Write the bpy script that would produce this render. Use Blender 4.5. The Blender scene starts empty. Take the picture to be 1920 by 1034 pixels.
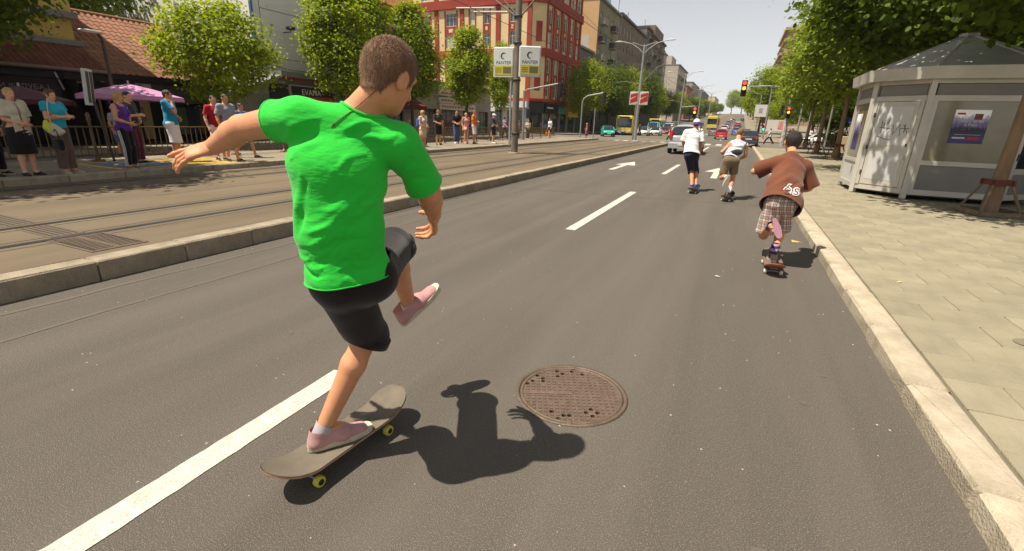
import bpy, bmesh, math, random
import numpy as np
from mathutils import Vector, Matrix, Quaternion

# ------------------------------------------------------------------ scene, camera, sky, sun, exposure
SC = bpy.context.scene
COL = SC.collection
random.seed(7)
RNG = np.random.default_rng(7)
R = math.radians

CAM_H = 1.6
# axes of the street in the camera frame (x right, y down, z ahead): street runs along +Y
_f = 880.0 / 1920.0
def _norm(v):
    v = np.array(v, float)
    return v / np.linalg.norm(v)
_d = _norm(((1388 - 960) / 880.0, (241 - 517) / 880.0, 1.0))
_h = np.array((math.cos(R(1.7)), math.sin(R(1.7)), 0.0))
_n = _norm(np.cross(_d, _h))
if _n[1] > 0:
    _n = -_n
_RC = np.array([np.cross(_d, _n), _d, _n])          # camera -> world
cam_data = bpy.data.cameras.new('camera')
cam_data.sensor_width = 36.0
cam_data.lens = 36.0 * _f
cam_data.clip_start = 0.05
cam_data.clip_end = 4000.0
cam = bpy.data.objects.new('camera', cam_data)
COL.objects.link(cam)
_cx, _cy, _cz = _RC[:, 0], -_RC[:, 1], -_RC[:, 2]
cam.matrix_world = Matrix(((_cx[0], _cy[0], _cz[0], 0.0), (_cx[1], _cy[1], _cz[1], 0.0),
                           (_cx[2], _cy[2], _cz[2], CAM_H), (0, 0, 0, 1)))
SC.camera = cam

SUN_DIR = Vector((0.33, 0.31, -1.0)).normalized()    # the way light travels
world = bpy.data.worlds.new('World')
SC.world = world
world.use_nodes = True
_wt = world.node_tree
_bg = _wt.nodes['Background']
_sky = _wt.nodes.new('ShaderNodeTexSky')
_sky.sky_type = 'NISHITA'
_sky.sun_disc = False
_sky.sun_elevation = math.asin(-SUN_DIR.z)
_sky.sun_rotation = math.atan2(-SUN_DIR.x, -SUN_DIR.y)
_sky.altitude = 100.0
_sky.air_density = 1.0
_sky.dust_density = 0.1
_sky.ozone_density = 1.0
_hs = _wt.nodes.new('ShaderNodeHueSaturation')
_hs.inputs['Saturation'].default_value = 0.16          # white midsummer haze
_hs.inputs['Value'].default_value = 1.0
_wt.links.new(_sky.outputs[0], _hs.inputs['Color'])
_wt.links.new(_hs.outputs[0], _bg.inputs['Color'])
_bg.inputs['Strength'].default_value = 0.082

sun_data = bpy.data.lights.new('sun', 'SUN')
sun_data.energy = 5.0
sun_data.angle = R(0.53)
sun_data.color = (1.0, 0.92, 0.79)
sun = bpy.data.objects.new('sun', sun_data)
COL.objects.link(sun)
sun.rotation_euler = SUN_DIR.to_track_quat('-Z', 'Y').to_euler()
sun.location = (-10, -10, 30)

SC.view_settings.view_transform = 'Standard'
SC.view_settings.look = 'None'
SC.view_settings.gamma = 1.0
SC.view_settings.use_curve_mapping = False
SC.view_settings.exposure = 0.62
SC.render.engine = 'CYCLES'
SC.cycles.use_denoising = True
SC.cycles.max_bounces = 6
SC.cycles.diffuse_bounces = 3
SC.cycles.glossy_bounces = 3
SC.cycles.transmission_bounces = 4
SC.cycles.transparent_max_bounces = 6
SC.cycles.caustics_reflective = False
SC.cycles.caustics_refractive = False

# ------------------------------------------------------------------ materials
_MATS = {}
def srgb(r, g, b):
    def c(v):
        v = v / 255.0
        return v / 12.92 if v <= 0.04045 else ((v + 0.055) / 1.055) ** 2.4
    return (c(r), c(g), c(b))

def mat(name, c1, c2=None, scale=6.0, rough=0.7, metal=0.0, bump=0.0, bscale=None, spec=0.4, stretch=(1, 1, 1),
        emit=None, emit_s=0.0, alpha=None, detail=4.0, objrand=0.0, island=0.0, coat=0.0, speck=None, trans=0.0,
        contrast=0.25, coords='Object', sheen=0.0, bflat=False):
    """Principled surface with noise-driven colour change, optional fine relief and speckle."""
    if name in _MATS:
        return _MATS[name]
    m = bpy.data.materials.new(name)
    m.use_nodes = True
    nt = m.node_tree
    b = nt.nodes['Principled BSDF']
    b.inputs['Roughness'].default_value = rough
    b.inputs['Metallic'].default_value = metal
    b.inputs['Specular IOR Level'].default_value = spec
    if coat:
        b.inputs['Coat Weight'].default_value = coat
        b.inputs['Coat Roughness'].default_value = 0.08
    if sheen:
        b.inputs['Sheen Weight'].default_value = sheen
        b.inputs['Sheen Roughness'].default_value = 0.5
    if trans:
        b.inputs['Transmission Weight'].default_value = trans
    c1 = tuple(c1[:3])
    if c2 is None:
        c2 = tuple(v * 0.86 for v in c1)
    tc = nt.nodes.new('ShaderNodeTexCoord')
    mp = nt.nodes.new('ShaderNodeMapping')
    mp.inputs['Scale'].default_value = stretch
    nt.links.new(tc.outputs[coords], mp.inputs['Vector'])
    nz = nt.nodes.new('ShaderNodeTexNoise')
    nz.inputs['Scale'].default_value = scale
    nz.inputs['Detail'].default_value = detail
    nz.inputs['Roughness'].default_value = 0.62
    nt.links.new(mp.outputs[0], nz.inputs['Vector'])
    rp = nt.nodes.new('ShaderNodeValToRGB')
    rp.color_ramp.elements[0].position = 0.5 - contrast
    rp.color_ramp.elements[1].position = 0.5 + contrast
    rp.color_ramp.elements[0].color = (*c2, 1)
    rp.color_ramp.elements[1].color = (*c1, 1)
    nt.links.new(nz.outputs['Fac'], rp.inputs['Fac'])
    col = rp.outputs['Color']
    if speck:
        sc_, amt, scol = speck
        n2 = nt.nodes.new('ShaderNodeTexNoise')
        n2.inputs['Scale'].default_value = sc_
        n2.inputs['Detail'].default_value = 2.0
        nt.links.new(tc.outputs[coords], n2.inputs['Vector'])
        r2 = nt.nodes.new('ShaderNodeValToRGB')
        r2.color_ramp.elements[0].position = 0.52
        r2.color_ramp.elements[1].position = 0.72
        r2.color_ramp.elements[0].color = (0, 0, 0, 1)
        r2.color_ramp.elements[1].color = (amt, amt, amt, 1)
        nt.links.new(n2.outputs['Fac'], r2.inputs['Fac'])
        mx = nt.nodes.new('ShaderNodeMix')
        mx.data_type = 'RGBA'
        nt.links.new(r2.outputs['Color'], mx.inputs['Factor'])
        nt.links.new(col, mx.inputs['A'])
        mx.inputs['B'].default_value = (*scol, 1)
        col = mx.outputs['Result']
    for amt, kind in ((objrand, 'o'), (island, 'i')):
        if amt:
            if kind == 'o':
                oi = nt.nodes.new('ShaderNodeObjectInfo')
                rnd = oi.outputs['Random']
            else:
                gi = nt.nodes.new('ShaderNodeNewGeometry')
                rnd = gi.outputs['Random Per Island']
            mr = nt.nodes.new('ShaderNodeMapRange')
            mr.inputs['To Min'].default_value = 1.0 - amt
            mr.inputs['To Max'].default_value = 1.0 + amt
            nt.links.new(rnd, mr.inputs['Value'])
            hv = nt.nodes.new('ShaderNodeHueSaturation')
            nt.links.new(mr.outputs[0], hv.inputs['Value'])
            nt.links.new(col, hv.inputs['Color'])
            col = hv.outputs['Color']
    nt.links.new(col, b.inputs['Base Color'])
    if bump:
        n3 = nt.nodes.new('ShaderNodeTexNoise')
        n3.inputs['Scale'].default_value = bscale or scale * 8
        n3.inputs['Detail'].default_value = 3.0
        nt.links.new(tc.outputs[coords] if bflat else mp.outputs[0], n3.inputs['Vector'])
        bp = nt.nodes.new('ShaderNodeBump')
        bp.inputs['Strength'].default_value = bump
        bp.inputs['Distance'].default_value = 0.02
        nt.links.new(n3.outputs['Fac'], bp.inputs['Height'])
        nt.links.new(bp.outputs[0], b.inputs['Normal'])
    if emit:
        b.inputs['Emission Color'].default_value = (*emit, 1)
        b.inputs['Emission Strength'].default_value = emit_s
    if alpha is not None:
        b.inputs['Alpha'].default_value = alpha
    _MATS[name] = m
    return m

def cloth(name, c, c2=None, **k):
    kw = dict(scale=7, rough=0.85, bump=0.12, bscale=260, spec=0.15, sheen=0.15, contrast=0.3)
    kw.update(k)
    return mat(name, c, c2 or tuple(v * 0.88 for v in c), **kw)

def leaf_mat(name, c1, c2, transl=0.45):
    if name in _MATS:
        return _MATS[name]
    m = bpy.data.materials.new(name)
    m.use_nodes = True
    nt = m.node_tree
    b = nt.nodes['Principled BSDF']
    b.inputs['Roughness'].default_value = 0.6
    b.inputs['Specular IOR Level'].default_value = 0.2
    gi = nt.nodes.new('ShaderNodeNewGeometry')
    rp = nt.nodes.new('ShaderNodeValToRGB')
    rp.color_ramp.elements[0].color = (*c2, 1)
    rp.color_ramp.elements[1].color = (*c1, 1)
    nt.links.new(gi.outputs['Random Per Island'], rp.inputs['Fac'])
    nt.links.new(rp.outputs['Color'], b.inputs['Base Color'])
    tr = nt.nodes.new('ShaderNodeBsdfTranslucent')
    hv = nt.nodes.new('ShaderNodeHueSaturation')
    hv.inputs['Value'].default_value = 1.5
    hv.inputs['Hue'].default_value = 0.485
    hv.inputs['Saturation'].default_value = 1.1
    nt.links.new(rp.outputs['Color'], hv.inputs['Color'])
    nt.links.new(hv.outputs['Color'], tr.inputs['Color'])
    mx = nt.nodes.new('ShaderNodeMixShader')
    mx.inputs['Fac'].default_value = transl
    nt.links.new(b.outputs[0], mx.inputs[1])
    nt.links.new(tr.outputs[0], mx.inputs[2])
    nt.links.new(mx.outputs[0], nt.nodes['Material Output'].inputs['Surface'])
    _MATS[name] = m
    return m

# ------------------------------------------------------------------ objects
def tag(o, label=None, cat=None, group=None, kind=None):
    if label: o['label'] = label
    if cat: o['category'] = cat
    if group: o['group'] = group
    if kind: o['kind'] = kind
    return o

def empty(name, loc=(0, 0, 0), rz=0.0, label=None, cat=None, group=None):
    o = bpy.data.objects.new(name, None)
    o.empty_display_size = 0.1
    COL.objects.link(o)
    o.location = loc
    o.rotation_euler = (0, 0, rz)
    return tag(o, label, cat, group)

def obj(name, me, parent=None, loc=None, rot=None, scale=None):
    o = bpy.data.objects.new(name, me)
    COL.objects.link(o)
    if parent is not None:
        o.parent = parent
    if loc is not None: o.location = loc
    if rot is not None: o.rotation_euler = rot
    if scale is not None: o.scale = scale if hasattr(scale, '__len__') else (scale,) * 3
    return o

def mesh(name, verts, faces, m=None, smooth=False, mi=None):
    me = bpy.data.meshes.new(name)
    me.from_pydata([tuple(v) for v in verts], [], [tuple(f) for f in faces])
    if m is not None:
        for x in (m if isinstance(m, (list, tuple)) else [m]):
            me.materials.append(x)
    if mi is not None:
        me.polygons.foreach_set('material_index', np.array(mi, dtype=np.int32))
    if smooth:
        me.polygons.foreach_set('use_smooth', np.ones(len(me.polygons), dtype=bool))
    me.update()
    return me

class MB:
    """Collects boxes, tubes, prisms; build() links them as one mesh object."""
    def __init__(self):
        self.v, self.f, self.mi, self.sm = [], [], [], []
        self.cur = 0
    def add(self, verts, faces, smooth=False):
        n = len(self.v)
        self.v += [tuple(v) for v in verts]
        self.f += [tuple(i + n for i in f) for f in faces]
        self.mi += [self.cur] * len(faces)
        self.sm += [smooth] * len(faces)
        return self
    def box(self, x0, x1, y0, y1, z0, z1, M=None):
        v = [(x, y, z) for z in (z0, z1) for y in (y0, y1) for x in (x0, x1)]
        f = [(0, 2, 3, 1), (4, 5, 7, 6), (0, 1, 5, 4), (2, 6, 7, 3), (0, 4, 6, 2), (1, 3, 7, 5)]
        if M is not None:
            v = [M @ Vector(p) for p in v]
        return self.add(v, f)
    def bevbox(self, x0, x1, y0, y1, z0, z1, b=0.01, M=None):
        """Box with chamfered top and vertical edges."""
        vs, fs = [], []
        def ring(ix, z):
            return [(x0 + ix, y0, z), (x1 - ix, y0, z), (x1, y0 + ix, z), (x1, y1 - ix, z),
                    (x1 - ix, y1, z), (x0 + ix, y1, z), (x0, y1 - ix, z), (x0, y0 + ix, z)]
        r0 = ring(b, z0); r1 = ring(b, z1 - b)
        r2 = [(min(max(x, x0 + b), x1 - b), min(max(y, y0 + b), y1 - b), z1) for x, y, z in ring(b, z1)]
        vs = r0 + r1 + r2
        for k in range(2):
            for i in range(8):
                j = (i + 1) % 8
                fs.append((k * 8 + i, k * 8 + j, k * 8 + 8 + j, k * 8 + 8 + i))
        fs.append(tuple(16 + i for i in (0, 1, 3, 5)) if False else tuple(16 + i for i in range(8)))
        if M is not None:
            vs = [M @ Vector(p) for p in vs]
        return self.add(vs, fs)
    def tube(self, pts, r, n=8, caps=True, smooth=True):
        pts = [Vector(p) for p in pts]
        rs = r if hasattr(r, '__len__') else [r] * len(pts)
        vs, fs = [], []
        up = None
        for i, p in enumerate(pts):
            t = (pts[min(i + 1, len(pts) - 1)] - pts[max(i - 1, 0)]).normalized()
            if up is None:
                up = Vector((0, 0, 1)) if abs(t.z) < 0.9 else Vector((1, 0, 0))
            s = t.cross(up).normalized()
            up = s.cross(t).normalized()
            for k in range(n):
                a = 2 * math.pi * k / n
                vs.append(p + (s * math.cos(a) + up * math.sin(a)) * rs[i])
        for i in range(len(pts) - 1):
            for k in range(n):
                k2 = (k + 1) % n
                fs.append((i * n + k, i * n + k2, (i + 1) * n + k2, (i + 1) * n + k))
        self.add(vs, [tuple(reversed(f)) for f in fs], smooth)
        if caps:
            self.add(vs[:n], [tuple(range(n))])
            self.add(vs[-n:], [tuple(reversed(range(n)))])
        return self
    def lathe(self, prof, n=20, M=None, smooth=True, a0=0.0, a1=2 * math.pi):
        vs, fs = [], []
        full = abs(a1 - a0 - 2 * math.pi) < 1e-6
        m = n if full else n + 1
        for (r, z) in prof:
            for k in range(m):
                a = a0 + (a1 - a0) * k / n
                vs.append(Vector((r * math.cos(a), r * math.sin(a), z)))
        for i in range(len(prof) - 1):
            for k in range(n):
                k2 = (k + 1) % m
                fs.append((i * m + k, i * m + k2, (i + 1) * m + k2, (i + 1) * m + k))
        if M is not None:
            vs = [M @ v for v in vs]
        return self.add(vs, fs, smooth)
    def prism(self, poly, z0, z1, M=None):
        n = len(poly)
        vs = [Vector((x, y, z0)) for x, y in poly] + [Vector((x, y, z1)) for x, y in poly]
        fs = [tuple(reversed(range(n))), tuple(range(n, 2 * n))]
        for i in range(n):
            j = (i + 1) % n
            fs.append((i, j, n + j, n + i))
        if M is not None:
            vs = [M @ v for v in vs]
        return self.add(vs, fs)
    def data(self, name, m):
        me = mesh(name, self.v, self.f, m, mi=self.mi)
        me.polygons.foreach_set('use_smooth', np.array(self.sm, dtype=bool))
        return me
    def build(self, name, m, parent=None, loc=None, rot=None, scale=None):
        return obj(name, self.data(name, m), parent, loc, rot, scale)

def copy_tree(o, parent=None):
    c = o.copy()
    COL.objects.link(c)
    c.parent = parent
    for ch in list(o.children):
        copy_tree(ch, c)
    return c

def text_obj(name, txt, size, m, parent, loc, rot, extrude=0.002, align='CENTER'):
    """Lettering as a real mesh."""
    cu = bpy.data.curves.new(name, 'FONT')
    cu.body = txt
    cu.size = size
    cu.extrude = extrude
    cu.align_x = align
    cu.align_y = 'CENTER'
    cu.resolution_u = 3
    tmp = bpy.data.objects.new(name + '_tmp', cu)
    COL.objects.link(tmp)
    dg = bpy.context.evaluated_depsgraph_get()
    me = bpy.data.meshes.new_from_object(tmp.evaluated_get(dg))
    bpy.data.objects.remove(tmp)
    bpy.data.curves.remove(cu)
    me.materials.clear()
    me.materials.append(m)
    return obj(name, me, parent, loc, rot)

# ------------------------------------------------------------------ implicit bodies: smooth unions of tapered limbs, meshed with surface nets
def V3(*a):
    return np.array(a, float)

class Field:
    def __init__(self, lo, hi, res):
        self.lo = np.array(lo, float) - 3 * res
        self.res = res
        self.n = np.ceil((np.array(hi, float) + 3 * res - self.lo) / res).astype(int) + 1
        self.F = np.full(self.n, 0.5, dtype=np.float32)
    def _slice(self, lo, hi):
        a = np.clip(np.floor((lo - self.lo) / self.res).astype(int), 0, self.n - 1)
        b = np.clip(np.ceil((hi - self.lo) / self.res).astype(int) + 1, 1, self.n)
        ax = [self.lo[i] + self.res * np.arange(a[i], b[i]) for i in range(3)]
        return (slice(a[0], b[0]), slice(a[1], b[1]), slice(a[2], b[2])), ax
    def _merge(self, sl, d, k, sub=False):
        F = self.F[sl]
        d = d.astype(np.float32)
        if sub:
            self.F[sl] = np.maximum(F, -d)
            return
        if k > 0:
            h = np.maximum(k - np.abs(F - d), 0) / k
            self.F[sl] = np.minimum(F, d) - h * h * (k * 0.25)
        else:
            self.F[sl] = np.minimum(F, d)
    def cone(self, a, b, ra, rb, k=0.02, side=None, flat=1.0, sub=False):
        """Tapered capsule; with side given, the section is an ellipse: ra along side, ra*flat across."""
        a = np.array(a, float); b = np.array(b, float)
        m = max(ra, rb) + k + 2 * self.res
        sl, ax = self._slice(np.minimum(a, b) - m, np.maximum(a, b) + m)
        if min(len(x) for x in ax) < 1:
            return self
        x = ax[0][:, None, None]; y = ax[1][None, :, None]; z = ax[2][None, None, :]
        ab = b - a
        L2 = max(ab @ ab, 1e-12)
        t = np.clip(((x - a[0]) * ab[0] + (y - a[1]) * ab[1] + (z - a[2]) * ab[2]) / L2, 0, 1)
        px = x - (a[0] + t * ab[0]); py = y - (a[1] + t * ab[1]); pz = z - (a[2] + t * ab[2])
        r = ra + (rb - ra) * t
        if side is None:
            d = np.sqrt(px * px + py * py + pz * pz) - r
        else:
            s = np.array(side, float)
            u = ab / math.sqrt(L2)
            s = s - u * (s @ u); s /= np.linalg.norm(s)
            w = np.cross(u, s)
            ps = px * s[0] + py * s[1] + pz * s[2]
            pw = (px * w[0] + py * w[1] + pz * w[2]) / flat
            pu = (px * u[0] + py * u[1] + pz * u[2]) / min(flat, 1.0)
            q = np.sqrt(ps * ps + pw * pw + pu * pu)
            d = (q - r) * min(flat, 1.0) if flat < 1 else (q - r)
            # true distance is nearer along the thin axis only; blend for a smoother blend zone
        self._merge(sl, d, k, sub)
        return self
    def ell(self, c, rad, k=0.02, M=None, sub=False):
        c = np.array(c, float); rad = np.array(rad, float)
        m = rad.max() + k + 2 * self.res
        sl, ax = self._slice(c - m, c + m)
        x = ax[0][:, None, None] - c[0]; y = ax[1][None, :, None] - c[1]; z = ax[2][None, None, :] - c[2]
        if M is None:
            a, b_, c_ = x / rad[0], y / rad[1], z / rad[2]
            a2, b2, c2 = a / rad[0], b_ / rad[1], c_ / rad[2]
        else:
            M = np.array(M, float)      # rows: local axes in world
            lx = x * M[0, 0] + y * M[0, 1] + z * M[0, 2]
            ly = x * M[1, 0] + y * M[1, 1] + z * M[1, 2]
            lz = x * M[2, 0] + y * M[2, 1] + z * M[2, 2]
            a, b_, c_ = lx / rad[0], ly / rad[1], lz / rad[2]
            a2, b2, c2 = a / rad[0], b_ / rad[1], c_ / rad[2]
        k0 = np.sqrt(a * a + b_ * b_ + c_ * c_)
        k1 = np.sqrt(a2 * a2 + b2 * b2 + c2 * c2)
        d = k0 * (k0 - 1.0) / np.maximum(k1, 1e-6)
        self._merge(sl, d, k, sub)
        return self
    def grid(self):
        return [self.lo[i] + self.res * np.arange(self.n[i]) for i in range(3)]
    def mesh(self):
        """Naive surface nets -> verts (N,3), quads (M,4)."""
        F = self.F
        ins = F < 0
        n = F.shape
        c = np.zeros((n[0] - 1, n[1] - 1, n[2] - 1), dtype=np.uint8)
        corners = [(i, j, k) for i in (0, 1) for j in (0, 1) for k in (0, 1)]
        for (i, j, k) in corners:
            c += ins[i:n[0] - 1 + i, j:n[1] - 1 + j, k:n[2] - 1 + k]
        act = (c > 0) & (c < 8)
        idx = np.argwhere(act)
        ids = np.full(act.shape, -1, dtype=np.int64)
        ids[act] = np.arange(len(idx))
        P = np.zeros((len(idx), 3)); W = np.zeros(len(idx))
        vals = {}
        for q in corners:
            vals[q] = F[idx[:, 0] + q[0], idx[:, 1] + q[1], idx[:, 2] + q[2]].astype(float)
        for a in corners:
            for ax in range(3):
                if a[ax] == 0:
                    b = list(a); b[ax] = 1; b = tuple(b)
                    va, vb = vals[a], vals[b]
                    s = (va < 0) != (vb < 0)
                    t = np.where(s, va / np.where(np.abs(va - vb) < 1e-12, 1, va - vb), 0)
                    for d in range(3):
                        P[:, d] += np.where(s, a[d] + (t if d == ax else 0), 0)
                    W += s
        P = P / W[:, None]
        verts = self.lo + (idx + P) * self.res
        quads = []
        for ax in range(3):
            o1, o2 = (ax + 1) % 3, (ax + 2) % 3
            s0 = [slice(None)] * 3; s1 = [slice(None)] * 3
            s0[ax] = slice(0, n[ax] - 1); s1[ax] = slice(1, n[ax])
            for o in (o1, o2):
                s0[o] = slice(1, n[o] - 1); s1[o] = slice(1, n[o] - 1)
            A = ins[tuple(s0)]; B = ins[tuple(s1)]
            e = np.argwhere(A != B)
            if len(e) == 0:
                continue
            flip = A[e[:, 0], e[:, 1], e[:, 2]]
            e = e.copy()
            for o in (o1, o2):
                e[:, o] += 1
            def cell(d1, d2):
                q = e.copy(); q[:, o1] += d1; q[:, o2] += d2
                return ids[q[:, 0], q[:, 1], q[:, 2]]
            a, b, c_, d = cell(-1, -1), cell(0, -1), cell(0, 0), cell(-1, 0)
            Q = np.stack([a, b, c_, d], 1)
            Q[~flip] = Q[~flip][:, ::-1]
            quads.append(Q)
        Q = np.concatenate(quads) if quads else np.zeros((0, 4), int)
        Q = Q[(Q >= 0).all(1)]
        return verts, Q

def relax(verts, quads, it=1, w=0.5):
    """Light smoothing of a quad mesh."""
    e = np.concatenate([quads[:, [0, 1]], quads[:, [1, 2]], quads[:, [2, 3]], quads[:, [3, 0]]])
    for _ in range(it):
        s = np.zeros_like(verts); c = np.zeros(len(verts))
        np.add.at(s, e[:, 0], verts[e[:, 1]]); np.add.at(c, e[:, 0], 1)
        np.add.at(s, e[:, 1], verts[e[:, 0]]); np.add.at(c, e[:, 1], 1)
        verts = verts * (1 - w) + w * s / np.maximum(c, 1)[:, None]
    return verts

def clip_mesh(verts, quads, c):
    """Keep the side c <= 0 of a quad mesh, cutting faces cleanly."""
    keep = (c[quads] <= 0)
    full = keep.all(1)
    faces = [tuple(q) for q in quads[full]]
    part = quads[keep.any(1) & ~full]
    V = [v for v in verts]
    cut = {}
    def edge(i, j):
        key = (i, j) if i < j else (j, i)
        if key not in cut:
            a, b = key
            t = c[a] / (c[a] - c[b])
            cut[key] = len(V)
            V.append(verts[a] + (verts[b] - verts[a]) * t)
        return cut[key]
    for q in part:
        poly = []
        for k in range(4):
            i, j = int(q[k]), int(q[(k + 1) % 4])
            if c[i] <= 0:
                poly.append(i)
            if (c[i] <= 0) != (c[j] <= 0):
                poly.append(edge(i, j))
        if len(poly) >= 3:
            faces.append(tuple(poly))
    used = sorted({i for f in faces for i in f})
    mp = {u: i for i, u in enumerate(used)}
    return np.array([V[u] for u in used]), [tuple(mp[i] for i in f) for f in faces]

def wob(P, seed, scale, n=6):
    """Cheap smooth noise in [-1, 1] at points P (N,3)."""
    r = np.random.default_rng(seed)
    s = np.zeros(P.shape[:-1])
    for _ in range(n):
        d = r.normal(size=3); d /= np.linalg.norm(d)
        s = s + np.sin((P @ d) * scale * r.uniform(0.6, 1.6) + r.uniform(0, 6.28))
    return s / n * 1.6

# ------------------------------------------------------------------ the setting: ground, roads, tram bed, kerbs, pavements
def zg(y):
    """Street level: flat here, climbing gently beyond the crossing."""
    t = max(0.0, min(y, 700.0) - 85.0)
    return 0.034 * t * t / (t + 40.0)

M_ASPHALT = mat('asphalt', srgb(97, 90, 82), srgb(76, 71, 65), scale=1.1, rough=0.84, bump=0.6, bscale=170, spec=0.3,
                stretch=(1.0, 0.10, 1.0), speck=(170.0, 0.75, srgb(142, 132, 118)), detail=8.0, contrast=0.28, bflat=True)
def _aggregate(m):
    """Dark and pale stone chips, plus worn wheel tracks along the lanes."""
    nt = m.node_tree; b = nt.nodes['Principled BSDF']
    col = b.inputs['Base Color'].links[0].from_socket
    tc = nt.nodes.new('ShaderNodeTexCoord')
    for sc, lo, hi, c, f, st in ((300, 0.56, 0.66, srgb(52, 47, 42), 0.8, (1, 1, 1)), (120, 0.62, 0.72, srgb(160, 148, 130), 0.5, (1, 1, 1)), (2.2, 0.48, 0.75, srgb(122, 113, 102), 0.2, (1, 0.03, 1)), (0.7, 0.55, 0.8, srgb(78, 70, 62), 0.5, (1, 0.35, 1))):
        mp = nt.nodes.new('ShaderNodeMapping'); mp.inputs['Scale'].default_value = st
        nt.links.new(tc.outputs['Object'], mp.inputs['Vector'])
        n = nt.nodes.new('ShaderNodeTexNoise'); n.inputs['Scale'].default_value = sc; n.inputs['Detail'].default_value = 3
        nt.links.new(mp.outputs[0], n.inputs['Vector'])
        mr = nt.nodes.new('ShaderNodeMapRange'); mr.inputs['From Min'].default_value = lo; mr.inputs['From Max'].default_value = hi; mr.inputs['To Max'].default_value = f
        nt.links.new(n.outputs['Fac'], mr.inputs['Value'])
        mx = nt.nodes.new('ShaderNodeMix'); mx.data_type = 'RGBA'
        nt.links.new(mr.outputs[0], mx.inputs['Factor']); nt.links.new(col, mx.inputs['A']); mx.inputs['B'].default_value = (*c, 1)
        col = mx.outputs['Result']
    nt.links.new(col, b.inputs['Base Color'])
_aggregate(M_ASPHALT)
M_ASPHALT2 = mat('asphalt_far_lane', srgb(118, 110, 100), srgb(100, 94, 86), scale=0.8, rough=0.88, bump=0.2, bscale=90, spec=0.2,
                 stretch=(1, 0.2, 1), bflat=True)
M_TRAMBED = mat('tram_bed_surface', srgb(118, 104, 84), srgb(94, 83, 68), scale=1.4, rough=0.9, bump=0.3, bscale=120, spec=0.2,
                stretch=(1.0, 0.22, 1.0), speck=(160.0, 0.4, srgb(80, 72, 62)), detail=6.0, bflat=True)
M_KERB = mat('kerb_concrete', srgb(166, 153, 132), srgb(128, 117, 100), scale=5.0, rough=0.9, bump=0.45, bscale=60, spec=0.2, objrand=0.08,
             speck=(90.0, 0.5, srgb(110, 101, 88)))
M_KERBR = mat('kerb_pale_stone', srgb(186, 173, 152), srgb(146, 134, 114), scale=5.0, rough=0.88, bump=0.45, bscale=60, spec=0.2, objrand=0.06,
              speck=(80.0, 0.25, srgb(130, 120, 104)))
M_SLAB = mat('paving_slab_stone', srgb(146, 137, 115), srgb(128, 120, 101), scale=3.0, rough=0.88, bump=0.3, bscale=90, spec=0.2, objrand=0.09,
             speck=(120.0, 0.45, srgb(118, 109, 86)))
M_JOINT = mat('paving_joint', srgb(110, 103, 88), rough=0.95, scale=10)
M_PLAT = mat('platform_surface', srgb(142, 130, 112), srgb(118, 108, 93), scale=2.0, rough=0.9, bump=0.25, bscale=80, spec=0.2)
M_PAINT = mat('road_paint_white', srgb(204, 197, 184), srgb(178, 171, 158), scale=14.0, rough=0.75, bump=0.25, bscale=140, spec=0.3,
              speck=(130.0, 0.8, srgb(138, 130, 118)), contrast=0.2)
M_YELLOW = mat('platform_paint_yellow', srgb(214, 172, 40), srgb(188, 148, 40), scale=8, rough=0.7)
M_BLUE = mat('platform_paint_blue', srgb(86, 110, 142), srgb(74, 94, 124), scale=8, rough=0.7)
M_STEEL = mat('rail_steel', srgb(120, 122, 128), srgb(82, 80, 78), scale=3, rough=0.35, metal=0.7, stretch=(1, 0.1, 1))
M_GROOVE = mat('rail_groove', srgb(52, 44, 36), srgb(40, 34, 29), rough=0.9)
M_IRON = mat('cast_iron', srgb(118, 101, 86), srgb(88, 74, 62), scale=12, rough=0.6, metal=0.35, bump=0.3, bscale=120)
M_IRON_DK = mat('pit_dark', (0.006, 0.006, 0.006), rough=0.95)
M_GROUND = mat('ground_earth', srgb(120, 112, 96), srgb(98, 92, 78), scale=0.05, rough=0.95)

def strip(name, x0, x1, ys, m, dz=0.0, parent=None, nx=1):
    vs, fs = [], []
    xs = [x0 + (x1 - x0) * i / nx for i in range(nx + 1)]
    for y in ys:
        for x in xs:
            vs.append((x, y, zg(y) + dz))
    n = nx + 1
    for i in range(len(ys) - 1):
        for k in range(nx):
            fs.append((i * n + k, i * n + k + 1, (i + 1) * n + k + 1, (i + 1) * n + k))
    return obj(name, mesh(name, vs, fs, m), parent)

_far = [85, 95, 105, 120, 140, 165, 200, 240, 300, 380, 480, 620, 800, 1000]
tag(strip('ground', -900, 900, [-120, -20, 0, 45, 66] + _far + [1400, 2200], M_GROUND, -0.06, nx=8), kind='structure')
# the carriageway, with a round opening for the manhole
MHX, MHY, MHR = -0.70, 2.49, 0.343
def _road_mesh():
    vs, fs = [], []
    def rect(x0, x1, y0, y1):
        n = len(vs)
        vs.extend([(x0, y0, zg(y0)), (x1, y0, zg(y0)), (x1, y1, zg(y1)), (x0, y1, zg(y1))]); fs.append((n, n + 1, n + 2, n + 3))
    h = 0.6
    rect(-5.47, 1.2, -14, MHY - h); rect(-5.47, MHX - h, MHY - h, MHY + h); rect(MHX + h, 1.2, MHY - h, MHY + h)
    ys = [MHY + h, 20, 44, 66] + _far
    for a, b in zip(ys, ys[1:]):
        rect(-5.47, 1.2, a, b)
    n0 = len(vs); N = 64
    for i in range(N):
        t = 2 * math.pi * i / N
        c, s_ = math.cos(t), math.sin(t)
        k = h / max(abs(c), abs(s_))
        vs.append((MHX + MHR * c, MHY + MHR * s_, 0)); vs.append((MHX + k * c, MHY + k * s_, 0))
    for i in range(N):
        j = (i + 1) % N
        fs.append((n0 + 2 * i, n0 + 2 * i + 1, n0 + 2 * j + 1, n0 + 2 * j))
    return mesh('road', vs, fs, M_ASPHALT)
road = tag(obj('road', _road_mesh()), kind='structure')
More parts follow.
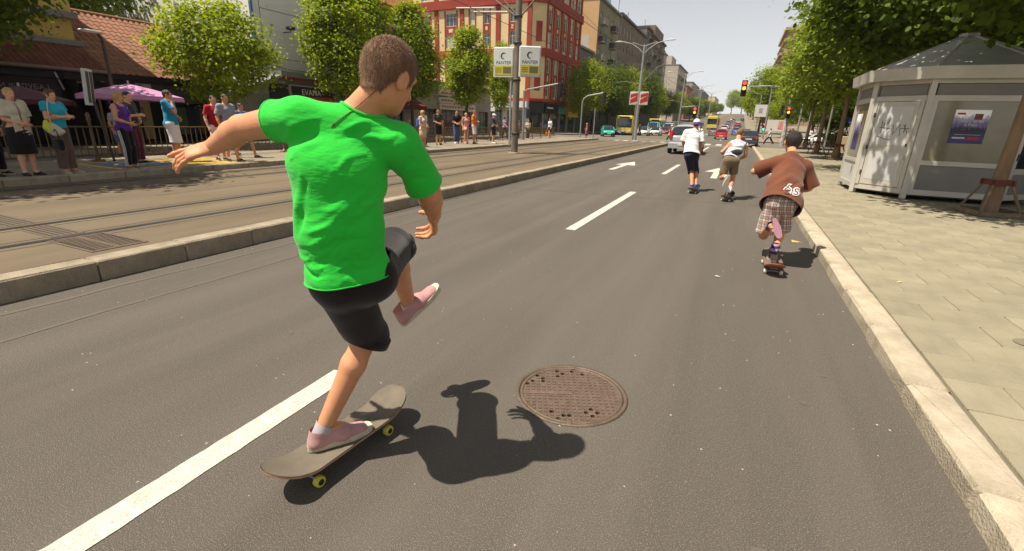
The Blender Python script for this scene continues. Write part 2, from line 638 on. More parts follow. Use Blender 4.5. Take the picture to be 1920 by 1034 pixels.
tag(strip('cross_street', -90, -5.475, [46.3, 56, 67], M_ASPHALT2, 0.012), kind='structure')
tag(strip('side_street', 1.205, 90, [57.0, 62, 67], M_ASPHALT2, 0.008), kind='structure')
tram = tag(strip('tram_bed', -12.2, -5.72, [-14, 0, 20, 46.25], M_TRAMBED, 0.18), kind='structure')
tag(strip('tram_bed_beyond', -12.2, -5.475, [67.0, 75] + _far, M_TRAMBED, 0.03), kind='structure')
oncoming = tag(strip('oncoming_road', -21.5, -15.9, [-30, 0, 46.2], M_ASPHALT2, 0.03), kind='structure')
tag(strip('oncoming_road_beyond', -21.5, -12.25, [67.05] + _far, M_ASPHALT2, 0.02), kind='structure')
tag(strip('left_pavement', -40, -21.7, [-30, 0, 46.2], M_PLAT, 0.17), kind='structure')
tag(strip('left_pavement_beyond', -34, -21.6, [67.1] + _far, M_PLAT, 0.15), kind='structure')
tag(strip('right_pavement_beyond', 1.4, 60, [67.0] + _far, M_PLAT, 0.1), kind='structure')

# painted markings on the road
def rect_mark(parent, name, x0, x1, y0, y1, z, m, n=1):
    vs, fs = [], []
    for i in range(n + 1):
        y = y0 + (y1 - y0) * i / n
        j = 0.0025 if n > 9 else 0.0
        vs += [(x0 + random.uniform(-j, j), y, z + zg(y)), (x1 + random.uniform(-j, j), y, z + zg(y))]
    for i in range(n):
        fs.append((2 * i, 2 * i + 1, 2 * i + 3, 2 * i + 2))
    return obj(name, mesh(name, vs, fs, m), parent)
_nl = rect_mark(road, 'lane_line', -2.19, -2.04, -3.2, 2.03, 0.004, M_PAINT, 90)
for v in _nl.data.vertices:
    v.co.x += 0.032 * (2.03 - v.co.y) / 1.5 * (0.6 if v.co.y < 0.5 else 1.0)
for (y0, y1) in ((7.0, 12.1), (17.4, 22.35), (29.5, 44.5)):
    rect_mark(road, 'lane_line', -2.27, -2.11, y0, y1, 0.004, M_PAINT, 90)
for y0 in range(70, 180, 10):
    rect_mark(road, 'lane_line', -2.27, -2.11, y0, y0 + 5, 0.006, M_PAINT, 2)
_arrow = [(-0.10, 0), (0.10, 0), (0.10, 2.5), (0.42, 2.5), (0.0, 4.7), (-0.42, 2.5), (-0.10, 2.5)]
_arrow_me = mesh('arrow_marking', [(x, y, 0) for x, y in _arrow], [(0, 1, 2, 6), (5, 6, 2, 3, 4)], M_PAINT)
for (x, y) in ((-4.15, 17.8), (-0.55, 17.1)):
    obj('arrow_marking', _arrow_me, road, (x, y, 0.004))
for i in range(6):
    x = -4.9 + i * 1.0
    rect_mark(road, 'zebra_stripe', x, x + 0.5, 49.6, 53.4, 0.005, M_PAINT)
rect_mark(road, 'stop_line', -5.3, 1.05, 47.4, 47.9, 0.005, M_PAINT)
_cs = bpy.data.objects['cross_street']
for i in range(7):
    x = -12.1 + i * 0.95
    rect_mark(_cs, 'zebra_stripe', x, x + 0.5, 49.6, 53.4, 0.018, M_PAINT)
M_SEAM = mat('asphalt_seam', srgb(84, 77, 69), srgb(96, 88, 79), scale=20, rough=0.8)
def seam(pts, w=0.035, parent=None, z=0.003, m=None):
    vs, fs = [], []
    for i, (x, y) in enumerate(pts):
        a = Vector(pts[max(i - 1, 0)]); b = Vector(pts[min(i + 1, len(pts) - 1)])
        t = (b - a).normalized(); nrm = Vector((-t.y, t.x)) * w * random.uniform(0.35, 0.65)
        vs += [(x + nrm.x, y + nrm.y, z), (x - nrm.x, y - nrm.y, z)]
    for i in range(len(pts) - 1):
        fs.append((2 * i, 2 * i + 1, 2 * i + 3, 2 * i + 2))
    return obj('asphalt_seam', mesh('asphalt_seam', vs, fs, m or M_SEAM), parent or road)
def wavy(x0, y0, x1, y1, n=14, a=0.02):
    return [(x0 + (x1 - x0) * i / n + random.uniform(-a, a), y0 + (y1 - y0) * i / n + random.uniform(-a, a)) for i in range(n + 1)]
seam(wavy(0.35, 8.6, 0.42, 12.5)); seam(wavy(0.42, 12.6, 0.40, 30.0, 30))
seam(wavy(-5.0, 10.9, 1.1, 11.6, 30), 0.03); seam(wavy(-5.2, 0.6, -5.0, 9.0, 20), 0.05)
seam(wavy(-4.55, -1.0, -4.7, 22.0, 40), 0.04)

# tram rails set in the bed
for xr in (-6.90, -7.93, -10.62, -11.68):
    MB().box(xr - 0.03, xr + 0.03, -13.9, 46.2, 0.15, 0.186).build('rail', M_STEEL, tram)
    MB().box(xr + 0.034, xr + 0.075, -13.9, 46.2, 0.15, 0.184).build('rail_groove', M_GROOVE, tram)
    seam(wavy(xr - 0.16, -2, xr - 0.16, 44, 60, 0.01), 0.03, tram, 0.1835)
    seam(wavy(xr + 0.20, -2, xr + 0.20, 44, 60, 0.01), 0.03, tram, 0.1835)
for y in (9.2, 17.5, 28.0):
    seam(wavy(-12.1, y, -5.8, y + 0.1, 20, 0.01), 0.03, tram, 0.1835)
# pale strip of concrete along the tram kerb
# drain across the rails: slotted grate and two mesh covers
dr = empty('drain_grate', (-6.36, 2.72, 0.18), R(0), 'rusty slotted iron drain grate beside the near tram rail', 'drain grate')
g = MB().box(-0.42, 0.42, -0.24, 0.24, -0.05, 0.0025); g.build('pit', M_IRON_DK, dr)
g = MB()
for (a, b, c, d) in ((-0.45, 0.45, -0.27, -0.235), (-0.45, 0.45, 0.235, 0.27), (-0.45, -0.415, -0.235, 0.235), (0.415, 0.45, -0.235, 0.235), (-0.415, 0.415, -0.02, 0.02)):
    g.box(a, b, c, d, -0.03, 0.008)
g.build('frame', M_IRON, dr)
_bar = MB().box(-0.020, 0.020, -0.215, -0.02, -0.03, 0.007).box(-0.020, 0.020, 0.02, 0.215, -0.03, 0.007).data('bar', M_IRON)
for i in range(12):
    obj('bar', _bar, dr, (-0.385 + i * 0.07, 0, 0))
for k, (x0, x1, lab) in enumerate(((-7.80, -6.98, 'iron mesh drain cover lying between the two near rails'), (-9.3, -8.05, 'iron mesh drain cover at the edge of the frame beyond the near rails'))):
    d2 = MB().box(x0, x1, 2.55, 2.88, 0.15, 0.185)
    o = tag(d2.build('drain_cover', mat('worn_iron', srgb(104, 92, 76), srgb(88, 77, 64), scale=10, rough=0.7, metal=0.2)), lab, 'drain cover')
    g = MB()
    nxx = int((x1 - x0) / 0.055)
    for i in range(nxx):
        for j in range(5):
            g.box(x0 + 0.015 + i * 0.055, x0 + 0.045 + i * 0.055, 2.585 + j * 0.057, 2.605 + j * 0.057, 0.1855, 0.1875)
    tag(g.build('mesh_holes', M_GROOVE, o), kind='stuff')

# kerbs, stone by stone
def kerb(name, x0, x1, z0, z1, y0, y1, L, m, b=0.015, jit=0.004):
    root = tag(empty(name, (0, 0, 0)), kind='structure')
    variants = []
    for k in range(4):
        mb = MB().bevbox(x0, x1, 0.004, L - 0.004, z0, z1, b)
        v = []
        for (x, y, z) in mb.v:
            v.append((x + random.uniform(-jit, jit), y, z + (random.uniform(-jit, jit) if z > z0 + 0.01 else 0)))
        mb.v = v
        variants.append(mb.data('kerb_stone', m))
    n = int((y1 - y0) / L)
    for i in range(n):
        o = obj('kerb_stone', variants[i % 4 if i % 3 else (i * 7) % 4], root, (random.uniform(-0.006, 0.006), y0 + i * L, random.uniform(-0.004, 0.004)))
    return root
kerb('tram_kerb', -5.72, -5.465, -0.05, 0.20, -2.69, 46.2, 0.83, M_KERB)
kerb('pavement_kerb', 1.195, 1.415, -0.05, 0.125, 0.4, 56.9, 1.0, M_KERBR, 0.02, 0.006)
kerb('platform_kerb', -12.42, -12.17, 0.05, 0.32, -3, 46.9, 1.0, M_KERB, 0.02)
kerb('far_platform_kerb', -15.95, -15.75, -0.05, 0.31, -6, 46.9, 1.0, M_KERB, 0.02)
MB().box(-21.72, -21.48, -10, 46.3, -0.05, 0.18).build('far_pavement_kerb', M_KERB)['kind'] = 'structure'
MB().box(-5.72, -5.47, 67.0, 85, -0.05, 0.14).build('tram_kerb_beyond', M_KERB)['kind'] = 'structure'

# tram stop platform with its painted boarding field
plat = tag(strip('tram_platform', -15.8, -12.4, [-10, 5, 20, 46.3], M_PLAT, 0.31), kind='structure')
PZ = 0.314
for a in ((-14.75, -12.62, 6.15, 6.27), (-14.75, -12.62, 9.18, 9.30), (-14.75, -14.63, 6.27, 9.18), (-12.74, -12.62, 6.27, 9.18)):
    obj('painted_border', mesh('painted_border', [(a[0], a[2], PZ), (a[1], a[2], PZ), (a[1], a[3], PZ), (a[0], a[3], PZ)], [(0, 1, 2, 3)], M_YELLOW), plat)
for i in range(5):
    x = -14.4 + i * 0.40
    obj('painted_stripe', mesh('painted_stripe', [(x, 7.75, PZ), (x + 0.2, 7.75, PZ), (x + 0.45, 9.1, PZ), (x + 0.25, 9.1, PZ)], [(0, 1, 2, 3)], M_YELLOW), plat)
bl = obj('painted_square', mesh('painted_square', [(-14.5, 6.42, PZ), (-12.95, 6.42, PZ), (-12.95, 7.65, PZ), (-14.5, 7.65, PZ)], [(0, 1, 2, 3)], M_BLUE), plat)
# wheelchair sign: open wheel ring, body and head
wc = MB()
cx, cy = -13.75, 6.98
seg = [(cx + 0.34 * math.cos(a), cy + 0.34 * math.sin(a)) for a in np.linspace(R(60), R(350), 16)]
def flat_path(mb, pts, w, z):
    vs, fs = [], []
    for i, p in enumerate(pts):
        a = Vector(pts[max(i - 1, 0)]); b = Vector(pts[min(i + 1, len(pts) - 1)])
        t = (b - a).normalized(); q = Vector((-t.y, t.x)) * w / 2
        vs += [(p[0] + q.x, p[1] + q.y, z), (p[0] - q.x, p[1] - q.y, z)]
    for i in range(len(pts) - 1):
        fs.append((2 * i + 1, 2 * i + 3, 2 * i + 2, 2 * i))
    mb.add(vs, fs)
flat_path(wc, seg, 0.08, PZ + 0.004)
flat_path(wc, [(cx - 0.45, cy + 0.1), (cx - 0.05, cy + 0.1), (cx - 0.05, cy + 0.02)], 0.09, PZ + 0.005)
flat_path(wc, [(cx - 0.05, cy + 0.1), (cx + 0.3, cy + 0.12), (cx + 0.45, cy + 0.4)], 0.09, PZ + 0.006)
wc.lathe([(0.0, 0), (0.1, 0)], 12, Matrix.Translation((cx - 0.58, cy + 0.1, PZ + 0.004)))
wc.build('wheelchair_sign', M_PAINT, plat)
obj('painted_strip', mesh('painted_strip', [(-15.0, 15.0, PZ), (-12.5, 15.0, PZ), (-12.5, 16.0, PZ), (-15.0, 16.0, PZ)], [(0, 1, 2, 3)], M_YELLOW), plat)

# right pavement: slabs one by one where they can be told apart
rp = tag(strip('right_pavement', 1.41, 60, [-8, 0, 20, 56.9], M_JOINT, 0.106, nx=4), kind='structure')
SX, SY = 0.60, 0.40
slab_me = []
for k in range(3):
    slab_me.append(MB().bevbox(0.004, SX - 0.004, 0.004, SY - 0.004, 0.06, 0.121, 0.006).data('paving_slab', M_SLAB))
cands = []
for j in range(0, 110):
    y = 1.2 + j * SY
    off = (0.0, 0.3)[j % 2]
    i = -1
    while True:
        x = 1.42 + off - 0.6 + i * SX
        i += 1
        if x > 3.6 + 0.52 * y or x > 26:
            break
        if x + SX < 1.45:
            continue
        cands.append((math.hypot(x, y), x, y))
cands.sort()
_near, _rest = cands[:300], cands[300:]
for (d, x, y) in _near:
    o = obj('paving_slab', slab_me[random.randrange(3)], rp, (max(x, 1.418), y, random.uniform(-0.002, 0.002)))
    if x < 1.418:
        o.scale.x = (x + SX - 1.418) / SX
mb = MB()
for (d, x, y) in _rest:
    z = 0.12 + random.uniform(-0.002, 0.002)
    xa = max(x, 1.42)
    mb.add([(xa + .004, y + .004, z), (x + SX - .004, y + .004, z), (x + SX - .004, y + SY - .004, z), (xa + .004, y + SY - .004, z)], [(0, 1, 2, 3)])
M_SLAB2 = mat('paving_slab_stone_far', srgb(146, 137, 115), srgb(128, 120, 101), scale=3.0, rough=0.88, bump=0.3, bscale=90, spec=0.2, island=0.12)
tag(mb.build('far_paving_slabs', M_SLAB2, rp), kind='stuff')
tag(strip('park_paving', 22, 60, [-8, 56.8], M_PLAT, 0.118), kind='structure')

# manhole cover with real studs, slots and holes
mh = empty('manhole_cover', (-0.70, 2.49, 0.0), R(24), 'round cast iron manhole cover with studs and holes in the asphalt', 'manhole cover')
mb = MB().lathe([(0.345, 0.0), (0.345, 0.008), (0.322, 0.009), (0.322, -0.03)], 56)
mb.build('ring', M_IRON, mh)
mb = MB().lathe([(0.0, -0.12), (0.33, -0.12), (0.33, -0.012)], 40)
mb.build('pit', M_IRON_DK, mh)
pitch = 0.0335
holes = set()
_hl = [(-8, 3), (-7, 4), (-5, 5), (-5, 4), (-6, 6), (-2, 6), (-1, 7), (-2, 8), (1, 8), (3, 7), (2, -6), (3, -7), (4, -6), (3, -5), (-2, -7), (-3, -8), (-4, -6), (-1, -7)]
for h in _hl:
    holes.add(h)
base, stud = MB(), MB()
for i in range(-10, 11):
    for j in range(-10, 11):
        x, y = i * pitch, j * pitch
        rr = math.hypot(x, y)
        if rr > 0.312:
            continue
        if (i, j) in holes and rr < 0.30:
            a = pitch / 2
            # octagonal opening
            o8 = [(x + a * 0.92 * math.cos(t), y + a * 0.92 * math.sin(t)) for t in [R(22.5 + 45 * q) for q in range(8)]]
            cr = [(x + a, y + a), (x - a, y + a), (x - a, y - a), (x + a, y - a)]
            for q in range(4):
                c = cr[q]
                base.add([(c[0], c[1], 0.0), (*o8[2 * q + 1 if False else (2 * q) % 8], 0.0), (*o8[(2 * q + 1) % 8], 0.0)], [(0, 2, 1)])
                base.add([(*o8[(2 * q + 1) % 8], 0.0), (cr[q][0], cr[q][1], 0), (cr[(q + 1) % 4][0], cr[(q + 1) % 4][1], 0), (*o8[(2 * q + 2) % 8], 0.0)], [(0, 1, 2, 3)])
            for q in range(8):
                p, p2 = o8[q], o8[(q + 1) % 8]
                base.add([(*p, 0), (*p2, 0), (*p2, -0.03), (*p, -0.03)], [(0, 1, 2, 3)])
        else:
            a = pitch / 2
            base.add([(x - a, y - a, 0), (x + a, y - a, 0), (x + a, y + a, 0), (x - a, y + a, 0)], [(0, 1, 2, 3)])
            if abs(j) <= 0 and i < 1:
                continue
            if rr < 0.297 and random.random() < 0.93:
                s = pitch * 0.30
                t = s * 0.8
                z1 = 0.006
                stud.add([(x - s, y - s, 0), (x + s, y - s, 0), (x + s, y + s, 0), (x - s, y + s, 0),
                          (x - t, y - t, z1), (x + t, y - t, z1), (x + t, y + t, z1), (x - t, y + t, z1)],
                         [(4, 5, 6, 7), (0, 1, 5, 4), (1, 2, 6, 5), (2, 3, 7, 6), (3, 0, 4, 7)])
base.lathe([(0.298, 0.001), (0.3, 0.006), (0.318, 0.006), (0.319, -0.02)], 56)
base.build('plate', M_IRON, mh)
M_STUD = mat('cast_iron_worn', srgb(134, 112, 98), srgb(104, 86, 78), scale=20, rough=0.45, metal=0.45)
tag(stud.build('studs', M_STUD, mh), kind='stuff')
MB().bevbox(-0.298, 0.01, -0.017, 0.017, 0, 0.007, 0.003).build('bar', M_STUD, mh)
for a in (R(82), R(262)):
    MB().bevbox(-0.02, 0.02, -0.014, 0.014, 0, 0.011, 0.003).build('lug', M_STUD, mh, (0.315 * math.cos(a), 0.315 * math.sin(a), 0), (0, 0, a))
# wet-looking dark stain discs of old chewing gum and oil spots
M_SPOT = mat('oil_spot', srgb(84, 77, 70), srgb(94, 87, 79), rough=0.7)
for (x, y, r, m_) in ((0.62, 3.05, 0.02, M_SPOT), (0.78, 3.5, 0.018, M_SPOT), (-2.9, 2.3, 0.02, M_SPOT), (0.33, 1.72, 0.035, M_SPOT)):
    pts = [(x + r * random.uniform(0.7, 1.2) * math.cos(a), y + r * random.uniform(0.9, 1.6) * math.sin(a), 0.003) for a in np.linspace(0, 6.0, 11)]
    obj('oil_spot', mesh('oil_spot', pts, [tuple(range(11))], m_), road)
pts = [(2.32 + 0.19 * math.cos(a), 4.55 + 0.12 * math.sin(a), 0.1245) for a in np.linspace(0, 6.0, 16)]
obj('oil_stain', mesh('oil_stain', pts, [tuple(range(16))], mat('pavement_stain', srgb(112, 104, 86), srgb(120, 111, 92), rough=0.7)), rp)
# grit: small pale stones and flecks on the asphalt
g = MB()
for _ in range(420):
    x, y = random.uniform(-5.3, 1.15), random.uniform(0.5, 12) ** 1.0
    r = random.uniform(0.003, 0.009)
    a = random.uniform(0, 6.28)
    z = r * 0.7
    g.add([(x + r * math.cos(a), y + r * math.sin(a), 0.001), (x + r * math.cos(a + 2.1), y + r * math.sin(a + 2.1), 0.001), (x + r * math.cos(a + 4.2), y + r * math.sin(a + 4.2), 0.001), (x, y, z)],
          [(0, 1, 3), (1, 2, 3), (2, 0, 3)])
tag(g.build('road_grit', mat('grit', srgb(196, 188, 172), srgb(150, 142, 128), scale=30, rough=0.9)), 'small pale grit and stone chips scattered on the asphalt', 'grit', kind='stuff')
# dry leaf and paper scraps by the kerb
def scrap(name, x, y, s, m, label, cat, z=0.004):
    pts = []
    n = 9
    for i in range(n):
        a = 2 * math.pi * i / n
        r = s * random.uniform(0.55, 1.0) * (1.5 if i % 3 == 0 else 0.8)
        pts.append((r * math.cos(a), r * 0.7 * math.sin(a), 0.004 + 0.012 * random.random()))
    pts.append((0, 0, 0.018))
    return tag(obj(name, mesh(name, pts, [(i, (i + 1) % n, n) for i in range(n)], m), None, (x, y, z - 0.002)), label, cat)
scrap('dry_leaf', 1.02, 8.02, 0.085, mat('dry_leaf', srgb(206, 170, 104), srgb(176, 132, 72), scale=30, rough=0.7), 'yellow dry plane leaf lying on the road by the kerb', 'leaf')
scrap('paper_scrap', 0.02, 5.55, 0.03, M_PAINT, 'tiny white paper scrap on the asphalt ahead of the manhole', 'litter')
scrap('leaf_scrap', 1.75, 5.9, 0.03, mat('leaf_scrap', srgb(190, 176, 90), rough=0.7), 'small yellowish leaf on the paving slabs near the kerb', 'leaf', 0.124)

# ------------------------------------------------------------------ buildings
M_GLASS = mat('window_glass', srgb(70, 80, 92), srgb(44, 50, 58), scale=0.6, rough=0.08, spec=0.8)
M_GLASSD = mat('shop_glass', srgb(46, 50, 54), srgb(26, 28, 30), scale=0.8, rough=0.1, spec=0.7)
M_FRAMEW = mat('window_frame_white', srgb(206, 204, 198), rough=0.6)
M_FRAMED = mat('window_frame_dark', srgb(70, 62, 56), rough=0.6)
M_CURTAIN = mat('blind_pale', srgb(196, 192, 182), srgb(170, 166, 156), scale=2, rough=0.8)
M_DARKWALL = mat('dark_shopfront', srgb(38, 34, 34), srgb(26, 24, 24), scale=1.2, rough=0.7)
M_CREAM = mat('plaster_cream', srgb(214, 192, 146), srgb(200, 176, 130), scale=0.6, rough=0.9, bump=0.15, bscale=20)
M_REDPL = mat('plaster_red', srgb(152, 60, 42), srgb(132, 48, 34), scale=0.7, rough=0.88, bump=0.15, bscale=20)
M_ROOFGREY = mat('roof_sheet_grey', srgb(130, 128, 126), srgb(112, 110, 108), scale=1, rough=0.7)
M_CONC = mat('facade_concrete', srgb(158, 148, 132), srgb(128, 120, 106), scale=0.35, rough=0.9, bump=0.2, bscale=12)

_WIN = {}
def window(parent, P, u, n, w, h, m_frame=None, m_pane=None, mull=(1, 1), sub=True, fr=0.07, recess=0.16):
    """Window in an opening: lower-left corner P, running along u, outward normal n."""
    m_frame = m_frame or M_FRAMEW; m_pane = m_pane or M_GLASS
    key = (round(w, 2), round(h, 2), mull, m_frame.name, m_pane.name, sub)
    if key not in _WIN:
        mb = MB()
        mb.box(0, fr, -0.04, 0.04, 0, h); mb.box(w - fr, w, -0.04, 0.04, 0, h)
        mb.box(fr, w - fr, -0.04, 0.04, 0, fr); mb.box(fr, w - fr, -0.04, 0.04, h - fr, h)
        for i in range(mull[0]):
            x = w * (i + 1) / (mull[0] + 1)
            mb.box(x - fr * 0.35, x + fr * 0.35, -0.03, 0.03, fr, h - fr)
        for i in range(mull[1]):
            z = h * (0.68 if mull[1] == 1 else (i + 1) / (mull[1] + 1))
            mb.box(fr, w - fr, -0.028, 0.028, z - fr * 0.35, z + fr * 0.35)
        if not sub:
            mb.cur = 1
            mb.add([(fr, 0, fr), (w - fr, 0, fr), (w - fr, 0, h - fr), (fr, 0, h - fr)], [(0, 1, 2, 3)])
            _WIN[key] = (mb.data('window', [m_frame, m_pane]), None)
        else:
            pn = MB().box(fr, w - fr, -0.006, 0.006, fr, h - fr).data('pane', m_pane)
            _WIN[key] = (mb.data('window', m_frame), pn)
    me, pn = _WIN[key]
    rz = math.atan2(u[1], u[0])
    o = obj('window', me, parent, (P[0] - n[0] * recess, P[1] - n[1] * recess, P[2]), (0, 0, rz))
    if pn is not None:
        obj('pane', pn, o)
    return o

def facade(parent, O, u, W, z0, z1, holes, m, depth=0.22, name='wall', mframe=None, panes=None, sub=True, mull=(1, 1), build_windows=True):
    """Wall sheet with real openings and reveals; holes = [(u0, u1, z0, z1)] in metres along u. O = (x, y)."""
    u = np.array(u, float); u /= np.linalg.norm(u)
    n = np.array((u[1], -u[0]))
    us = sorted({0.0, W} | {a for h in holes for a in h[:2]})
    zs = sorted({z0, z1} | {a for h in holes for a in h[2:4]})
    vs, fs = [], []
    def pt(a, z, d=0.0):
        return (O[0] + u[0] * a - n[0] * d, O[1] + u[1] * a - n[1] * d, z)
    def quad(a, b, c, d):
        k = len(vs); vs.extend([a, b, c, d]); fs.append((k, k + 1, k + 2, k + 3))
    for i in range(len(us) - 1):
        zc = None
        for j in range(len(zs) - 1):
            uc, z_ = (us[i] + us[i + 1]) / 2, (zs[j] + zs[j + 1]) / 2
            if any(h[0] < uc < h[1] and h[2] < z_ < h[3] for h in holes):
                continue
            quad(pt(us[i], zs[j]), pt(us[i + 1], zs[j]), pt(us[i + 1], zs[j + 1]), pt(us[i], zs[j + 1]))
    for h in holes:
        a, b, c, d = h[:4]
        quad(pt(a, c), pt(a, c, depth), pt(a, d, depth), pt(a, d)); quad(pt(b, c, depth), pt(b, c), pt(b, d), pt(b, d, depth))
        quad(pt(a, c), pt(b, c), pt(b, c, depth), pt(a, c, depth)); quad(pt(a, d, depth), pt(b, d, depth), pt(b, d), pt(a, d))
    w = obj(name, mesh(name, vs, fs, m), parent)
    if build_windows:
        for k, h in enumerate(holes):
            pm = panes[k % len(panes)] if panes else None
            window(parent, (*pt(h[0], h[2])[:2], h[2]), u, n, h[1] - h[0], h[3] - h[2], mframe, pm, h[4] if len(h) > 4 else mull, sub, recess=depth - 0.05)
    return w

def ubox(parent, name, O, u, a0, a1, d0, d1, z0, z1, m):
    """Box on a facade: a along u, d outwards."""
    u = np.array(u, float); u /= np.linalg.norm(u)
    n = np.array((u[1], -u[0]))
    M = Matrix(((u[0], n[0], 0, O[0]), (u[1], n[1], 0, O[1]), (0, 0, 1, 0), (0, 0, 0, 1)))
    return MB().box(a0, a1, d0, d1, z0, z1, M).build(name, m, parent)

# ---- low house with tiled roofs, yellow upper storey and dark shops
XF = -25.0
M_TILE = mat('roof_tile_clay', srgb(150, 104, 76), srgb(112, 74, 56), scale=3, rough=0.85, bump=0.3, bscale=40, objrand=0.16)
M_TILE2 = mat('roof_tile_clay_shaded', srgb(126, 74, 54), srgb(92, 56, 44), scale=2, rough=0.85, island=0.25)  # darker clay: shade on the lower roof strip is put into the colour
M_YWALL = mat('plaster_yellow', srgb(196, 170, 98), srgb(182, 156, 88), scale=0.8, rough=0.9)
hs_ = empty('tiled_house', (0, 0, 0), 0, 'low house with clay tile roofs, yellow upper wall and dark shopfronts', 'house')
# ground floor wall with shop openings
facade(hs_, (XF, 17.4), (0, -1), 12.9, 0.1, 3.12, [(0.9, 4.4, 0.2, 2.75), (5.0, 6.1, 0.2, 2.6), (6.5, 9.0, 0.2, 2.7), (9.6, 12.6, 0.2, 2.7)], M_DARKWALL, depth=0.9, build_windows=False)
MB().box(-33, XF - 0.9, 4.5, 17.4, 0.1, 3.1).build('shop_interior', mat('shop_interior', srgb(40, 36, 34), srgb(28, 25, 24), scale=2, rough=0.9), hs_)
MB().box(-33, XF - 0.001, 17.4, 17.6, 0.1, 5.0).build('gable_wall', M_DARKWALL, hs_)
MB().box(-33, XF - 0.001, 4.3, 4.5, 0.1, 5.0).build('gable_wall', M_DARKWALL, hs_)
# roller shutter of horizontal slats over the right shop
_sl = MB().tube([(0, 0, 0), (0, -3.5, 0)], 0.05, 6).data('shutter_slat', mat('shutter_grey_green', srgb(98, 100, 88), srgb(80, 82, 72), scale=3, rough=0.6))
for k in range(8):
    obj('shutter_slat', _sl, hs_, (XF - 0.12, 16.5, 2.70 - k * 0.095))
MB().box(XF - 0.2, XF + 0.12, 13.0, 16.6, 2.72, 2.95).build('shutter_box', mat('shutter_box', srgb(70, 68, 62), rough=0.6), hs_)
MB().box(XF - 0.05, XF + 0.22, 16.55, 17.1, 0.1, 3.0).build('pillar', M_CONC, hs_)
# clothes hanging under the shutter
for k in range(9):
    c = random.choice([srgb(120, 40, 44), srgb(150, 140, 60), srgb(60, 60, 70), srgb(120, 90, 60), srgb(70, 90, 60), srgb(44, 44, 60)])
    m_ = cloth('hanging_cloth_%d' % k, c)
    MB().bevbox(-0.03, 0.03, -0.14, 0.14, 0, 1.25, 0.02).build('hanging_garment', m_, hs_, (XF - 0.05, 14.6 + k * 0.21, 0.55))
# signs and panels on the shopfront
M_SIGNBK = mat('sign_black', srgb(30, 27, 27), rough=0.5)
M_SIGNTX = mat('sign_lettering_grey', srgb(150, 140, 126), rough=0.6)
MB().box(XF + 0.002, XF + 0.10, 8.3, 10.7, 2.05, 2.95).build('sign_board', M_SIGNBK, hs_)
text_obj('sign_lettering', '\u0418 IN \u0414\u0423\u0411\u0410\u0408', 0.26, M_SIGNTX, hs_, (XF + 0.105, 9.6, 2.35), (R(90), 0, R(90)))
MB().box(XF + 0.002, XF + 0.08, 10.9, 13.0, 2.15, 2.95).build('sign_board', M_SIGNBK, hs_)
for (y, z, w) in ((11.5, 2.62, 0.5), (11.6, 2.5, 0.24), (12.2, 2.72, 0.12), (12.6, 2.5, 0.5), (12.5, 2.62, 0.35)):
    MB().box(XF + 0.081, XF + 0.086, y - w / 2, y + w / 2, z - 0.02, z + 0.02).build('sign_line', M_SIGNTX, hs_)
MB().box(XF + 0.002, XF + 0.09, 12.15, 12.95, 0.4, 2.1).build('menu_board', M_SIGNBK, hs_)
for k in range(5):
    rg = MB().lathe([(0.24, -0.008), (0.26, 0.0), (0.24, 0.008), (0.22, 0.0), (0.24, -0.008)], 20)
    rg.v = [(z + XF + 0.10, x * 1.25 + 12.55, y * 0.5 + 1.9 - 0.32 * k) for x, y, z in [tuple(q) for q in rg.v]]
    rg.build('menu_ring', M_SIGNTX, hs_)
    MB().box(XF + 0.09, XF + 0.096, 12.42, 12.68, 1.88 - 0.32 * k, 1.92 - 0.32 * k).build('menu_line', M_SIGNTX, hs_)
MB().tube([(XF + 0.15, 10.6, 2.95), (XF + 0.18, 10.75, 2.3)], 0.035, 6).build('bracket', M_FRAMEW, hs_)
for y in (11.95, 9.4):
    MB().box(XF - 0.02, XF + 0.03, y - 0.04, y + 0.04, 0.2, 2.5).build('door_post', mat('door_post_ochre', srgb(150, 122, 70), rough=0.7), hs_)
MB().box(XF + 0.002, XF + 0.03, 13.02, 13.9, 0.35, 2.1).build('painted_panel', mat('painted_panel', srgb(150, 132, 92), srgb(122, 108, 76), scale=3, rough=0.8), hs_)
gr = MB()
for (a, b) in (((13.15, 1.75), (13.15, 1.2)), ((13.15, 1.75), (13.5, 1.72)), ((13.15, 1.5), (13.45, 1.5)), ((13.15, 1.2), (13.5, 1.22)), ((13.55, 1.75), (13.6, 1.15)), ((13.5, 0.95), (13.75, 0.9))):
    gr.tube([(XF + 0.036, a[0], a[1]), (XF + 0.036, b[0], b[1])], 0.022, 5)
gr.build('graffiti', mat('graffiti_red', srgb(140, 44, 40), rough=0.7), hs_)
def ac_unit(parent, x, y, z, s=1.0):
    a = MB().bevbox(0, 0.32, -0.42, 0.42, 0, 0.58, 0.02).build('air_conditioner', mat('ac_white', srgb(196, 190, 176), srgb(170, 164, 150), rough=0.6), parent, (x, y, z), scale=s)
    MB().lathe([(0.0, 0.002), (0.22, 0.004), (0.23, 0.0)], 20, Matrix.Translation((0.322, -0.1, 0.29)) @ Matrix.Rotation(R(90), 4, 'Y')).build('fan_grille', mat('ac_grille', srgb(70, 68, 64), rough=0.6), a)
    return a
ac_unit(hs_, XF + 0.06, 13.5, 2.18)
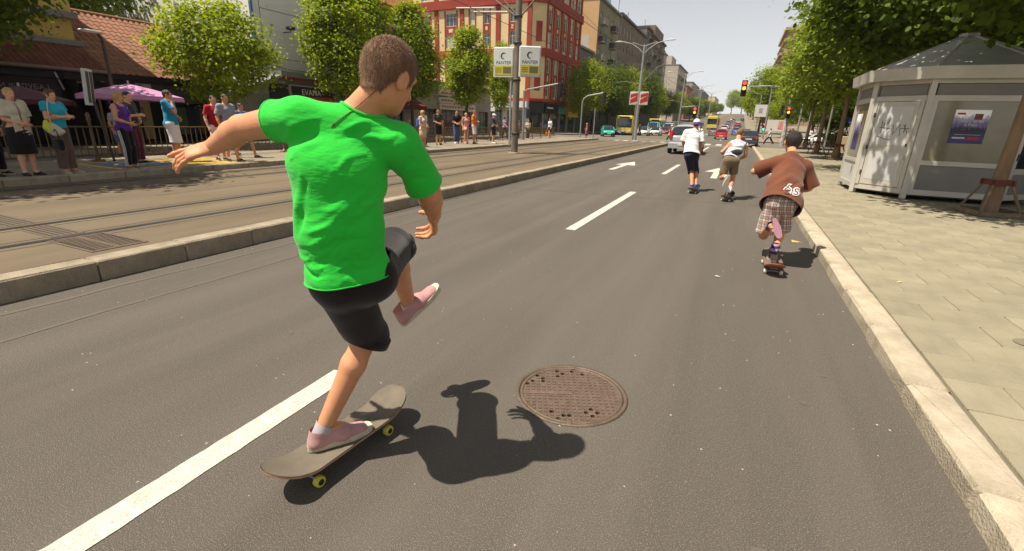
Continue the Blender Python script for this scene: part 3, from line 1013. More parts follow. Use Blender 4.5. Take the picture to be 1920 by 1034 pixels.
# lower roof strip under the yellow wall
MB().add([(XF + 0.35, 4.4, 3.12), (XF + 0.35, 12.35, 3.12), (-26.4, 12.35, 4.22), (-26.4, 4.4, 4.22)], [(0, 1, 2, 3)]).build('roof_deck', M_TILE2, hs_)
mb = MB()
for r_ in range(5):
    for k in range(36):
        y0 = 4.45 + k * 0.22
        t = r_ / 5.0
        x = XF + 0.38 - t * 1.75; z = 3.14 + t * 1.10
        for i in range(2):
            a = y0 + 0.02 + i * 0.095
            mb.add([(x, a, z + 0.02), (x, a + 0.05, z + 0.055), (x, a + 0.095, z + 0.02), (x - 0.36, a, z + 0.235), (x - 0.36, a + 0.05, z + 0.265), (x - 0.36, a + 0.095, z + 0.235)],
                   [(0, 1, 4, 3), (1, 2, 5, 4), (0, 2, 1)])
tag(mb.build('shaded_roof_tiles', M_TILE2, hs_), kind='stuff')
MB().tube([(XF + 0.45, 4.4, 3.08), (XF + 0.45, 12.4, 3.08)], 0.07, 8).build('gutter', mat('gutter_zinc', srgb(110, 100, 88), rough=0.6), hs_)
# main roof, tile by tile
RX0, RZ0, RX1, RZ1 = XF + 0.4, 3.05, -29.0, 5.9
MB().add([(RX0, 12.3, RZ0), (RX0, 17.7, RZ0), (RX1, 17.7, RZ1), (RX1, 12.3, RZ1)], [(0, 1, 2, 3)]).build('roof_deck', M_TILE2, hs_)
MB().add([(RX1, 12.3, RZ1), (RX1, 17.7, RZ1), (-33, 17.7, 3.2), (-33, 12.3, 3.2)], [(0, 1, 2, 3)]).build('roof_deck', M_TILE2, hs_)
slope = math.atan2(RZ1 - RZ0, RX0 - RX1)
Ls = math.hypot(RZ1 - RZ0, RX0 - RX1)
rows, cols = 14, 21
tl = Ls / rows; tw = 5.4 / cols
prof = []
for i in range(7):
    s_ = i / 6.0
    prof.append((s_ * tw, 0.028 * math.sin(s_ * 2 * math.pi) + 0.03))
tmb = MB()
vs = [(a, 0.0, b) for a, b in prof] + [(a, tl * 1.12, b - 0.02) for a, b in prof] + [(a, 0.0, b - 0.022) for a, b in prof]
tmb.add(vs, [(i, i + 1, 8 + i, 7 + i) for i in range(6)] + [(14 + i, 15 + i, i + 1, i) for i in range(6)])
tile_me = tmb.data('roof_tile', M_TILE)
Mr = Matrix(((0, -math.cos(slope), -math.sin(slope) * -1, 0), (1, 0, 0, 0), (0, math.sin(slope), math.cos(slope), 0), (0, 0, 0, 1)))
for i in range(rows):
    for k in range(cols):
        p0 = Vector((RX0 - math.cos(slope) * tl * i, 12.3 + k * tw, RZ0 + math.sin(slope) * tl * i + 0.012))
        o = obj('roof_tile', tile_me, hs_)
        o.matrix_local = Matrix.Translation(p0) @ Mr
MB().tube([(RX1, 12.3, RZ1 + 0.02), (RX1, 17.7, RZ1 + 0.02)], 0.10, 8).build('ridge', M_TILE, hs_)
MB().box(RX0 - 0.35, RX0 - 0.02, 12.4, 17.7, 2.88, 3.03).build('eaves_board', M_DARKWALL, hs_)
# yellow upper storey
MB().box(-33, -26.4, 4.3, 12.25, 3.9, 9.5).build('yellow_wall', M_YWALL, hs_)
MB().box(-26.38, -26.15, 4.3, 12.45, 4.14, 4.34).build('flashing', M_ROOFGREY, hs_)
MB().box(-26.398, -26.12, 4.3, 12.42, 5.18, 5.42).build('ledge', M_ROOFGREY, hs_)
MB().box(-26.398, -26.3, 4.3, 12.3, 5.42, 5.9).build('parapet', M_YWALL, hs_)

# ---- blank grey wall with the lean-to shop in front
M_BLANK = mat('render_pale_grey', srgb(236, 232, 226), srgb(220, 216, 210), scale=0.25, rough=0.9, bump=0.12, bscale=8, stretch=(1, 1, 0.5))
bw = empty('blank_wall_building', (0, 0, 0), 0, 'tall pale grey building with a blank windowless wall', 'building')
MB().box(-42, -27, 21.4, 29.5, 0.1, 17).build('wall', M_BLANK, bw)
MB().box(-42.2, -26.8, 21.2, 29.7, 17, 17.3).build('roof_edge', M_ROOFGREY, bw)
M_JT = mat('render_joint', srgb(120, 116, 112), rough=0.9)
for (z) in (4.95, 7.6, 10.2):
    MB().box(-27.0, -26.985, 22.1, 29.5, z, z + 0.025).build('joint_line', M_JT, bw)
MB().box(-27.0, -26.985, 22.08, 22.11, 3.5, 17).build('joint_line', M_JT, bw)
MB().tube([(-26.9, 21.5, 3.5), (-26.9, 21.5, 16.8)], 0.06, 8).build('downpipe', mat('pipe_blue', srgb(40, 96, 150), rough=0.5), bw)
MB().tube([(-26.95, 23.6, 6.5), (-26.3, 23.6, 6.5), (-26.3, 23.6, 6.75)], 0.03, 6).box(-26.45, -26.1, 23.4, 23.8, 6.62, 6.78).build('wall_lamp', M_FRAMED, bw)
MB().tube([(-26.98, 21.6, 4.6), (-26.97, 24.0, 4.35), (-26.98, 27.0, 4.4)], 0.015, 5).build('cable', M_FRAMED, bw)
ls = empty('lean_to_shop', (0, 0, 0), 0, 'grey lean-to shop with sloping roof edge and a black and red sign', 'shop')
M_GREYW = mat('plaster_dim_grey', srgb(132, 128, 122), srgb(114, 110, 104), scale=0.7, rough=0.9)
ys = (17.9, 21.3, 29.0)
MB().add([(-25.2, 17.9, 0.1), (-25.2, 21.3, 0.1), (-25.2, 21.3, 3.75), (-25.2, 17.9, 2.5)], [(0, 1, 2, 3)]).add([(-27, 17.9, 0.1), (-25.2, 17.9, 0.1), (-25.2, 17.9, 2.5), (-27, 17.9, 2.5)], [(0, 1, 2, 3)]).build('wall', M_GREYW, ls)
facade(ls, (-25.2, 21.3), (0, 1), 7.9, 0.1, 3.75, [(0.6, 2.6, 0.3, 2.2), (3.4, 5.0, 0.2, 2.3), (5.4, 7.4, 0.3, 2.2)], M_GREYW, 0.2, panes=[M_GLASSD], mframe=M_FRAMED)
MB().add([(-24.9, 17.7, 2.5), (-24.9, 21.3, 3.82), (-27.0, 21.3, 3.92), (-27.0, 17.7, 2.6), (-24.9, 17.7, 2.32), (-24.9, 21.3, 3.64)], [(0, 1, 2, 3), (4, 5, 1, 0)]).build('sloping_roof', M_ROOFGREY, ls)
MB().box(-27, -24.85, 21.3, 29.3, 3.75, 4.05).build('roof', M_ROOFGREY, ls)
MB().box(-25.0, -24.86, 21.3, 29.3, 3.60, 3.75).build('red_trim', mat('trim_red', srgb(120, 34, 34), rough=0.6), ls)
MB().box(-25.19, -25.1, 20.6, 21.9, 2.5, 3.3).build('sign_board', M_SIGNBK, ls)
sb = MB().box(-25.19, -25.02, 21.95, 25.6, 2.45, 3.35).build('sign_frame', mat('sign_frame_grey', srgb(170, 168, 164), rough=0.5), ls)
MB().box(-25.02, -25.0, 22.02, 25.53, 2.72, 3.28).build('sign_face_black', M_SIGNBK, ls)
MB().box(-25.02, -25.0, 22.02, 25.53, 2.52, 2.718).build('sign_face_red', mat('sign_red', srgb(190, 36, 30), rough=0.5), ls)
text_obj('sign_lettering', 'EVANA', 0.48, mat('sign_white', srgb(220, 218, 214), rough=0.5), ls, (-24.995, 23.55, 2.95), (R(90), 0, R(90)))
ac_unit(ls, -25.15, 20.4, 1.75)
# ---- fenced gate beside the lean-to
gt = empty('iron_gate', (0, 0, 0), 0, 'dark arched iron gate before the grey lean-to shop', 'gate')
for k in range(15):
    y = 18.2 + k * 0.16
    z = 1.55 + 0.22 * math.sin(math.pi * k / 14)
    MB().tube([(-24.6, y, 0.2), (-24.6, y, z)], 0.018, 5).build('bar', M_FRAMED, gt)
MB().tube([(-24.6, 18.2 + k * 0.16, 1.55 + 0.22 * math.sin(math.pi * k / 14)) for k in range(15)], 0.025, 6).build('top_rail', M_FRAMED, gt)
MB().tube([(-24.6, 18.1, 0.3), (-24.6, 20.5, 0.3)], 0.025, 6).build('bottom_rail', M_FRAMED, gt)

# ---- low shop row with awnings and small signs
sr = empty('shop_row', (0, 0, 0), 0, 'row of low grey shops with red awning and white signboards behind the young trees', 'shops')
facade(sr, (-25.4, 30.0), (0, 1), 19.0, 0.1, 4.6, [(0.5, 3.4, 0.2, 2.5), (5.6, 8.4, 0.3, 2.5), (9.2, 12.2, 0.3, 2.5), (13.0, 15.6, 0.2, 2.5), (16.2, 18.4, 0.3, 2.5)], mat('plaster_beige_grey', srgb(160, 150, 138), srgb(140, 130, 118), scale=0.6, rough=0.9), 0.25, panes=[M_GLASSD], mframe=M_FRAMED, mull=(2, 0))
MB().box(-34, -25.4 - 0.3, 30.0, 49.0, 0.1, 4.6).build('shop_body', M_GREYW, sr)
MB().box(-34, -25.2, 29.8, 49.2, 4.6, 4.85).build('roof', M_ROOFGREY, sr)
M_AWN = mat('awning_red', srgb(110, 30, 32), srgb(90, 24, 26), rough=0.8)
aw = MB().add([(-25.38, 30.2, 3.2), (-25.38, 35.0, 3.2), (-24.2, 35.0, 2.6), (-24.2, 30.2, 2.6)], [(0, 1, 2, 3)]).box(-24.22, -24.18, 30.2, 35.0, 2.3, 2.6)
aw.build('awning', M_AWN, sr)
for k in range(10):
    MB().box(-25.39, -25.34, 30.4 + k * 0.45, 30.55 + k * 0.45, 3.25, 4.4).build('wall_slat', M_AWN, sr)
M_SIGNW = mat('sign_white_board', srgb(206, 200, 194), rough=0.6)
M_SIGNRED = mat('sign_red_paint', srgb(176, 52, 46), rough=0.6)
for (y0, y1, z0, z1, bars) in ((38.4, 41.0, 3.7, 4.55, 2), (38.5, 41.2, 3.05, 3.55, 1), (38.6, 43.0, 2.5, 3.0, 1), (43.6, 45.2, 2.4, 3.1, 1)):
    MB().box(-25.39, -25.2, y0, y1, z0, z1).build('signboard', M_SIGNW, sr)
    for b in range(bars):
        zc = z0 + (z1 - z0) * (b + 0.6) / (bars + 0.2)
        n_ = int((y1 - y0) / 0.28)
        for q in range(1, n_):
            MB().box(-25.2, -25.19, y0 + q * 0.28, y0 + q * 0.28 + 0.18, zc - 0.09, zc + 0.09).build('sign_letter', M_SIGNRED, sr)

# ---- rose building with red roof behind the trees
pb = empty('rose_building', (0, 0, 0), 0, 'rose plaster building with red tiled mansard behind the trees', 'building')
M_ROSE = mat('plaster_rose', srgb(178, 122, 106), srgb(160, 106, 92), scale=0.5, rough=0.9)
hol = [(1.2 + 2.6 * i, 2.3 + 2.6 * i, z, z + 1.7) for i in range(6) for z in (3.4, 6.6, 9.8)]
facade(pb, (-35, 33.5), (0, 1), 16.5, 0.1, 12.6, hol, M_ROSE, 0.2)
facade(pb, (-48, 33.5), (1, 0), 13, 0.1, 12.6, [(2 + 3 * i, 3.1 + 3 * i, z, z + 1.7) for i in range(3) for z in (6.6, 9.8)], M_ROSE, 0.2)
MB().add([(-34.6, 33.1, 12.6), (-34.6, 50.2, 12.6), (-38, 50.2, 16.4), (-38, 36, 16.4), (-48, 33.1, 12.6), (-48, 36, 16.4)], [(0, 1, 2, 3), (4, 0, 3, 5), (5, 3, 2)]).build('roof', mat('roof_red_tile', srgb(170, 96, 70), srgb(146, 78, 56), scale=3, rough=0.85, bump=0.5, bscale=14, stretch=(1, 4, 1)), pb)
MB().box(-35.05, -34.55, 33.2, 50.1, 12.3, 12.6).build('cornice', M_REDPL, pb)
for y in (38.5, 43.5):
    sk = MB().box(-0.05, 0.05, -0.5, 0.5, -0.6, 0.6).build('skylight', M_FRAMEW, pb, (-36.1, y, 14.25), (0, R(48), 0))
    MB().box(0.05, 0.06, -0.42, 0.42, -0.52, 0.52).build('pane', M_GLASS, sk)

# ---- red and cream corner building
rb = empty('red_corner_building', (0, 0, 0), 0, 'five storey red and cream corner building with tall paired windows', 'building')
Q = np.array((-27.0, 67.5))
ul = np.array((1.0, -0.06)); ul /= np.linalg.norm(ul)
LW = 22.0
OL = (-28.6 - ul[0] * LW, 67.5 - ul[1] * LW)        # left face runs towards the corner
floors = [(5.25, 7.0), (8.5, 10.4), (12.1, 13.9), (15.1, 16.85), (18.9, 20.6)]
cols = [(18.4, 19.3), (14.1, 15.0), (11.6, 12.5), (7.2, 9.2), (2.6, 4.3)]
hol = []
for (a, b) in cols:
    for (c, d) in floors:
        if b - a > 1.5:
            hol.append((a, b, c, d, (2, 1)))
        else:
            hol.append((a, b, c, d))
facade(rb, OL, ul, LW, 4.9, 21.5, hol, M_CREAM, 0.2, panes=[M_GLASS, M_CURTAIN, M_GLASS, M_GLASS])
ur = (0, 1)
hol = [(a, b, c, d) for (a, b) in ((0.6, 1.9), (3.9, 5.2), (7.2, 8.5), (10.5, 11.8), (13.7, 15.0)) for (c, d) in floors]
OR = (-27.0, 68.8)
facade(rb, OR, ur, 16.0, 4.9, 21.5, hol, M_CREAM, 0.2, panes=[M_GLASS, M_GLASS, M_CURTAIN, M_GLASS])
cu_ = np.array((-27.0 + 28.6, 68.8 - 67.5)); CW = np.linalg.norm(cu_); cu_ /= CW
OC = (-28.6, 67.5)
facade(rb, OC, cu_, CW, 4.9, 21.5, [], M_CREAM)
for z in (12.5, 6.0):
    ubox(rb, 'red_panel', OC, cu_, CW / 2 - 0.45, CW / 2 + 0.45, -0.01, 0.05, z, z + 2.6, M_REDPL)
for (O_, u_, W_, pil, win) in ((OL, ul, LW, (0.3, 5.5, 10.2, 16.5, 21.6), cols), (OR, ur, 16.0, (0.0, 2.85, 6.2, 9.5, 12.75, 15.6), ((0.6, 1.9), (3.9, 5.2), (7.2, 8.5), (10.5, 11.8), (13.7, 15.0)))):
    for p_ in pil:
        for (z0, z1) in ((4.9, 10.6), (11.7, 17.4), (18.6, 21.4)):
            ubox(rb, 'pilaster', O_, u_, max(0.0, p_ - 0.35), min(W_, p_ + 0.35), 0.0, 0.14, z0, z1, M_REDPL)
    for (z0, z1, d) in ((4.5, 4.9, 0.35), (10.6, 11.7, 0.32), (17.4, 18.6, 0.4), (21.4, 22.2, 0.6)):
        ubox(rb, 'band', O_, u_, -0.05, W_ + 0.05, 0.0, d, z0, z1, M_REDPL)
    for (a, b) in win:      # red surrounds and spandrels with a small cream motif
        for (c, d) in ((10.4, 10.55), (7.0, 8.5), (13.9, 15.1)):
            if c < 10.2 or c > 10.6:
                ubox(rb, 'spandrel', O_, u_, a, b, 0.0, 0.05, c + 0.02, d - 0.02, M_REDPL)
                ubox(rb, 'spandrel_motif', O_, u_, a + (b - a) * 0.3, b - (b - a) * 0.3, 0.05, 0.07, c + 0.35, d - 0.35, M_CREAM)
        for (c, d) in ((5.0, 10.5), (11.8, 17.2)):
            ubox(rb, 'surround', O_, u_, a - 0.2, a - 0.01, 0.0, 0.07, c, d, M_REDPL)
            ubox(rb, 'surround', O_, u_, b + 0.01, b + 0.2, 0.0, 0.07, c, d, M_REDPL)
for (z0, z1, d) in ((4.5, 4.9, 0.35), (10.6, 11.7, 0.32), (17.4, 18.6, 0.4), (21.4, 22.2, 0.6)):
    ubox(rb, 'band', OC, cu_, -0.1, CW + 0.1, 0.0, d + 0.02, z0, z1, M_REDPL)
MB().box(-48, -27.2, 70.5, 84.7, 4.9, 21.4).build('block', M_CREAM, rb)
# shop storey
facade(rb, OL, ul, LW, 0.0, 4.5, [(1, 4, 0.2, 3.2), (5.5, 8.5, 0.2, 3.2), (10, 13, 0.2, 3.2), (14.5, 17.5, 0.2, 3.2), (18.3, 21.2, 0.2, 3.2)], mat('plaster_shop_pale', srgb(196, 192, 186), srgb(172, 168, 162), scale=0.6, rough=0.8), 0.25, panes=[M_GLASSD], mframe=M_FRAMED, mull=(2, 0))
facade(rb, OR, ur, 16.0, 0.0, 4.5, [(0.5, 3.4, 0.2, 3.0), (4.0, 7.2, 0.2, 3.0), (8, 11, 0.2, 3.0), (12, 15.4, 0.2, 3.0)], mat('plaster_shop_grey', srgb(150, 146, 140), srgb(128, 124, 118), scale=0.6, rough=0.8), 0.25, panes=[M_GLASSD], mframe=M_FRAMED, mull=(2, 0))
facade(rb, OC, cu_, CW, 0.0, 4.5, [(0.5, 1.6, 0.1, 2.8)], M_DARKWALL, 0.25, panes=[M_GLASSD], mframe=M_FRAMED)
MB().box(-48, -27.3, 70.6, 84.7, 0.0, 4.5).build('shop_body', M_GREYW, rb)
ubox(rb, 'shop_canopy', OL, ul, 5.0, 22.0, 0.02, 1.0, 3.6, 4.45, mat('canopy_white', srgb(206, 206, 206), rough=0.6))
ubox(rb, 'black_fascia', OR, ur, 0.0, 5.5, 0.02, 0.5, 2.9, 4.3, M_SIGNBK)
ubox(rb, 'black_fascia', OC, cu_, 0.0, CW, 0.02, 0.5, 2.9, 4.3, M_SIGNBK)
ubox(rb, 'fascia_lines', OR, ur, 0.6, 3.2, 0.5, 0.52, 3.6, 3.8, M_SIGNW)
ubox(rb, 'teal_fascia', OR, ur, 5.8, 9.5, 0.02, 0.4, 3.0, 3.9, mat('fascia_teal', srgb(90, 150, 150), rough=0.5))
ubox(rb, 'yellow_fascia', OR, ur, 10.5, 16.0, 0.02, 0.5, 2.6, 4.2, mat('fascia_yellow', srgb(214, 176, 40), rough=0.5))
sgn = ubox(rb, 'shop_sign', OL, ul, 13.4, 16.8, 1.0, 1.12, 3.0, 4.7, M_SIGNW)
_pc = np.array(OL) + ul * 15.1 + np.array((ul[1], -ul[0])) * 1.125
text_obj('sign_lettering', 'ALGO', 1.15, mat('sign_ink', srgb(50, 50, 54), rough=0.5), rb, (_pc[0], _pc[1], 3.85), (R(90), 0, math.atan2(ul[1], ul[0])))

# ---- apartment fronts along the left side, one after another
def block(name, label, y0, y1, x, z1, m, cols, floors, fh, ww, wh, zb=4.2, back=14.0, balcony=None, mframe=None, end=True, sub=True, roof=None, pane=None, cat='building', base=None, end_m=None, sill=True):
    o = empty(name, (0, 0, 0), 0, label, cat)
    zb0 = zg(y0)
    W = y1 - y0
    hol = []
    for i in range(cols):
        c = W * (i + 0.5) / cols
        for f in range(floors):
            z = zb0 + zb + f * fh
            if z + wh < z1 + zb0 - 0.6:
                hol.append((c - ww / 2, c + ww / 2, z, z + wh))
    facade(o, (x, y0), (0, 1), W, zb0 - 0.2, z1 + zb0, hol, m, 0.25, sub=sub, mframe=mframe, panes=pane)
    for yy, fl in ((y0, (1, 0, 3, 2)), (y1, (0, 1, 2, 3))):
        MB().add([(x, yy, zb0 - 0.2), (x - back, yy, zb0 - 0.2), (x - back, yy, z1 + zb0), (x, yy, z1 + zb0)], [fl]).build('end_wall', end_m or m, o)
    MB().box(x - back - 0.1, x + (0.5 if roof != 'flat' else 0.15), y0 - 0.1, y1 + 0.1, z1 + zb0, z1 + zb0 + (0.35 if roof != 'eaves' else 0.5)).build('roof', M_ROOFGREY if roof != 'eaves' else M_FRAMED, o)
    if balcony:
        for i in balcony:
            c = W * (i + 0.5) / cols
            for f in range(floors):
                z = zb0 + zb + f * fh - 0.35
                if z + 2 < z1 + zb0:
                    b = MB().box(x, x + 1.1, y0 + c - ww * 0.85, y0 + c + ww * 0.85, z, z + 0.15).build('balcony', M_CONC, o)
                    MB().box(x + 1.02, x + 1.1, y0 + c - ww * 0.85, y0 + c + ww * 0.85, z + 0.15, z + 1.1).box(x, x + 1.02, y0 + c - ww * 0.85, y0 + c - ww * 0.85 + 0.06, z + 0.15, z + 1.1).build('parapet', random.choice([M_CONC, M_FRAMED, M_GREYW]), b)
    if base:
        MB().box(x - 1, x + 0.3, y0 + 0.1, y1 - 0.1, zb0, zb0 + 3.4).build('shop_storey', base, o)
    return o
M_TAN = mat('plaster_tan', srgb(196, 160, 118), srgb(176, 140, 100), scale=0.25, rough=0.9, bump=0.2, bscale=6)
M_OLIVE = mat('plaster_olive_grey', srgb(140, 134, 106), srgb(120, 114, 90), scale=0.3, rough=0.9)
M_BRN = mat('stone_brown_grey', srgb(126, 112, 98), srgb(104, 92, 80), scale=0.3, rough=0.9, bump=0.25, bscale=5)
M_GRY = mat('concrete_grey', srgb(120, 114, 108), srgb(98, 93, 88), scale=0.3, rough=0.9)
M_PALE = mat('plaster_pale', srgb(186, 176, 164), srgb(166, 156, 144), scale=0.2, rough=0.9)
M_SHOPD = mat('shop_dark_strip', srgb(70, 66, 64), srgb(50, 48, 46), scale=0.4, rough=0.6)
block('dark_link_building', 'low dark grey building squeezed between red corner building and tan block', 84.9, 94.8, -27.6, 14.2, M_GRY, 3, 3, 3.2, 1.3, 1.6, base=M_SHOPD)
tb = block('tan_apartment_block', 'tall tan apartment block with olive street front and recessed balconies', 95, 112, -27, 23.4, M_OLIVE, 4, 6, 3.1, 1.5, 1.8, balcony=(0, 2), base=M_SHOPD, end_m=M_TAN, pane=[M_GLASS, M_CURTAIN])
MB().box(-27.3, -24.8, 94.2, 94.9, 24.0, 30.5).build('roof_sign_post', M_FRAMED, tb)
MB().box(-29.5, -29.1, 99, 111, 24.2, 30.8).build('roof_billboard', mat('billboard_blue', srgb(150, 196, 214), srgb(206, 216, 220), scale=0.4, rough=0.6), tb)
MB().add([(-28.2, 94.985, 12.2), (-30.6, 94.985, 12.2), (-30.0, 94.985, 17.4), (-28.6, 94.985, 17.6)], [(1, 0, 3, 2)]).build('bare_patch', M_PALE, tb)
bb = block('brown_stone_block', 'brown stone apartment block with small regular windows', 112.2, 143, -27, 23.6, M_BRN, 9, 6, 3.2, 1.2, 1.7, base=M_SHOPD, roof='eaves', pane=[M_GLASS, M_GLASS, M_CURTAIN])
gb = block('grey_balcony_block', 'weathered grey block with deep projecting balconies and wide eaves', 143.3, 178, -27, 25.5, M_GRY, 8, 7, 3.1, 1.8, 2.0, balcony=(1, 3, 5, 6), base=M_SHOPD, roof='eaves', pane=[M_GLASS, M_CURTAIN])
MB().box(-34, -26.0, 150, 166, 26, 28.5).build('attic', M_BRN, gb)
for (y, h) in ((118, 4.5), (104, 7.0), (128, 3.5), (126.5, 2.8), (150, 4)):
    an = MB().tube([(0, 0, 0), (0, 0, h)], 0.05, 5)
    for k in range(4):
        an.tube([(0, -0.7 + 0.1 * k, h - 0.3 - k * 0.35), (0, 0.7 - 0.1 * k, h - 0.3 - k * 0.35)], 0.03, 4)
    an.build('antenna', M_FRAMED, bb if 112 < y < 143 else (tb if y < 112 else gb), (-29, y, 24.2 if y < 143 else 26))
block('pale_tower_block', 'slim pale concrete tower behind the grey balcony block', 182, 198, -29, 24, M_PALE, 4, 7, 3.0, 2.0, 1.6, sub=False)
block('white_terrace_block', 'stepped whitish apartment block with roof terraces further up the street', 212, 246, -26, 21.5, M_PALE, 8, 5, 3.2, 2.2, 1.8, balcony=(1, 3, 5), sub=False, pane=[M_GLASSD, M_GLASS])
o = bpy.data.objects['white_terrace_block']
MB().box(-40, -29.5, 216, 230, 21.5 + zg(212), 25.5 + zg(212)).box(-40, -31, 232, 243, 21.5 + zg(212), 24 + zg(212)).build('roof_storey', M_PALE, o)
block('rose_gable_block', 'small rose coloured gabled building beyond the white terrace block', 262, 290, -27, 15.5, M_ROSE, 6, 4, 3.2, 1.5, 1.8, sub=False, roof='eaves')
block('beige_corner_block', 'curved beige block high on the street beyond the rose gable', 296, 345, -28, 19, M_CONC, 9, 5, 3.3, 1.8, 1.9, sub=False)
block('grey_far_block', 'grey far block near the top of the rising street', 360, 430, -27, 17, M_GRY, 10, 4, 3.4, 2.4, 2.0, sub=False)
block('ochre_far_block', 'tiny ochre house at the far end of the street', 470, 540, -24, 15, M_CREAM, 8, 3, 3.6, 2.6, 2.2, sub=False)
# ---- stone buildings on the right beyond the trees
def rblock(name, label, x, y0, y1, z1, m, cols, floors, fh, ww, wh, steps=()):
    o = empty(name, (0, 0, 0), 0, label, 'building')
    zb = zg(y0)
    W = y1 - y0
    hol = [(W * (i + 0.5) / cols - ww / 2, W * (i + 0.5) / cols + ww / 2, zb + 4 + f * fh, zb + 4 + f * fh + wh) for i in range(cols) for f in range(floors) if 4 + f * fh + wh < z1 - 1]
    facade(o, (x, y1), (0, -1), W, zb - 0.3, zb + z1, hol, m, 0.3, sub=False, panes=[M_GLASSD])
    hol = [(3 + 4.5 * i, 3 + 4.5 * i + ww, zb + 4 + f * fh, zb + 4 + f * fh + wh) for i in range(4) for f in range(floors) if 4 + f * fh + wh < z1 - 1]
    facade(o, (x, y0), (1, 0), 22, zb - 0.3, zb + z1, hol, m, 0.3, sub=False, panes=[M_GLASSD])
    for (z, d, h) in steps:
        MB().box(x - d, x + 22, y0 - d, y1, zb + z, zb + z + h).build('cornice', m, o)
    MB().box(x + 0.4, x + 22, y0 + 0.4, y1, zb + z1, zb + z1 + 0.4).build('roof', M_FRAMED, o)
    return o
M_STONE = mat('stone_warm', srgb(170, 142, 116), srgb(146, 120, 98), scale=0.25, rough=0.9, bump=0.25, bscale=5)
rblock('domed_stone_building', 'tall brown stone building with heavy cornices above the right trees', 9.6, 196, 232, 31, M_STONE, 7, 7, 4.0, 1.8, 2.4, ((22.5, 1.6, 0.9), (21.4, 0.9, 1.1), (27.0, 0.8, 0.8), (30.2, 1.0, 0.9)))
rblock('lower_stone_building', 'lower brown stone building beyond the tall cornice one', 7.2, 236, 290, 21, M_STONE, 8, 4, 4.0, 2.0, 2.4, ((15.0, 1.6, 0.9), (20.2, 1.2, 0.9)))

# ------------------------------------------------------------------ trees
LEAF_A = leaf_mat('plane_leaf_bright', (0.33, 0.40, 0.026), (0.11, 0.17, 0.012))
LEAF_B = leaf_mat('plane_leaf_deep_shaded', (0.12, 0.175, 0.022), (0.055, 0.095, 0.010))  # deeper green, carrying the shade of the dark crowns in its colour
LEAF_C = leaf_mat('lime_leaf_pale', (0.29, 0.35, 0.05), (0.10, 0.16, 0.018))
M_BARK = mat('bark_plane', srgb(142, 116, 90), srgb(104, 84, 66), scale=5, rough=0.9, bump=0.5, bscale=30, stretch=(1, 1, 0.3))
M_BARKD = mat('bark_dark', srgb(84, 70, 58), srgb(60, 50, 42), scale=5, rough=0.9, bump=0.5, bscale=30, stretch=(1, 1, 0.3))

def crown_mesh(name, m, rx, rz, nclump, per, leaf, seed, shape='round', gap=0.0):
    """Leaf-sized lobed faces gathered in clumps through an uneven volume centred on the origin."""
    rg = np.random.default_rng(seed)
    cl = []
    while len(cl) < nclump:
        p = rg.uniform(-1, 1, 3)
        r = np.linalg.norm(p)
        if r > 1 or r < 0.25:
            continue
        if rg.random() > 0.35 + 0.65 * r:
            continue
        t = (p[2] + 1) / 2
        k = {'round': 1.0, 'cone': 1.12 - 0.72 * t, 'egg': 1.08 - 0.42 * t}[shape]
        cl.append((p[0] * rx * k, p[1] * rx * k, p[2] * rz, rg.uniform(0.65, 1.25)))
    cl = np.array(cl)
    N = nclump * per
    ci = np.repeat(np.arange(nclump), per)
    s = (0.155 * rx) * cl[ci, 3]
    P = cl[ci, :3] + rg.normal(size=(N, 3)) * s[:, None] * np.array((1, 1, 0.7))
    # orientation: leaf blade mostly facing up and out
    out = P / np.array((rx, rx, rz)); out /= np.maximum(np.linalg.norm(out, axis=1), 1e-6)[:, None]
    nrm = out * 0.55 + np.array((0, 0, 0.75)) + rg.normal(size=(N, 3)) * 0.55
    nrm /= np.linalg.norm(nrm, axis=1)[:, None]
    t = rg.normal(size=(N, 3)); t -= nrm * np.sum(t * nrm, axis=1)[:, None]; t /= np.linalg.norm(t, axis=1)[:, None]
    b = np.cross(nrm, t)
    sz = leaf * rg.uniform(0.6, 1.25, N)
    prof = [(0.0, -0.5), (0.42, -0.34), (0.30, -0.05), (0.55, 0.18), (0.16, 0.22), (0.0, 0.62), (-0.16, 0.22), (-0.55, 0.18), (-0.30, -0.05), (-0.42, -0.34)] if leaf > 0.17 else \
           [(0.0, -0.5), (0.45, -0.2), (0.36, 0.25), (0.0, 0.58), (-0.36, 0.25), (-0.45, -0.2)]
    k = len(prof)
    V = np.empty((N, k, 3))
    for i, (a, c) in enumerate(prof):
        droop = -0.25 * (abs(a) ** 1.5 + 0.3 * c * c)
        V[:, i, :] = P + (t * a + b * c + nrm * droop) * sz[:, None]
    me = bpy.data.meshes.new(name)
    me.vertices.add(N * k)
    me.vertices.foreach_set('co', V.reshape(-1).astype(np.float32))
    me.loops.add(N * k)
    me.loops.foreach_set('vertex_index', np.arange(N * k, dtype=np.int32))
    me.polygons.add(N)
    me.polygons.foreach_set('loop_start', np.arange(0, N * k, k, dtype=np.int32))
    me.polygons.foreach_set('loop_total', np.full(N, k, dtype=np.int32))
    me.update(calc_edges=True)
    me.materials.append(m)
    return me, cl

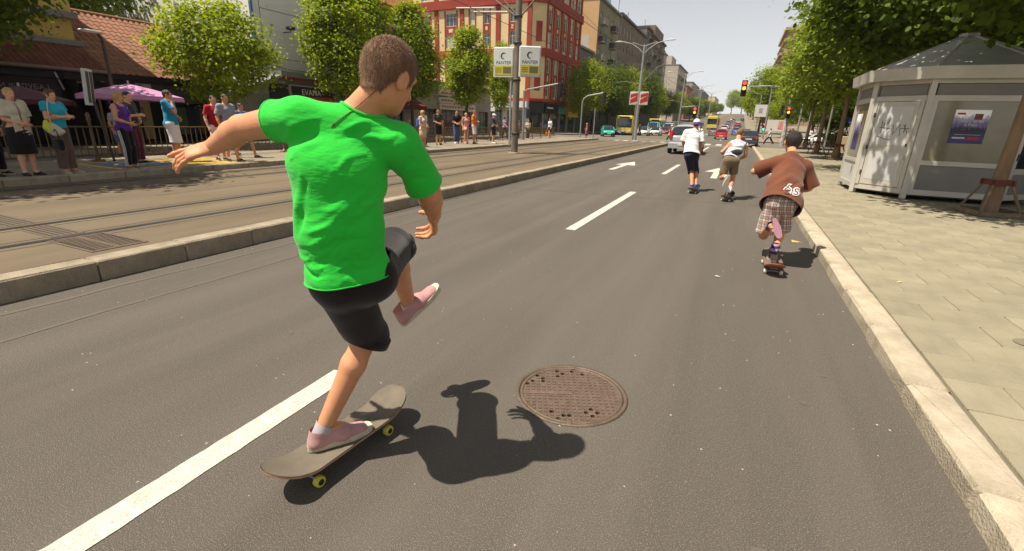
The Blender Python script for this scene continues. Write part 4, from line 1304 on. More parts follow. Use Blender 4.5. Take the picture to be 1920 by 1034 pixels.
def tree_proto(seed, m, bark, H, zc, rx, rz, r0, nclump, per, leaf, shape='round', lean=(0, 0)):
    me, cl = crown_mesh('crown', m, rx, rz, nclump, per, leaf, seed, shape)
    rg = random.Random(seed)
    mb = MB()
    top = zc + rz * 0.45
    pts, rs = [], []
    for i in range(9):
        t = i / 8
        pts.append((lean[0] * t + 0.06 * math.sin(t * 5 + seed) * t, lean[1] * t + 0.06 * math.cos(t * 4 + seed) * t, top * t))
        rs.append(r0 * (1.25 - 0.25 * min(1, t * 8)) * (1 - 0.72 * t))
    mb.tube(pts, rs, 12)
    z0 = zc - rz * 0.75
    idx = rg.sample(range(len(cl)), min(14, len(cl)))
    for i in idx:
        c = cl[i]
        tz = z0 + (zc + c[2] * 0.4 - z0) * rg.uniform(0.2, 0.8)
        tz = max(z0, min(top * 0.95, tz))
        f = tz / top
        a = Vector((lean[0] * f, lean[1] * f, tz))
        b = Vector((lean[0] * 0.8 + c[0] * 0.9, lean[1] * 0.8 + c[1] * 0.9, zc + c[2]))
        mid = a.lerp(b, 0.5) + Vector((0, 0, 0.12))
        mb.tube([a, mid, b], [r0 * 0.36, r0 * 0.22, r0 * 0.07], 6)
    tr = mb.data('trunk', bark)
    return dict(crown=me, trunk=tr, zc=zc, lean=lean)

def plant(proto, x, y, z, label, rz=0.0, s=1.0, group=None, name='plane_tree', cat='tree', sz=None):
    o = empty(name, (x, y, z), rz, label, cat, group)
    o.scale = (s, s, sz or s)
    obj('trunk', proto['trunk'], o)
    obj('crown', proto['crown'], o, (proto['lean'][0] * 0.8, proto['lean'][1] * 0.8, proto['zc']))
    return o

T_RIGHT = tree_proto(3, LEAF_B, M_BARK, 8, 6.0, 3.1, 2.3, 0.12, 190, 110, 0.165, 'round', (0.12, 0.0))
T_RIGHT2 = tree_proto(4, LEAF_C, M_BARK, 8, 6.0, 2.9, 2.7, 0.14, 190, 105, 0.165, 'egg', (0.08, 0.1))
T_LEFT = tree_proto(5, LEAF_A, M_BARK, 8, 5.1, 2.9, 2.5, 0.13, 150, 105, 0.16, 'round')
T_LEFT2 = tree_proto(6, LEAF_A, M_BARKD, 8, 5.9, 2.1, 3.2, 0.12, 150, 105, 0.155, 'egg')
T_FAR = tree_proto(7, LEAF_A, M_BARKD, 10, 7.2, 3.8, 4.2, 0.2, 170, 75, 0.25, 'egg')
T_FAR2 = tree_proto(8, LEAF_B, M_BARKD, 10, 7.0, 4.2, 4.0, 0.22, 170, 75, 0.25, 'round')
GR = 'plane trees along the right pavement'
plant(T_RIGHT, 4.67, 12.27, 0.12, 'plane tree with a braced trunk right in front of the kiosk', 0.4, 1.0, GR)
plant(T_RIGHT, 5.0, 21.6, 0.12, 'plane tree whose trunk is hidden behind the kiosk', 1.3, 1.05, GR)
plant(T_RIGHT, 8.9, 17.8, 0.12, 'dark plane tree at the picture edge behind the kiosk roof', 2.3, 1.05, GR)  # dark leaf variant stands in for the shaded foliage of this corner
plant(T_RIGHT2, 4.92, 31.2, 0.12, 'leaning plane tree with timber brace nearest beyond the kiosk', 2.6, 1.02, GR)
plant(T_RIGHT2, 4.74, 37.2, 0.12, 'second braced plane tree beyond the kiosk', 4.0, 1.0, GR)
plant(T_RIGHT2, 5.05, 46.5, 0.12, 'third braced plane tree beyond the kiosk near the signal pole', 5.1, 0.98, GR)
GL = 'young plane trees along the left pavement'
plant(T_LEFT, -22.0, 15.5, 0.17, 'bright young plane tree before the tiled roof', 0.3, 0.80, GL)
plant(T_LEFT2, -22.0, 23.0, 0.17, 'dense plane tree behind the green shirt skater', 1.9, 0.96, GL)
plant(T_LEFT2, -23.5, 26.8, 0.17, 'darker plane tree beside the dense one before the rose building', 3.3, 1.1, GL)
plant(T_LEFT2, -22.0, 30.0, 0.17, 'slender plane tree just past the head of the green shirt skater', 2.9, 1.0, GL)
plant(T_LEFT2, -22.0, 38.0, 0.17, 'pointed plane tree in front of the red corner building', 4.2, 0.98, GL)
plant(T_LEFT2, -22.0, 44.6, 0.17, 'thin young tree half hidden by the advertising panels', 5.2, 0.62, GL, sz=0.95)
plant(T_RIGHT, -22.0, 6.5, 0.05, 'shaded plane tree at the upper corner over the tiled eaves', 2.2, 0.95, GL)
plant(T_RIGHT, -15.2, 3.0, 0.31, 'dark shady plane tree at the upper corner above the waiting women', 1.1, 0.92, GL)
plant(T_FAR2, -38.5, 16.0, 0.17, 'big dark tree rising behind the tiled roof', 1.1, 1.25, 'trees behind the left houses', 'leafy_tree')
GM = 'street trees beyond the crossing on the left'
for k, (x, y, s, pr, lab) in enumerate(((-23, 77, 0.95, T_FAR, 'bright tree beside the red corner building beyond the crossing'), (-23, 92, 1.05, T_FAR2, 'dark full tree below the tan apartment block'),
        (-23, 106, 1.1, T_FAR, 'tree below the brown stone block'), (-23, 122, 1.2, T_FAR2, 'tree behind the double armed street lamp'), (-23, 142, 1.0, T_FAR, 'tree below the grey balcony block'),
        (-22.5, 168, 0.95, T_FAR2, 'tree in front of the pale tower'), (-22, 200, 0.95, T_FAR, 'round tree below the white terrace block'))):
    plant(pr, x, y, zg(y) + 0.1, lab, k * 1.7, s, GM, 'street_tree')
# far avenue: trees that still read one by one
k = 0
for y in (225, 250, 280, 315, 355, 400, 460, 530):
    plant(T_FAR if k % 2 else T_FAR2, -20.5, y, zg(y), ('nearest', 'second', 'third', 'fourth', 'fifth', 'sixth', 'seventh', 'last')[k] + ' small tree of the far avenue row receding up the street', k * 2.1, 0.9, 'far avenue trees', 'avenue_tree')
    k += 1
plant(T_FAR, 3.6, 118, zg(118), 'bright rounded tree under the hanging traffic light', 0.5, 1.18, GR, 'street_tree')
plant(T_FAR, 6.8, 98, zg(98), 'smaller bright tree beside the rounded one at the street side', 2.0, 0.75, GR, 'street_tree')
plant(T_FAR2, 10.5, 92, zg(92), 'dark tree behind the white notice board', 2.9, 0.95, GR, 'street_tree')
plant(T_FAR2, 8.2, 135, zg(135), 'dark tree before the stone buildings', 4.4, 1.2, GR, 'street_tree')
for k, (x, y, s, lab) in enumerate(((6.5, 158, 1.2, 'tree at the foot of the tall stone building'), (6.5, 185, 1.25, 'tree further along below the stone cornices'), (6, 232, 1.3, 'tree before the lower stone building'), (5.5, 300, 1.4, 'far right tree up the street'), (5, 380, 1.5, 'farther right tree near the top of the street'), (4, 480, 1.6, 'last tree on the right at the top of the street'), (-12, 600, 2.2, 'broad tree closing the view at the street end'), (-2, 640, 2.4, 'second broad tree closing the view at the street end'),
        (14, 76, 1.0, 'dark tree behind the low white billboard'), (19, 84, 1.1, 'dark tree at the right end of the side street'), (13, 105, 1.1, 'dark tree in the second row beyond the billboard'), (26, 78, 1.1, 'dark tree farther along the side street'), (15, 130, 1.2, 'tall dark tree in the second row before the stone building'))):
    plant(T_FAR2 if k % 2 else T_FAR, x, y, zg(y), lab, k * 1.1, s, GR, 'street_tree')
# park trees behind the right pavement
GP = 'park trees behind the right pavement'
for k, (x, y, s) in enumerate(((11.5, 27, 0.85), (12.5, 36, 0.95), (16, 30, 1.05), (18.5, 40, 1.1), (12, 48, 1.0), (24, 34, 1.2), (20, 52, 1.2), (30, 44, 1.3), (14.5, 20.5, 0.9), (19, 24, 1.0), (9.6, 53.5, 0.62), (12.6, 55.0, 0.75), (7.9, 55.6, 0.5))):
    plant(T_FAR2, x, y, 0.12, ('dark park tree in the front row behind the kiosk', 'dark park tree behind the second braced tree', 'tall park tree in the shade behind the kiosk roof', 'tall park tree deep in the park', 'park tree behind the third braced tree',
                              'big park tree at the rear of the square', 'park tree near the side street', 'large park tree in the far corner of the square', 'park tree just right of the kiosk', 'park tree behind the kiosk at the picture edge', 'low leafy tree behind the braced trunks', 'leafy tree at the corner of the park and the side street', 'small leafy tree beside the postered signal pole')[k], k * 1.3, s, GP, 'park_tree')

# clipped hedge and low park wall on the right
def hedge(name, label, x, y, rz, L, h=1.0, w=0.9, n=7000, seed=1):
    rg = np.random.default_rng(seed)
    P = np.stack([rg.uniform(-w / 2, w / 2, n), rg.uniform(0, L, n), rg.uniform(0.05, 1, n) ** 0.7 * h], 1)
    P += rg.normal(size=P.shape) * 0.04
    nr = rg.normal(size=P.shape) + np.array((0, 0, 0.7)); nr /= np.linalg.norm(nr, axis=1)[:, None]
    t = rg.normal(size=P.shape); t -= nr * np.sum(t * nr, axis=1)[:, None]; t /= np.linalg.norm(t, axis=1)[:, None]
    b = np.cross(nr, t)
    sz = rg.uniform(0.07, 0.15, n)[:, None]
    V = np.stack([P - b * sz * 0.5, P + t * sz * 0.4, P + b * sz * 0.6, P - t * sz * 0.4], 1).reshape(-1, 3)
    me = mesh('foliage', V, np.arange(4 * n).reshape(-1, 4).tolist(), LEAF_B)
    o = empty(name, (x, y, 0.12), rz, label, 'hedge')
    obj('foliage', me, o)
    MB().box(-w * 0.3, w * 0.3, 0.1, L - 0.1, 0.0, h * 0.8).build('twigs', M_BARKD, o)
    return o
hedge('hedge', 'clipped green hedge along the park wall right of the kiosk', 9.3, 12.5, R(0), 12, 1.25, 1.0, 9000, 2)
hedge('hedge', 'long green hedge under the park trees behind the braced trees', 10.0, 26, R(0), 26, 1.3, 1.2, 12000, 3)
hedge('hedge', 'low dark hedge closing the park at the side street', 7.2, 54.5, R(-90), 12, 1.5, 1.2, 7000, 4)
M_WALLB = mat('park_wall_stone', srgb(190, 166, 132), srgb(168, 146, 114), scale=0.8, rough=0.9, bump=0.2, bscale=20)
pw = empty('park_wall', (0, 0, 0), 0, 'low beige stone wall edging the park right of the kiosk', 'wall')
MB().box(8.3, 8.7, 12.0, 25.5, 0.1, 0.72).build('wall', M_WALLB, pw)
MB().box(8.22, 8.78, 11.9, 25.6, 0.72, 0.80).build('coping', M_WALLB, pw)
pw2 = empty('park_bench_wall', (0, 0, 0), 0, 'low beige stone block under the trees beyond the kiosk', 'wall')
MB().bevbox(8.4, 10.2, 36.0, 36.6, 0.12, 0.95, 0.03).build('block', M_WALLB, pw2)
MB().bevbox(6.9, 8.9, 43.5, 44.1, 0.12, 1.25, 0.03).build('block', M_WALLB, pw2)

# ------------------------------------------------------------------ the kiosk
M_ALU = mat('kiosk_aluminium', srgb(196, 190, 178), srgb(178, 172, 160), scale=2, rough=0.45, metal=0.15, bump=0.05, bscale=30)
M_PANEL = mat('kiosk_panel_grey', srgb(196, 194, 190), srgb(182, 180, 176), scale=1.5, rough=0.6)
M_PANELD = mat('kiosk_panel_shaded', srgb(130, 126, 120), srgb(116, 112, 106), scale=1.5, rough=0.6)  # darker copy of the panel grey, with the faces' shade painted in
M_KROOF = mat('kiosk_roof_sheet', srgb(186, 184, 180), srgb(160, 156, 150), scale=1.5, rough=0.42, metal=0.3)
M_KGLASS = mat('kiosk_milky_glass', srgb(140, 132, 104), srgb(110, 104, 84), scale=1.2, rough=0.15, spec=0.7)
def kiosk():
    k = empty('kiosk', (0, 0, 0), 0, 'octagonal grey aluminium street kiosk with pointed roof and closed panels', 'kiosk')
    pts = [(2.85, 16.50), (2.85, 14.75), (3.70, 13.94), (5.40, 13.94), (6.25, 14.75), (6.25, 16.50), (5.40, 17.31), (3.70, 17.31)]
    zb, zt = 0.24, 2.76
    n = len(pts)
    for i in range(n):
        a, b = np.array(pts[i]), np.array(pts[(i + 1) % n])
        W = np.linalg.norm(b - a); u = (b - a) / W
        kind = ('side', 'door', 'window', 'glassdoor', 'side', 'plain', 'plain', 'plain')[i]
        B = lambda nm, a0, a1, d0, d1, z0, z1, m: ubox(k, nm, a, u, a0, a1, d0, d1, z0, z1, m)
        B('corner_post', -0.05, 0.06, -0.06, 0.05, 0.14, zt, M_ALU)
        MB().tube([(a[0], a[1], 0.12), (a[0], a[1], 0.2)], 0.025, 6).build('foot', M_FRAMED, k)
        B('bottom_rail', 0.06, W - 0.05, -0.04, 0.02, zb, zb + 0.12, M_ALU)
        B('head_rail', 0.06, W - 0.05, -0.04, 0.02, zt - 0.10, zt, M_ALU)
        B('transom_panel', 0.10, W - 0.09, -0.03, -0.005, zt - 0.34, zt - 0.11, M_PANELD)
        B('transom_rail', 0.06, W - 0.05, -0.04, 0.025, zt - 0.46, zt - 0.345, M_ALU)
        top = zt - 0.46
        if kind == 'door':
            B('door_frame', 0.06, 0.14, -0.03, 0.04, zb + 0.12, top, M_ALU); B('door_frame', W - 0.13, W - 0.05, -0.03, 0.04, zb + 0.12, top, M_ALU)
            d = B('door', 0.15, W - 0.14, -0.02, 0.030, zb + 0.13, top - 0.01, M_ALU)
            B2 = lambda nm, a0, a1, d0, d1, z0, z1, m: ubox(d, nm, a, u, a0, a1, d0, d1, z0, z1, m)
            B2('panel', 0.23, W - 0.22, 0.0305, 0.034, 0.50, 1.16, M_PANEL)
            B2('panel', 0.23, W - 0.22, 0.0305, 0.034, 1.32, top - 0.12, M_PANEL)
            B2('handle', W - 0.21, W - 0.17, 0.031, 0.07, 1.02, 1.10, M_FRAMEW)
            B2('lock', W - 0.21, W - 0.18, 0.031, 0.05, 1.30, 1.36, M_FRAMED)
            for z in (0.6, 1.2, 1.95):
                B2('hinge', 0.11, 0.145, 0.041, 0.055, z, z + 0.10, M_FRAMED)
            g = MB()
            nn = np.array((u[1], -u[0])) * 0.037
            def q(s, z):
                p = a + u * s + nn
                return (p[0], p[1], z)
            for st in ([(0.30, 1.72), (0.55, 1.70)], [(0.34, 1.86), (0.36, 1.58), (0.40, 1.84), (0.43, 1.60)], [(0.46, 1.80), (0.52, 1.94), (0.56, 1.80), (0.48, 1.66)], [(0.60, 1.78), (0.63, 1.56), (0.74, 1.80), (0.78, 1.54)],
                       [(0.76, 1.70), (0.95, 1.70)], [(0.86, 1.80), (0.86, 1.60)], [(0.82, 1.78), (0.93, 1.60)], [(0.30, 1.52), (0.45, 1.46), (0.60, 1.44)]):
                g.tube([q(*p) for p in st], 0.006, 4)
            g.build('graffiti_tag', mat('marker_black', srgb(70, 70, 72), rough=0.6), d)
        elif kind == 'window':
            B('side_rail', 0.06, 0.16, -0.03, 0.03, zb + 0.12, top, M_ALU); B('side_rail', W - 0.15, W - 0.05, -0.03, 0.03, zb + 0.12, top, M_ALU)
            B('middle_rail', 0.16, W - 0.15, -0.03, 0.03, 0.92, 1.02, M_ALU)
            B('lower_panel', 0.16, W - 0.15, -0.02, 0.0, zb + 0.12, 0.92, M_PANELD)
            w = B('window', 0.16, W - 0.15, -0.02, 0.0, 1.02, top, M_KGLASS)
            po = ubox(w, 'poster', a, u, 0.52, 1.12, 0.002, 0.006, 1.42, 2.12, poster_mat())
            for tx, zz in (('Want to be', 1.885), ('a Pilot', 1.81)):
                text_obj('poster_lettering', tx, 0.085, M_SIGNW, po, (a[0] + 0.84, a[1] - 0.0075, zz), (R(90), 0, 0), 0.0005)
            for (s0, s1, z0, z1, c) in ((0.60, 1.05, 1.60, 1.607, 0), (0.58, 0.8, 1.52, 1.55, 0), (0.82, 1.05, 1.50, 1.56, 1), (0.56, 0.70, 2.02, 2.06, 1), (0.86, 1.0, 1.92, 2.04, 2)):
                ubox(po, 'print_line', a, u, s0, s1, 0.0065, 0.0072, z0, z1, (M_SIGNW, M_SIGNRED, mat('poster_brown', srgb(110, 66, 60), rough=0.6))[c])
        elif kind == 'glassdoor':
            B('door_frame', 0.06, 0.15, -0.03, 0.04, zb + 0.12, top, M_ALU); B('door_frame', W - 0.14, W - 0.05, -0.03, 0.04, zb + 0.12, top, M_ALU)
            B('door_rail', 0.15, W - 0.14, -0.03, 0.03, 0.80, 0.92, M_ALU)
            B('lower_panel', 0.15, W - 0.14, -0.02, 0.0, zb + 0.12, 0.80, M_PANELD)
            B('glass', 0.15, W - 0.14, -0.02, -0.005, 0.92, top, M_GLASSD)
            B('latch', 0.08, 0.13, 0.041, 0.06, 1.10, 1.24, M_FRAMED)
        else:
            B('middle_rail', 0.06, W - 0.05, -0.03, 0.025, 0.86, 0.95, M_ALU)
            B('lower_panel', 0.06, W - 0.05, -0.02, 0.0, zb + 0.12, 0.86, M_PANEL)
            B('glass', 0.06, W - 0.05, -0.02, 0.0, 0.95, top, M_KGLASS)
            if i == 0:
                po = B('side_poster', 0.35, 0.95, 0.002, 0.006, 1.15, 2.05, poster_mat())
    cx, cy = 4.55, 15.625
    ring = lambda s, z: [(cx + (x - cx) * s, cy + (y - cy) * s, z) for x, y in pts]
    # outward order for faces
    r0, r1, r2, r3 = ring(1.02, 2.76), ring(1.12, 2.74), ring(1.14, 2.99), ring(1.06, 3.0)
    vs = r0 + r1 + r2 + r3
    fs = []
    for l in range(3):
        for i in range(n):
            j = (i + 1) % n
            fs.append((l * n + i, l * n + j, (l + 1) * n + j, (l + 1) * n + i))
    obj('fascia', mesh('fascia', vs, fs, M_ALU), k)
    apex = ring(0.07, 3.80)
    base = ring(1.06, 3.0)
    for i in range(n):
        j = (i + 1) % n
        obj('roof_panel', mesh('roof_panel', [base[i], base[j], apex[j], apex[i]], [(0, 1, 2, 3)], M_KROOF), k)
        MB().tube([base[i], apex[i]], 0.028, 6).build('roof_rib', M_ALU, k)
    MB().prism([(x, y) for x, y, z in ring(0.10, 0)], 3.79, 3.86).build('roof_cap', M_KROOF, k)
    MB().prism([(x, y) for x, y, z in ring(0.96, 0)], 0.2, 0.25).build('floor_plate', M_FRAMED, k)
    return k
def poster_mat():
    if 'poster_print' in _MATS:
        return _MATS['poster_print']
    m = bpy.data.materials.new('poster_print'); m.use_nodes = True
    nt = m.node_tree; b = nt.nodes['Principled BSDF']; b.inputs['Roughness'].default_value = 0.5
    tc = nt.nodes.new('ShaderNodeTexCoord'); sp = nt.nodes.new('ShaderNodeSeparateXYZ')
    nt.links.new(tc.outputs['Generated'], sp.inputs[0])
    nz = nt.nodes.new('ShaderNodeTexNoise'); nz.inputs['Scale'].default_value = 7
    nt.links.new(tc.outputs['Generated'], nz.inputs['Vector'])
    ad = nt.nodes.new('ShaderNodeMath'); ad.operation = 'MULTIPLY_ADD'; ad.inputs[1].default_value = 0.35
    nt.links.new(nz.outputs['Fac'], ad.inputs[0]); nt.links.new(sp.outputs['Z'], ad.inputs[2])
    rp = nt.nodes.new('ShaderNodeValToRGB')
    for p, c in ((0.1, srgb(30, 40, 110)), (0.3, srgb(70, 60, 110)), (0.45, srgb(50, 46, 90)), (0.6, srgb(40, 34, 54)), (0.75, srgb(110, 100, 150)), (0.95, srgb(180, 174, 196))):
        e = rp.color_ramp.elements.new(p); e.color = (*c, 1)
    nt.links.new(ad.outputs[0], rp.inputs['Fac']); nt.links.new(rp.outputs['Color'], b.inputs['Base Color'])
    _MATS['poster_print'] = m
    return m
kiosk()

# ------------------------------------------------------------------ timber braces round the right trunks
M_STAKE = mat('stake_wood', srgb(128, 110, 88), srgb(98, 84, 68), scale=8, rough=0.9, bump=0.3, bscale=60)
M_BAND = mat('brace_red', srgb(100, 54, 42), srgb(84, 44, 35), scale=8, rough=0.8)
def brace(x, y, label, s=1.0):
    o = empty('tree_brace', (x, y, 0.12), R(12), label, 'tree brace', 'timber braces round the tree trunks')
    o.scale = (s * 0.66, s * 0.66, s)
    for (sx, sy) in ((-1, -1), (1, -1), (1, 1), (-1, 1)):
        MB().tube([(sx * 0.52, sy * 0.52, 0.0), (sx * 0.2, sy * 0.2, 0.66)], 0.035, 6).build('stake', M_STAKE, o)
        MB().box(-0.56, 0.56, -0.03, 0.03, 0.02, 0.10).build('base_board', M_STAKE, o, (0, 0.55 * sy, 0.004 * sx) if sx * sy > 0 else (0.55 * sx, 0, 0.004 * sx + 0.01), (0, 0, 0 if sx * sy > 0 else R(90)))
    for a in range(4):
        MB().box(-0.30, 0.30, 0.20, 0.25, 0.58, 0.68).build('band', M_BAND, o, (0, 0, 0.003 * (a % 2)), (0, 0, R(90 * a)))
    return o
brace(4.67, 12.27, 'timber brace with red band round the trunk in front of the kiosk')
brace(4.92, 31.2, 'timber brace round the nearest trunk beyond the kiosk', 1.2)
brace(4.74, 37.2, 'timber brace round the second trunk beyond the kiosk', 1.2)
brace(5.05, 46.5, 'timber brace round the third trunk beyond the kiosk', 1.2)

# ------------------------------------------------------------------ poles, signals, signs
M_POLE = mat('pole_weathered', srgb(126, 116, 102), srgb(104, 95, 84), scale=3, rough=0.7, metal=0.1, bump=0.15, bscale=20)
M_POLEG = mat('pole_galvanised', srgb(160, 160, 156), srgb(136, 136, 132), scale=3, rough=0.5, metal=0.35)
M_INS = mat('insulator_pale', srgb(206, 200, 190), rough=0.5)
cp = empty('advertising_tram_pole', (-9.46, 20.71, 0.18), 0, 'thick brown tram mast carrying two lit advertising panels and cantilever arms', 'tram pole')
MB().lathe([(0.27, 0), (0.27, 0.05), (0.175, 0.06)], 16).build('footing', M_KERB, cp)
MB().tube([(0, 0, 0), (0.02, 0, 4.5), (0.06, 0, 10.5)], [0.165, 0.15, 0.12], 18).build('mast', M_POLE, cp)
for z in (3.2, 4.7, 5.75, 0.9):
    MB().lathe([(0.172, -0.06), (0.18, -0.06), (0.18, 0.06), (0.172, 0.06)], 16, Matrix.Translation((0.02, 0, z))).build('clamp', M_FRAMED, cp)
MB().box(-0.30, -0.22, -0.04, 0.04, 0.35, 3.3).build('cable_duct', M_POLEG, cp)
for (p0, p1, r) in (((-0.1, 0, 5.75), (-3.4, 0, 8.0), 0.035), ((-0.1, 0, 5.85), (-2.3, 0, 7.9), 0.03), ((0.15, 0, 5.75), (2.6, 0, 8.1), 0.035)):
    MB().tube([p0, p1], r, 6).build('strut', M_POLE, cp)
for (x0, x1, z) in ((-3.1, -1.15, 6.25), (-2.2, -0.5, 6.05), (1.0, 3.5, 6.35)):
    MB().tube([(x0, 0, z), (x1, 0, z + (0.1 if x1 < 0 else -0.25) * -1)], 0.03, 6).build('registration_arm', M_INS, cp)
MB().lathe([(0.26, -0.03), (0.30, -0.03), (0.30, 0.03), (0.26, 0.03), (0.26, -0.03)], 20, Matrix.Translation((-0.22, 0, 6.75)) @ Matrix.Rotation(R(90), 4, 'X')).tube([(-0.48, 0, 6.75), (0.04, 0, 6.75)], 0.02, 5).tube([(-0.22, 0, 6.49), (-0.22, 0, 7.0)], 0.02, 5).build('tension_wheel', M_FRAMED, cp)
M_ADFRAME = mat('ad_frame_grey', srgb(196, 196, 192), rough=0.5)
M_ADFACE = mat('ad_face_pale', srgb(204, 208, 200), rough=0.5)
M_ADYEL = mat('ad_yellow', srgb(196, 184, 60), rough=0.5)
M_ADDK = mat('ad_ink', srgb(54, 58, 78), rough=0.5)
for sg in (-1, 1):
    a = empty('panel_holder', (0, 0, 0))
    a.parent = cp
    pb_ = MB().bevbox(-0.48, 0.48, -0.12, 0.12, -0.62, 0.62, 0.05).build('ad_panel', M_ADFRAME, cp, (sg * 0.62 + 0.02, -0.02, 3.93), (0, 0, R(18 + sg * 8)))
    bpy.data.objects.remove(a)
    MB().box(-0.41, 0.41, -0.128, -0.121, -0.52, 0.50).build('face', M_ADFACE, pb_)
    MB().box(-0.41, 0.41, -0.1335, -0.1285, -0.52, -0.14).build('yellow_strip', M_ADYEL, pb_)
    MB().box(-0.02, 0.36, -0.138, -0.134, -0.46, -0.20).build('dark_block', mat('ad_brown', srgb(104, 96, 70), rough=0.5), pb_)
    for z in (-0.26, -0.34, -0.42):
        MB().box(-0.36, -0.08, -0.138, -0.134, z, z + 0.03).build('text_line', mat('ad_olive', srgb(130, 122, 44), rough=0.5), pb_)
    sw = MB()
    ring_ = [(0.13 * math.cos(t), 0.25 + 0.13 * math.sin(t)) for t in np.linspace(R(40), R(290), 12)]
    vs = []
    for i, (x, z) in enumerate(ring_):
        w = 0.055 * math.sin(math.pi * (i + 0.6) / 12.2)
        ax = math.atan2(z - 0.25, x)
        vs += [(x - w * math.cos(ax), -0.131, z - w * math.sin(ax)), (x + w * 0.3 * math.cos(ax), -0.131, z + w * 0.3 * math.sin(ax))]
    sw.add(vs, [(2 * i, 2 * i + 1, 2 * i + 3, 2 * i + 2) for i in range(11)])
    sw.build('swirl_emblem', M_ADDK, pb_)
    text_obj('lettering', 'PANTER', 0.19, M_ADDK, pb_, (0.0, -0.130, -0.03), (R(90), 0, 0))

def lamp_pole(y, h, label, sign=False, x=-9.8):
    o = empty('tram_lamp_pole', (x, y, zg(y) + 0.1), 0, label, 'street lamp', 'double armed lamp poles along the tram line')
    MB().tube([(0, 0, 0), (0, 0, 5.4), (0, 0, h - 1.0), (0, 0, h - 0.2)], [0.17, 0.15, 0.09, 0.07], 12).build('mast', M_POLEG, o)
    MB().tube([(-0.22, 0, 0), (-0.22, 0, 3.6)], 0.09, 8).build('side_post', M_POLE, o)
    for sg in (-1, 1):
        arm = MB().tube([(0, 0, h - 1.1), (sg * 0.5, 0, h - 0.6), (sg * 1.2, 0, h - 0.15), (sg * 2.0, 0, h + 0.05), (sg * 2.5, 0, h + 0.10)], 0.045, 6)
        arm.tube([(0, 0, h - 0.4), (sg * 1.2, 0, h - 0.02)], 0.03, 5)
        arm.build('lamp_arm', M_POLEG, o)
        F = MB().lathe([(0.0, -0.40), (0.10, -0.32), (0.14, 0.0), (0.10, 0.28), (0.0, 0.36)], 10, Matrix.Translation((sg * 2.55, 0, h + 0.10)) @ Matrix.Rotation(R(90), 4, 'Y') @ Matrix.Diagonal((0.55, 1.0, 1.0, 1.0)))
        F.build('lamp_head', M_FRAMEW, o)
        MB().tube([(0, 0, 5.4), (sg * 1.5, 0, 7.0 if sg > 0 else 5.7), (sg * 2.4, 0, 7.4 if sg > 0 else 5.6)], 0.035, 5).build('catenary_arm', M_POLE, o)
    if sign:
        for sg in (-1, 1):
            b = MB().bevbox(-0.42, 0.42, -0.08, 0.08, -0.62, 0.62, 0.04).build('sign_panel', M_ADFRAME, o, (sg * 0.50, -0.05, 4.1), (0, 0, R(16)))
            MB().box(-0.36, 0.36, -0.086, -0.081, -0.52, 0.55).build('face', M_ADFACE, b)
            for q in range(2):
                MB().add([(-0.36 + 0.0, -0.09, -0.5 + q * 0.5), (-0.36 + 0.0, -0.09, -0.15 + q * 0.5), (0.36, -0.09, 0.30 + q * 0.25), (0.36, -0.09, -0.05 + q * 0.6 - 0.25)], [(0, 3, 2, 1)]).build('red_stripe', mat('sign_stripe_red', srgb(190, 44, 40), rough=0.5), b)
    return o
lamp_pole(51.6, 9.3, 'double armed lamp pole with red and white sign panels at the crossing', True)
lamp_pole(90, 10.2, 'second double armed lamp pole further along the tram line')
lamp_pole(128, 10.2, 'third double armed lamp pole up the tram line')
lamp_pole(170, 10.2, 'farthest double armed lamp pole that can be made out')

M_SIG = mat('signal_black', srgb(34, 34, 36), rough=0.5)
M_LOFF = mat('lens_off', srgb(40, 42, 40), rough=0.3)
M_LRED = mat('lens_red_lit', (0.8, 0.03, 0.02), emit=(1.0, 0.04, 0.02), emit_s=2.5)
M_LAMB = mat('lens_amber_lit', (0.9, 0.4, 0.02), emit=(1.0, 0.34, 0.02), emit_s=2.2)
M_LGRN = mat('lens_green_lit', (0.02, 0.7, 0.4), emit=(0.05, 1.0, 0.55), emit_s=3.0)
def signal_head(parent, loc, s=1.0, rz=0.0, lit=('r', 'a', None), name='signal_head'):
    h = MB().bevbox(-0.17, 0.17, -0.12, 0.12, -0.5, 0.5, 0.03).build(name, M_SIG, parent, loc, (0, 0, rz), s)
    for k, z in enumerate((0.32, 0.0, -0.32)):
        m = {'r': M_LRED, 'a': M_LAMB, 'g': M_LGRN, None: M_LOFF}[lit[k]]
        MB().lathe([(0.0, 0.03), (0.06, 0.025), (0.115, 0.0)], 14, Matrix.Translation((0, -0.121, z)) @ Matrix.Rotation(R(90), 4, 'X')).build('lens', m, h)
        MB().lathe([(0.125, 0.0), (0.135, 0.0), (0.13, 0.16)], 12, Matrix.Translation((0, -0.118, z)) @ Matrix.Rotation(R(90), 4, 'X'), a0=0.0, a1=math.pi).build('hood', M_SIG, h)
    return h
t1 = empty('traffic_signal', (3.74, 51.78, 0.1), 0, 'poster covered signal pole with an arm holding a red light over the road', 'traffic light')
M_POSTERED = mat('pole_posters', srgb(206, 200, 196), srgb(120, 112, 108), scale=5, rough=0.8, contrast=0.12, stretch=(1, 1, 0.6))
MB().tube([(0, 0, 0), (0, 0, 2.4)], [0.20, 0.19], 14).build('lower_pole', M_POSTERED, t1)
MB().tube([(0, 0, 2.4), (0, 0, 5.6)], [0.15, 0.12], 12).build('pole', M_POLEG, t1)
MB().tube([(0, 0, 5.1), (-2.0, 0, 5.25), (-3.7, 0, 5.2)], [0.07, 0.055, 0.045], 8).build('arm', M_POLEG, t1)
signal_head(t1, (-4.0, -0.12, 5.05), 1.40)
signal_head(t1, (0.0, -0.30, 3.0), 1.0)
signal_head(t1, (-0.50, -0.05, 3.2), 0.85, R(90), (None, None, None))
t2 = empty('traffic_signal', (-5.62, 51.5, 0.02), 0, 'median signal showing red and amber above the white shirt skater', 'traffic light')
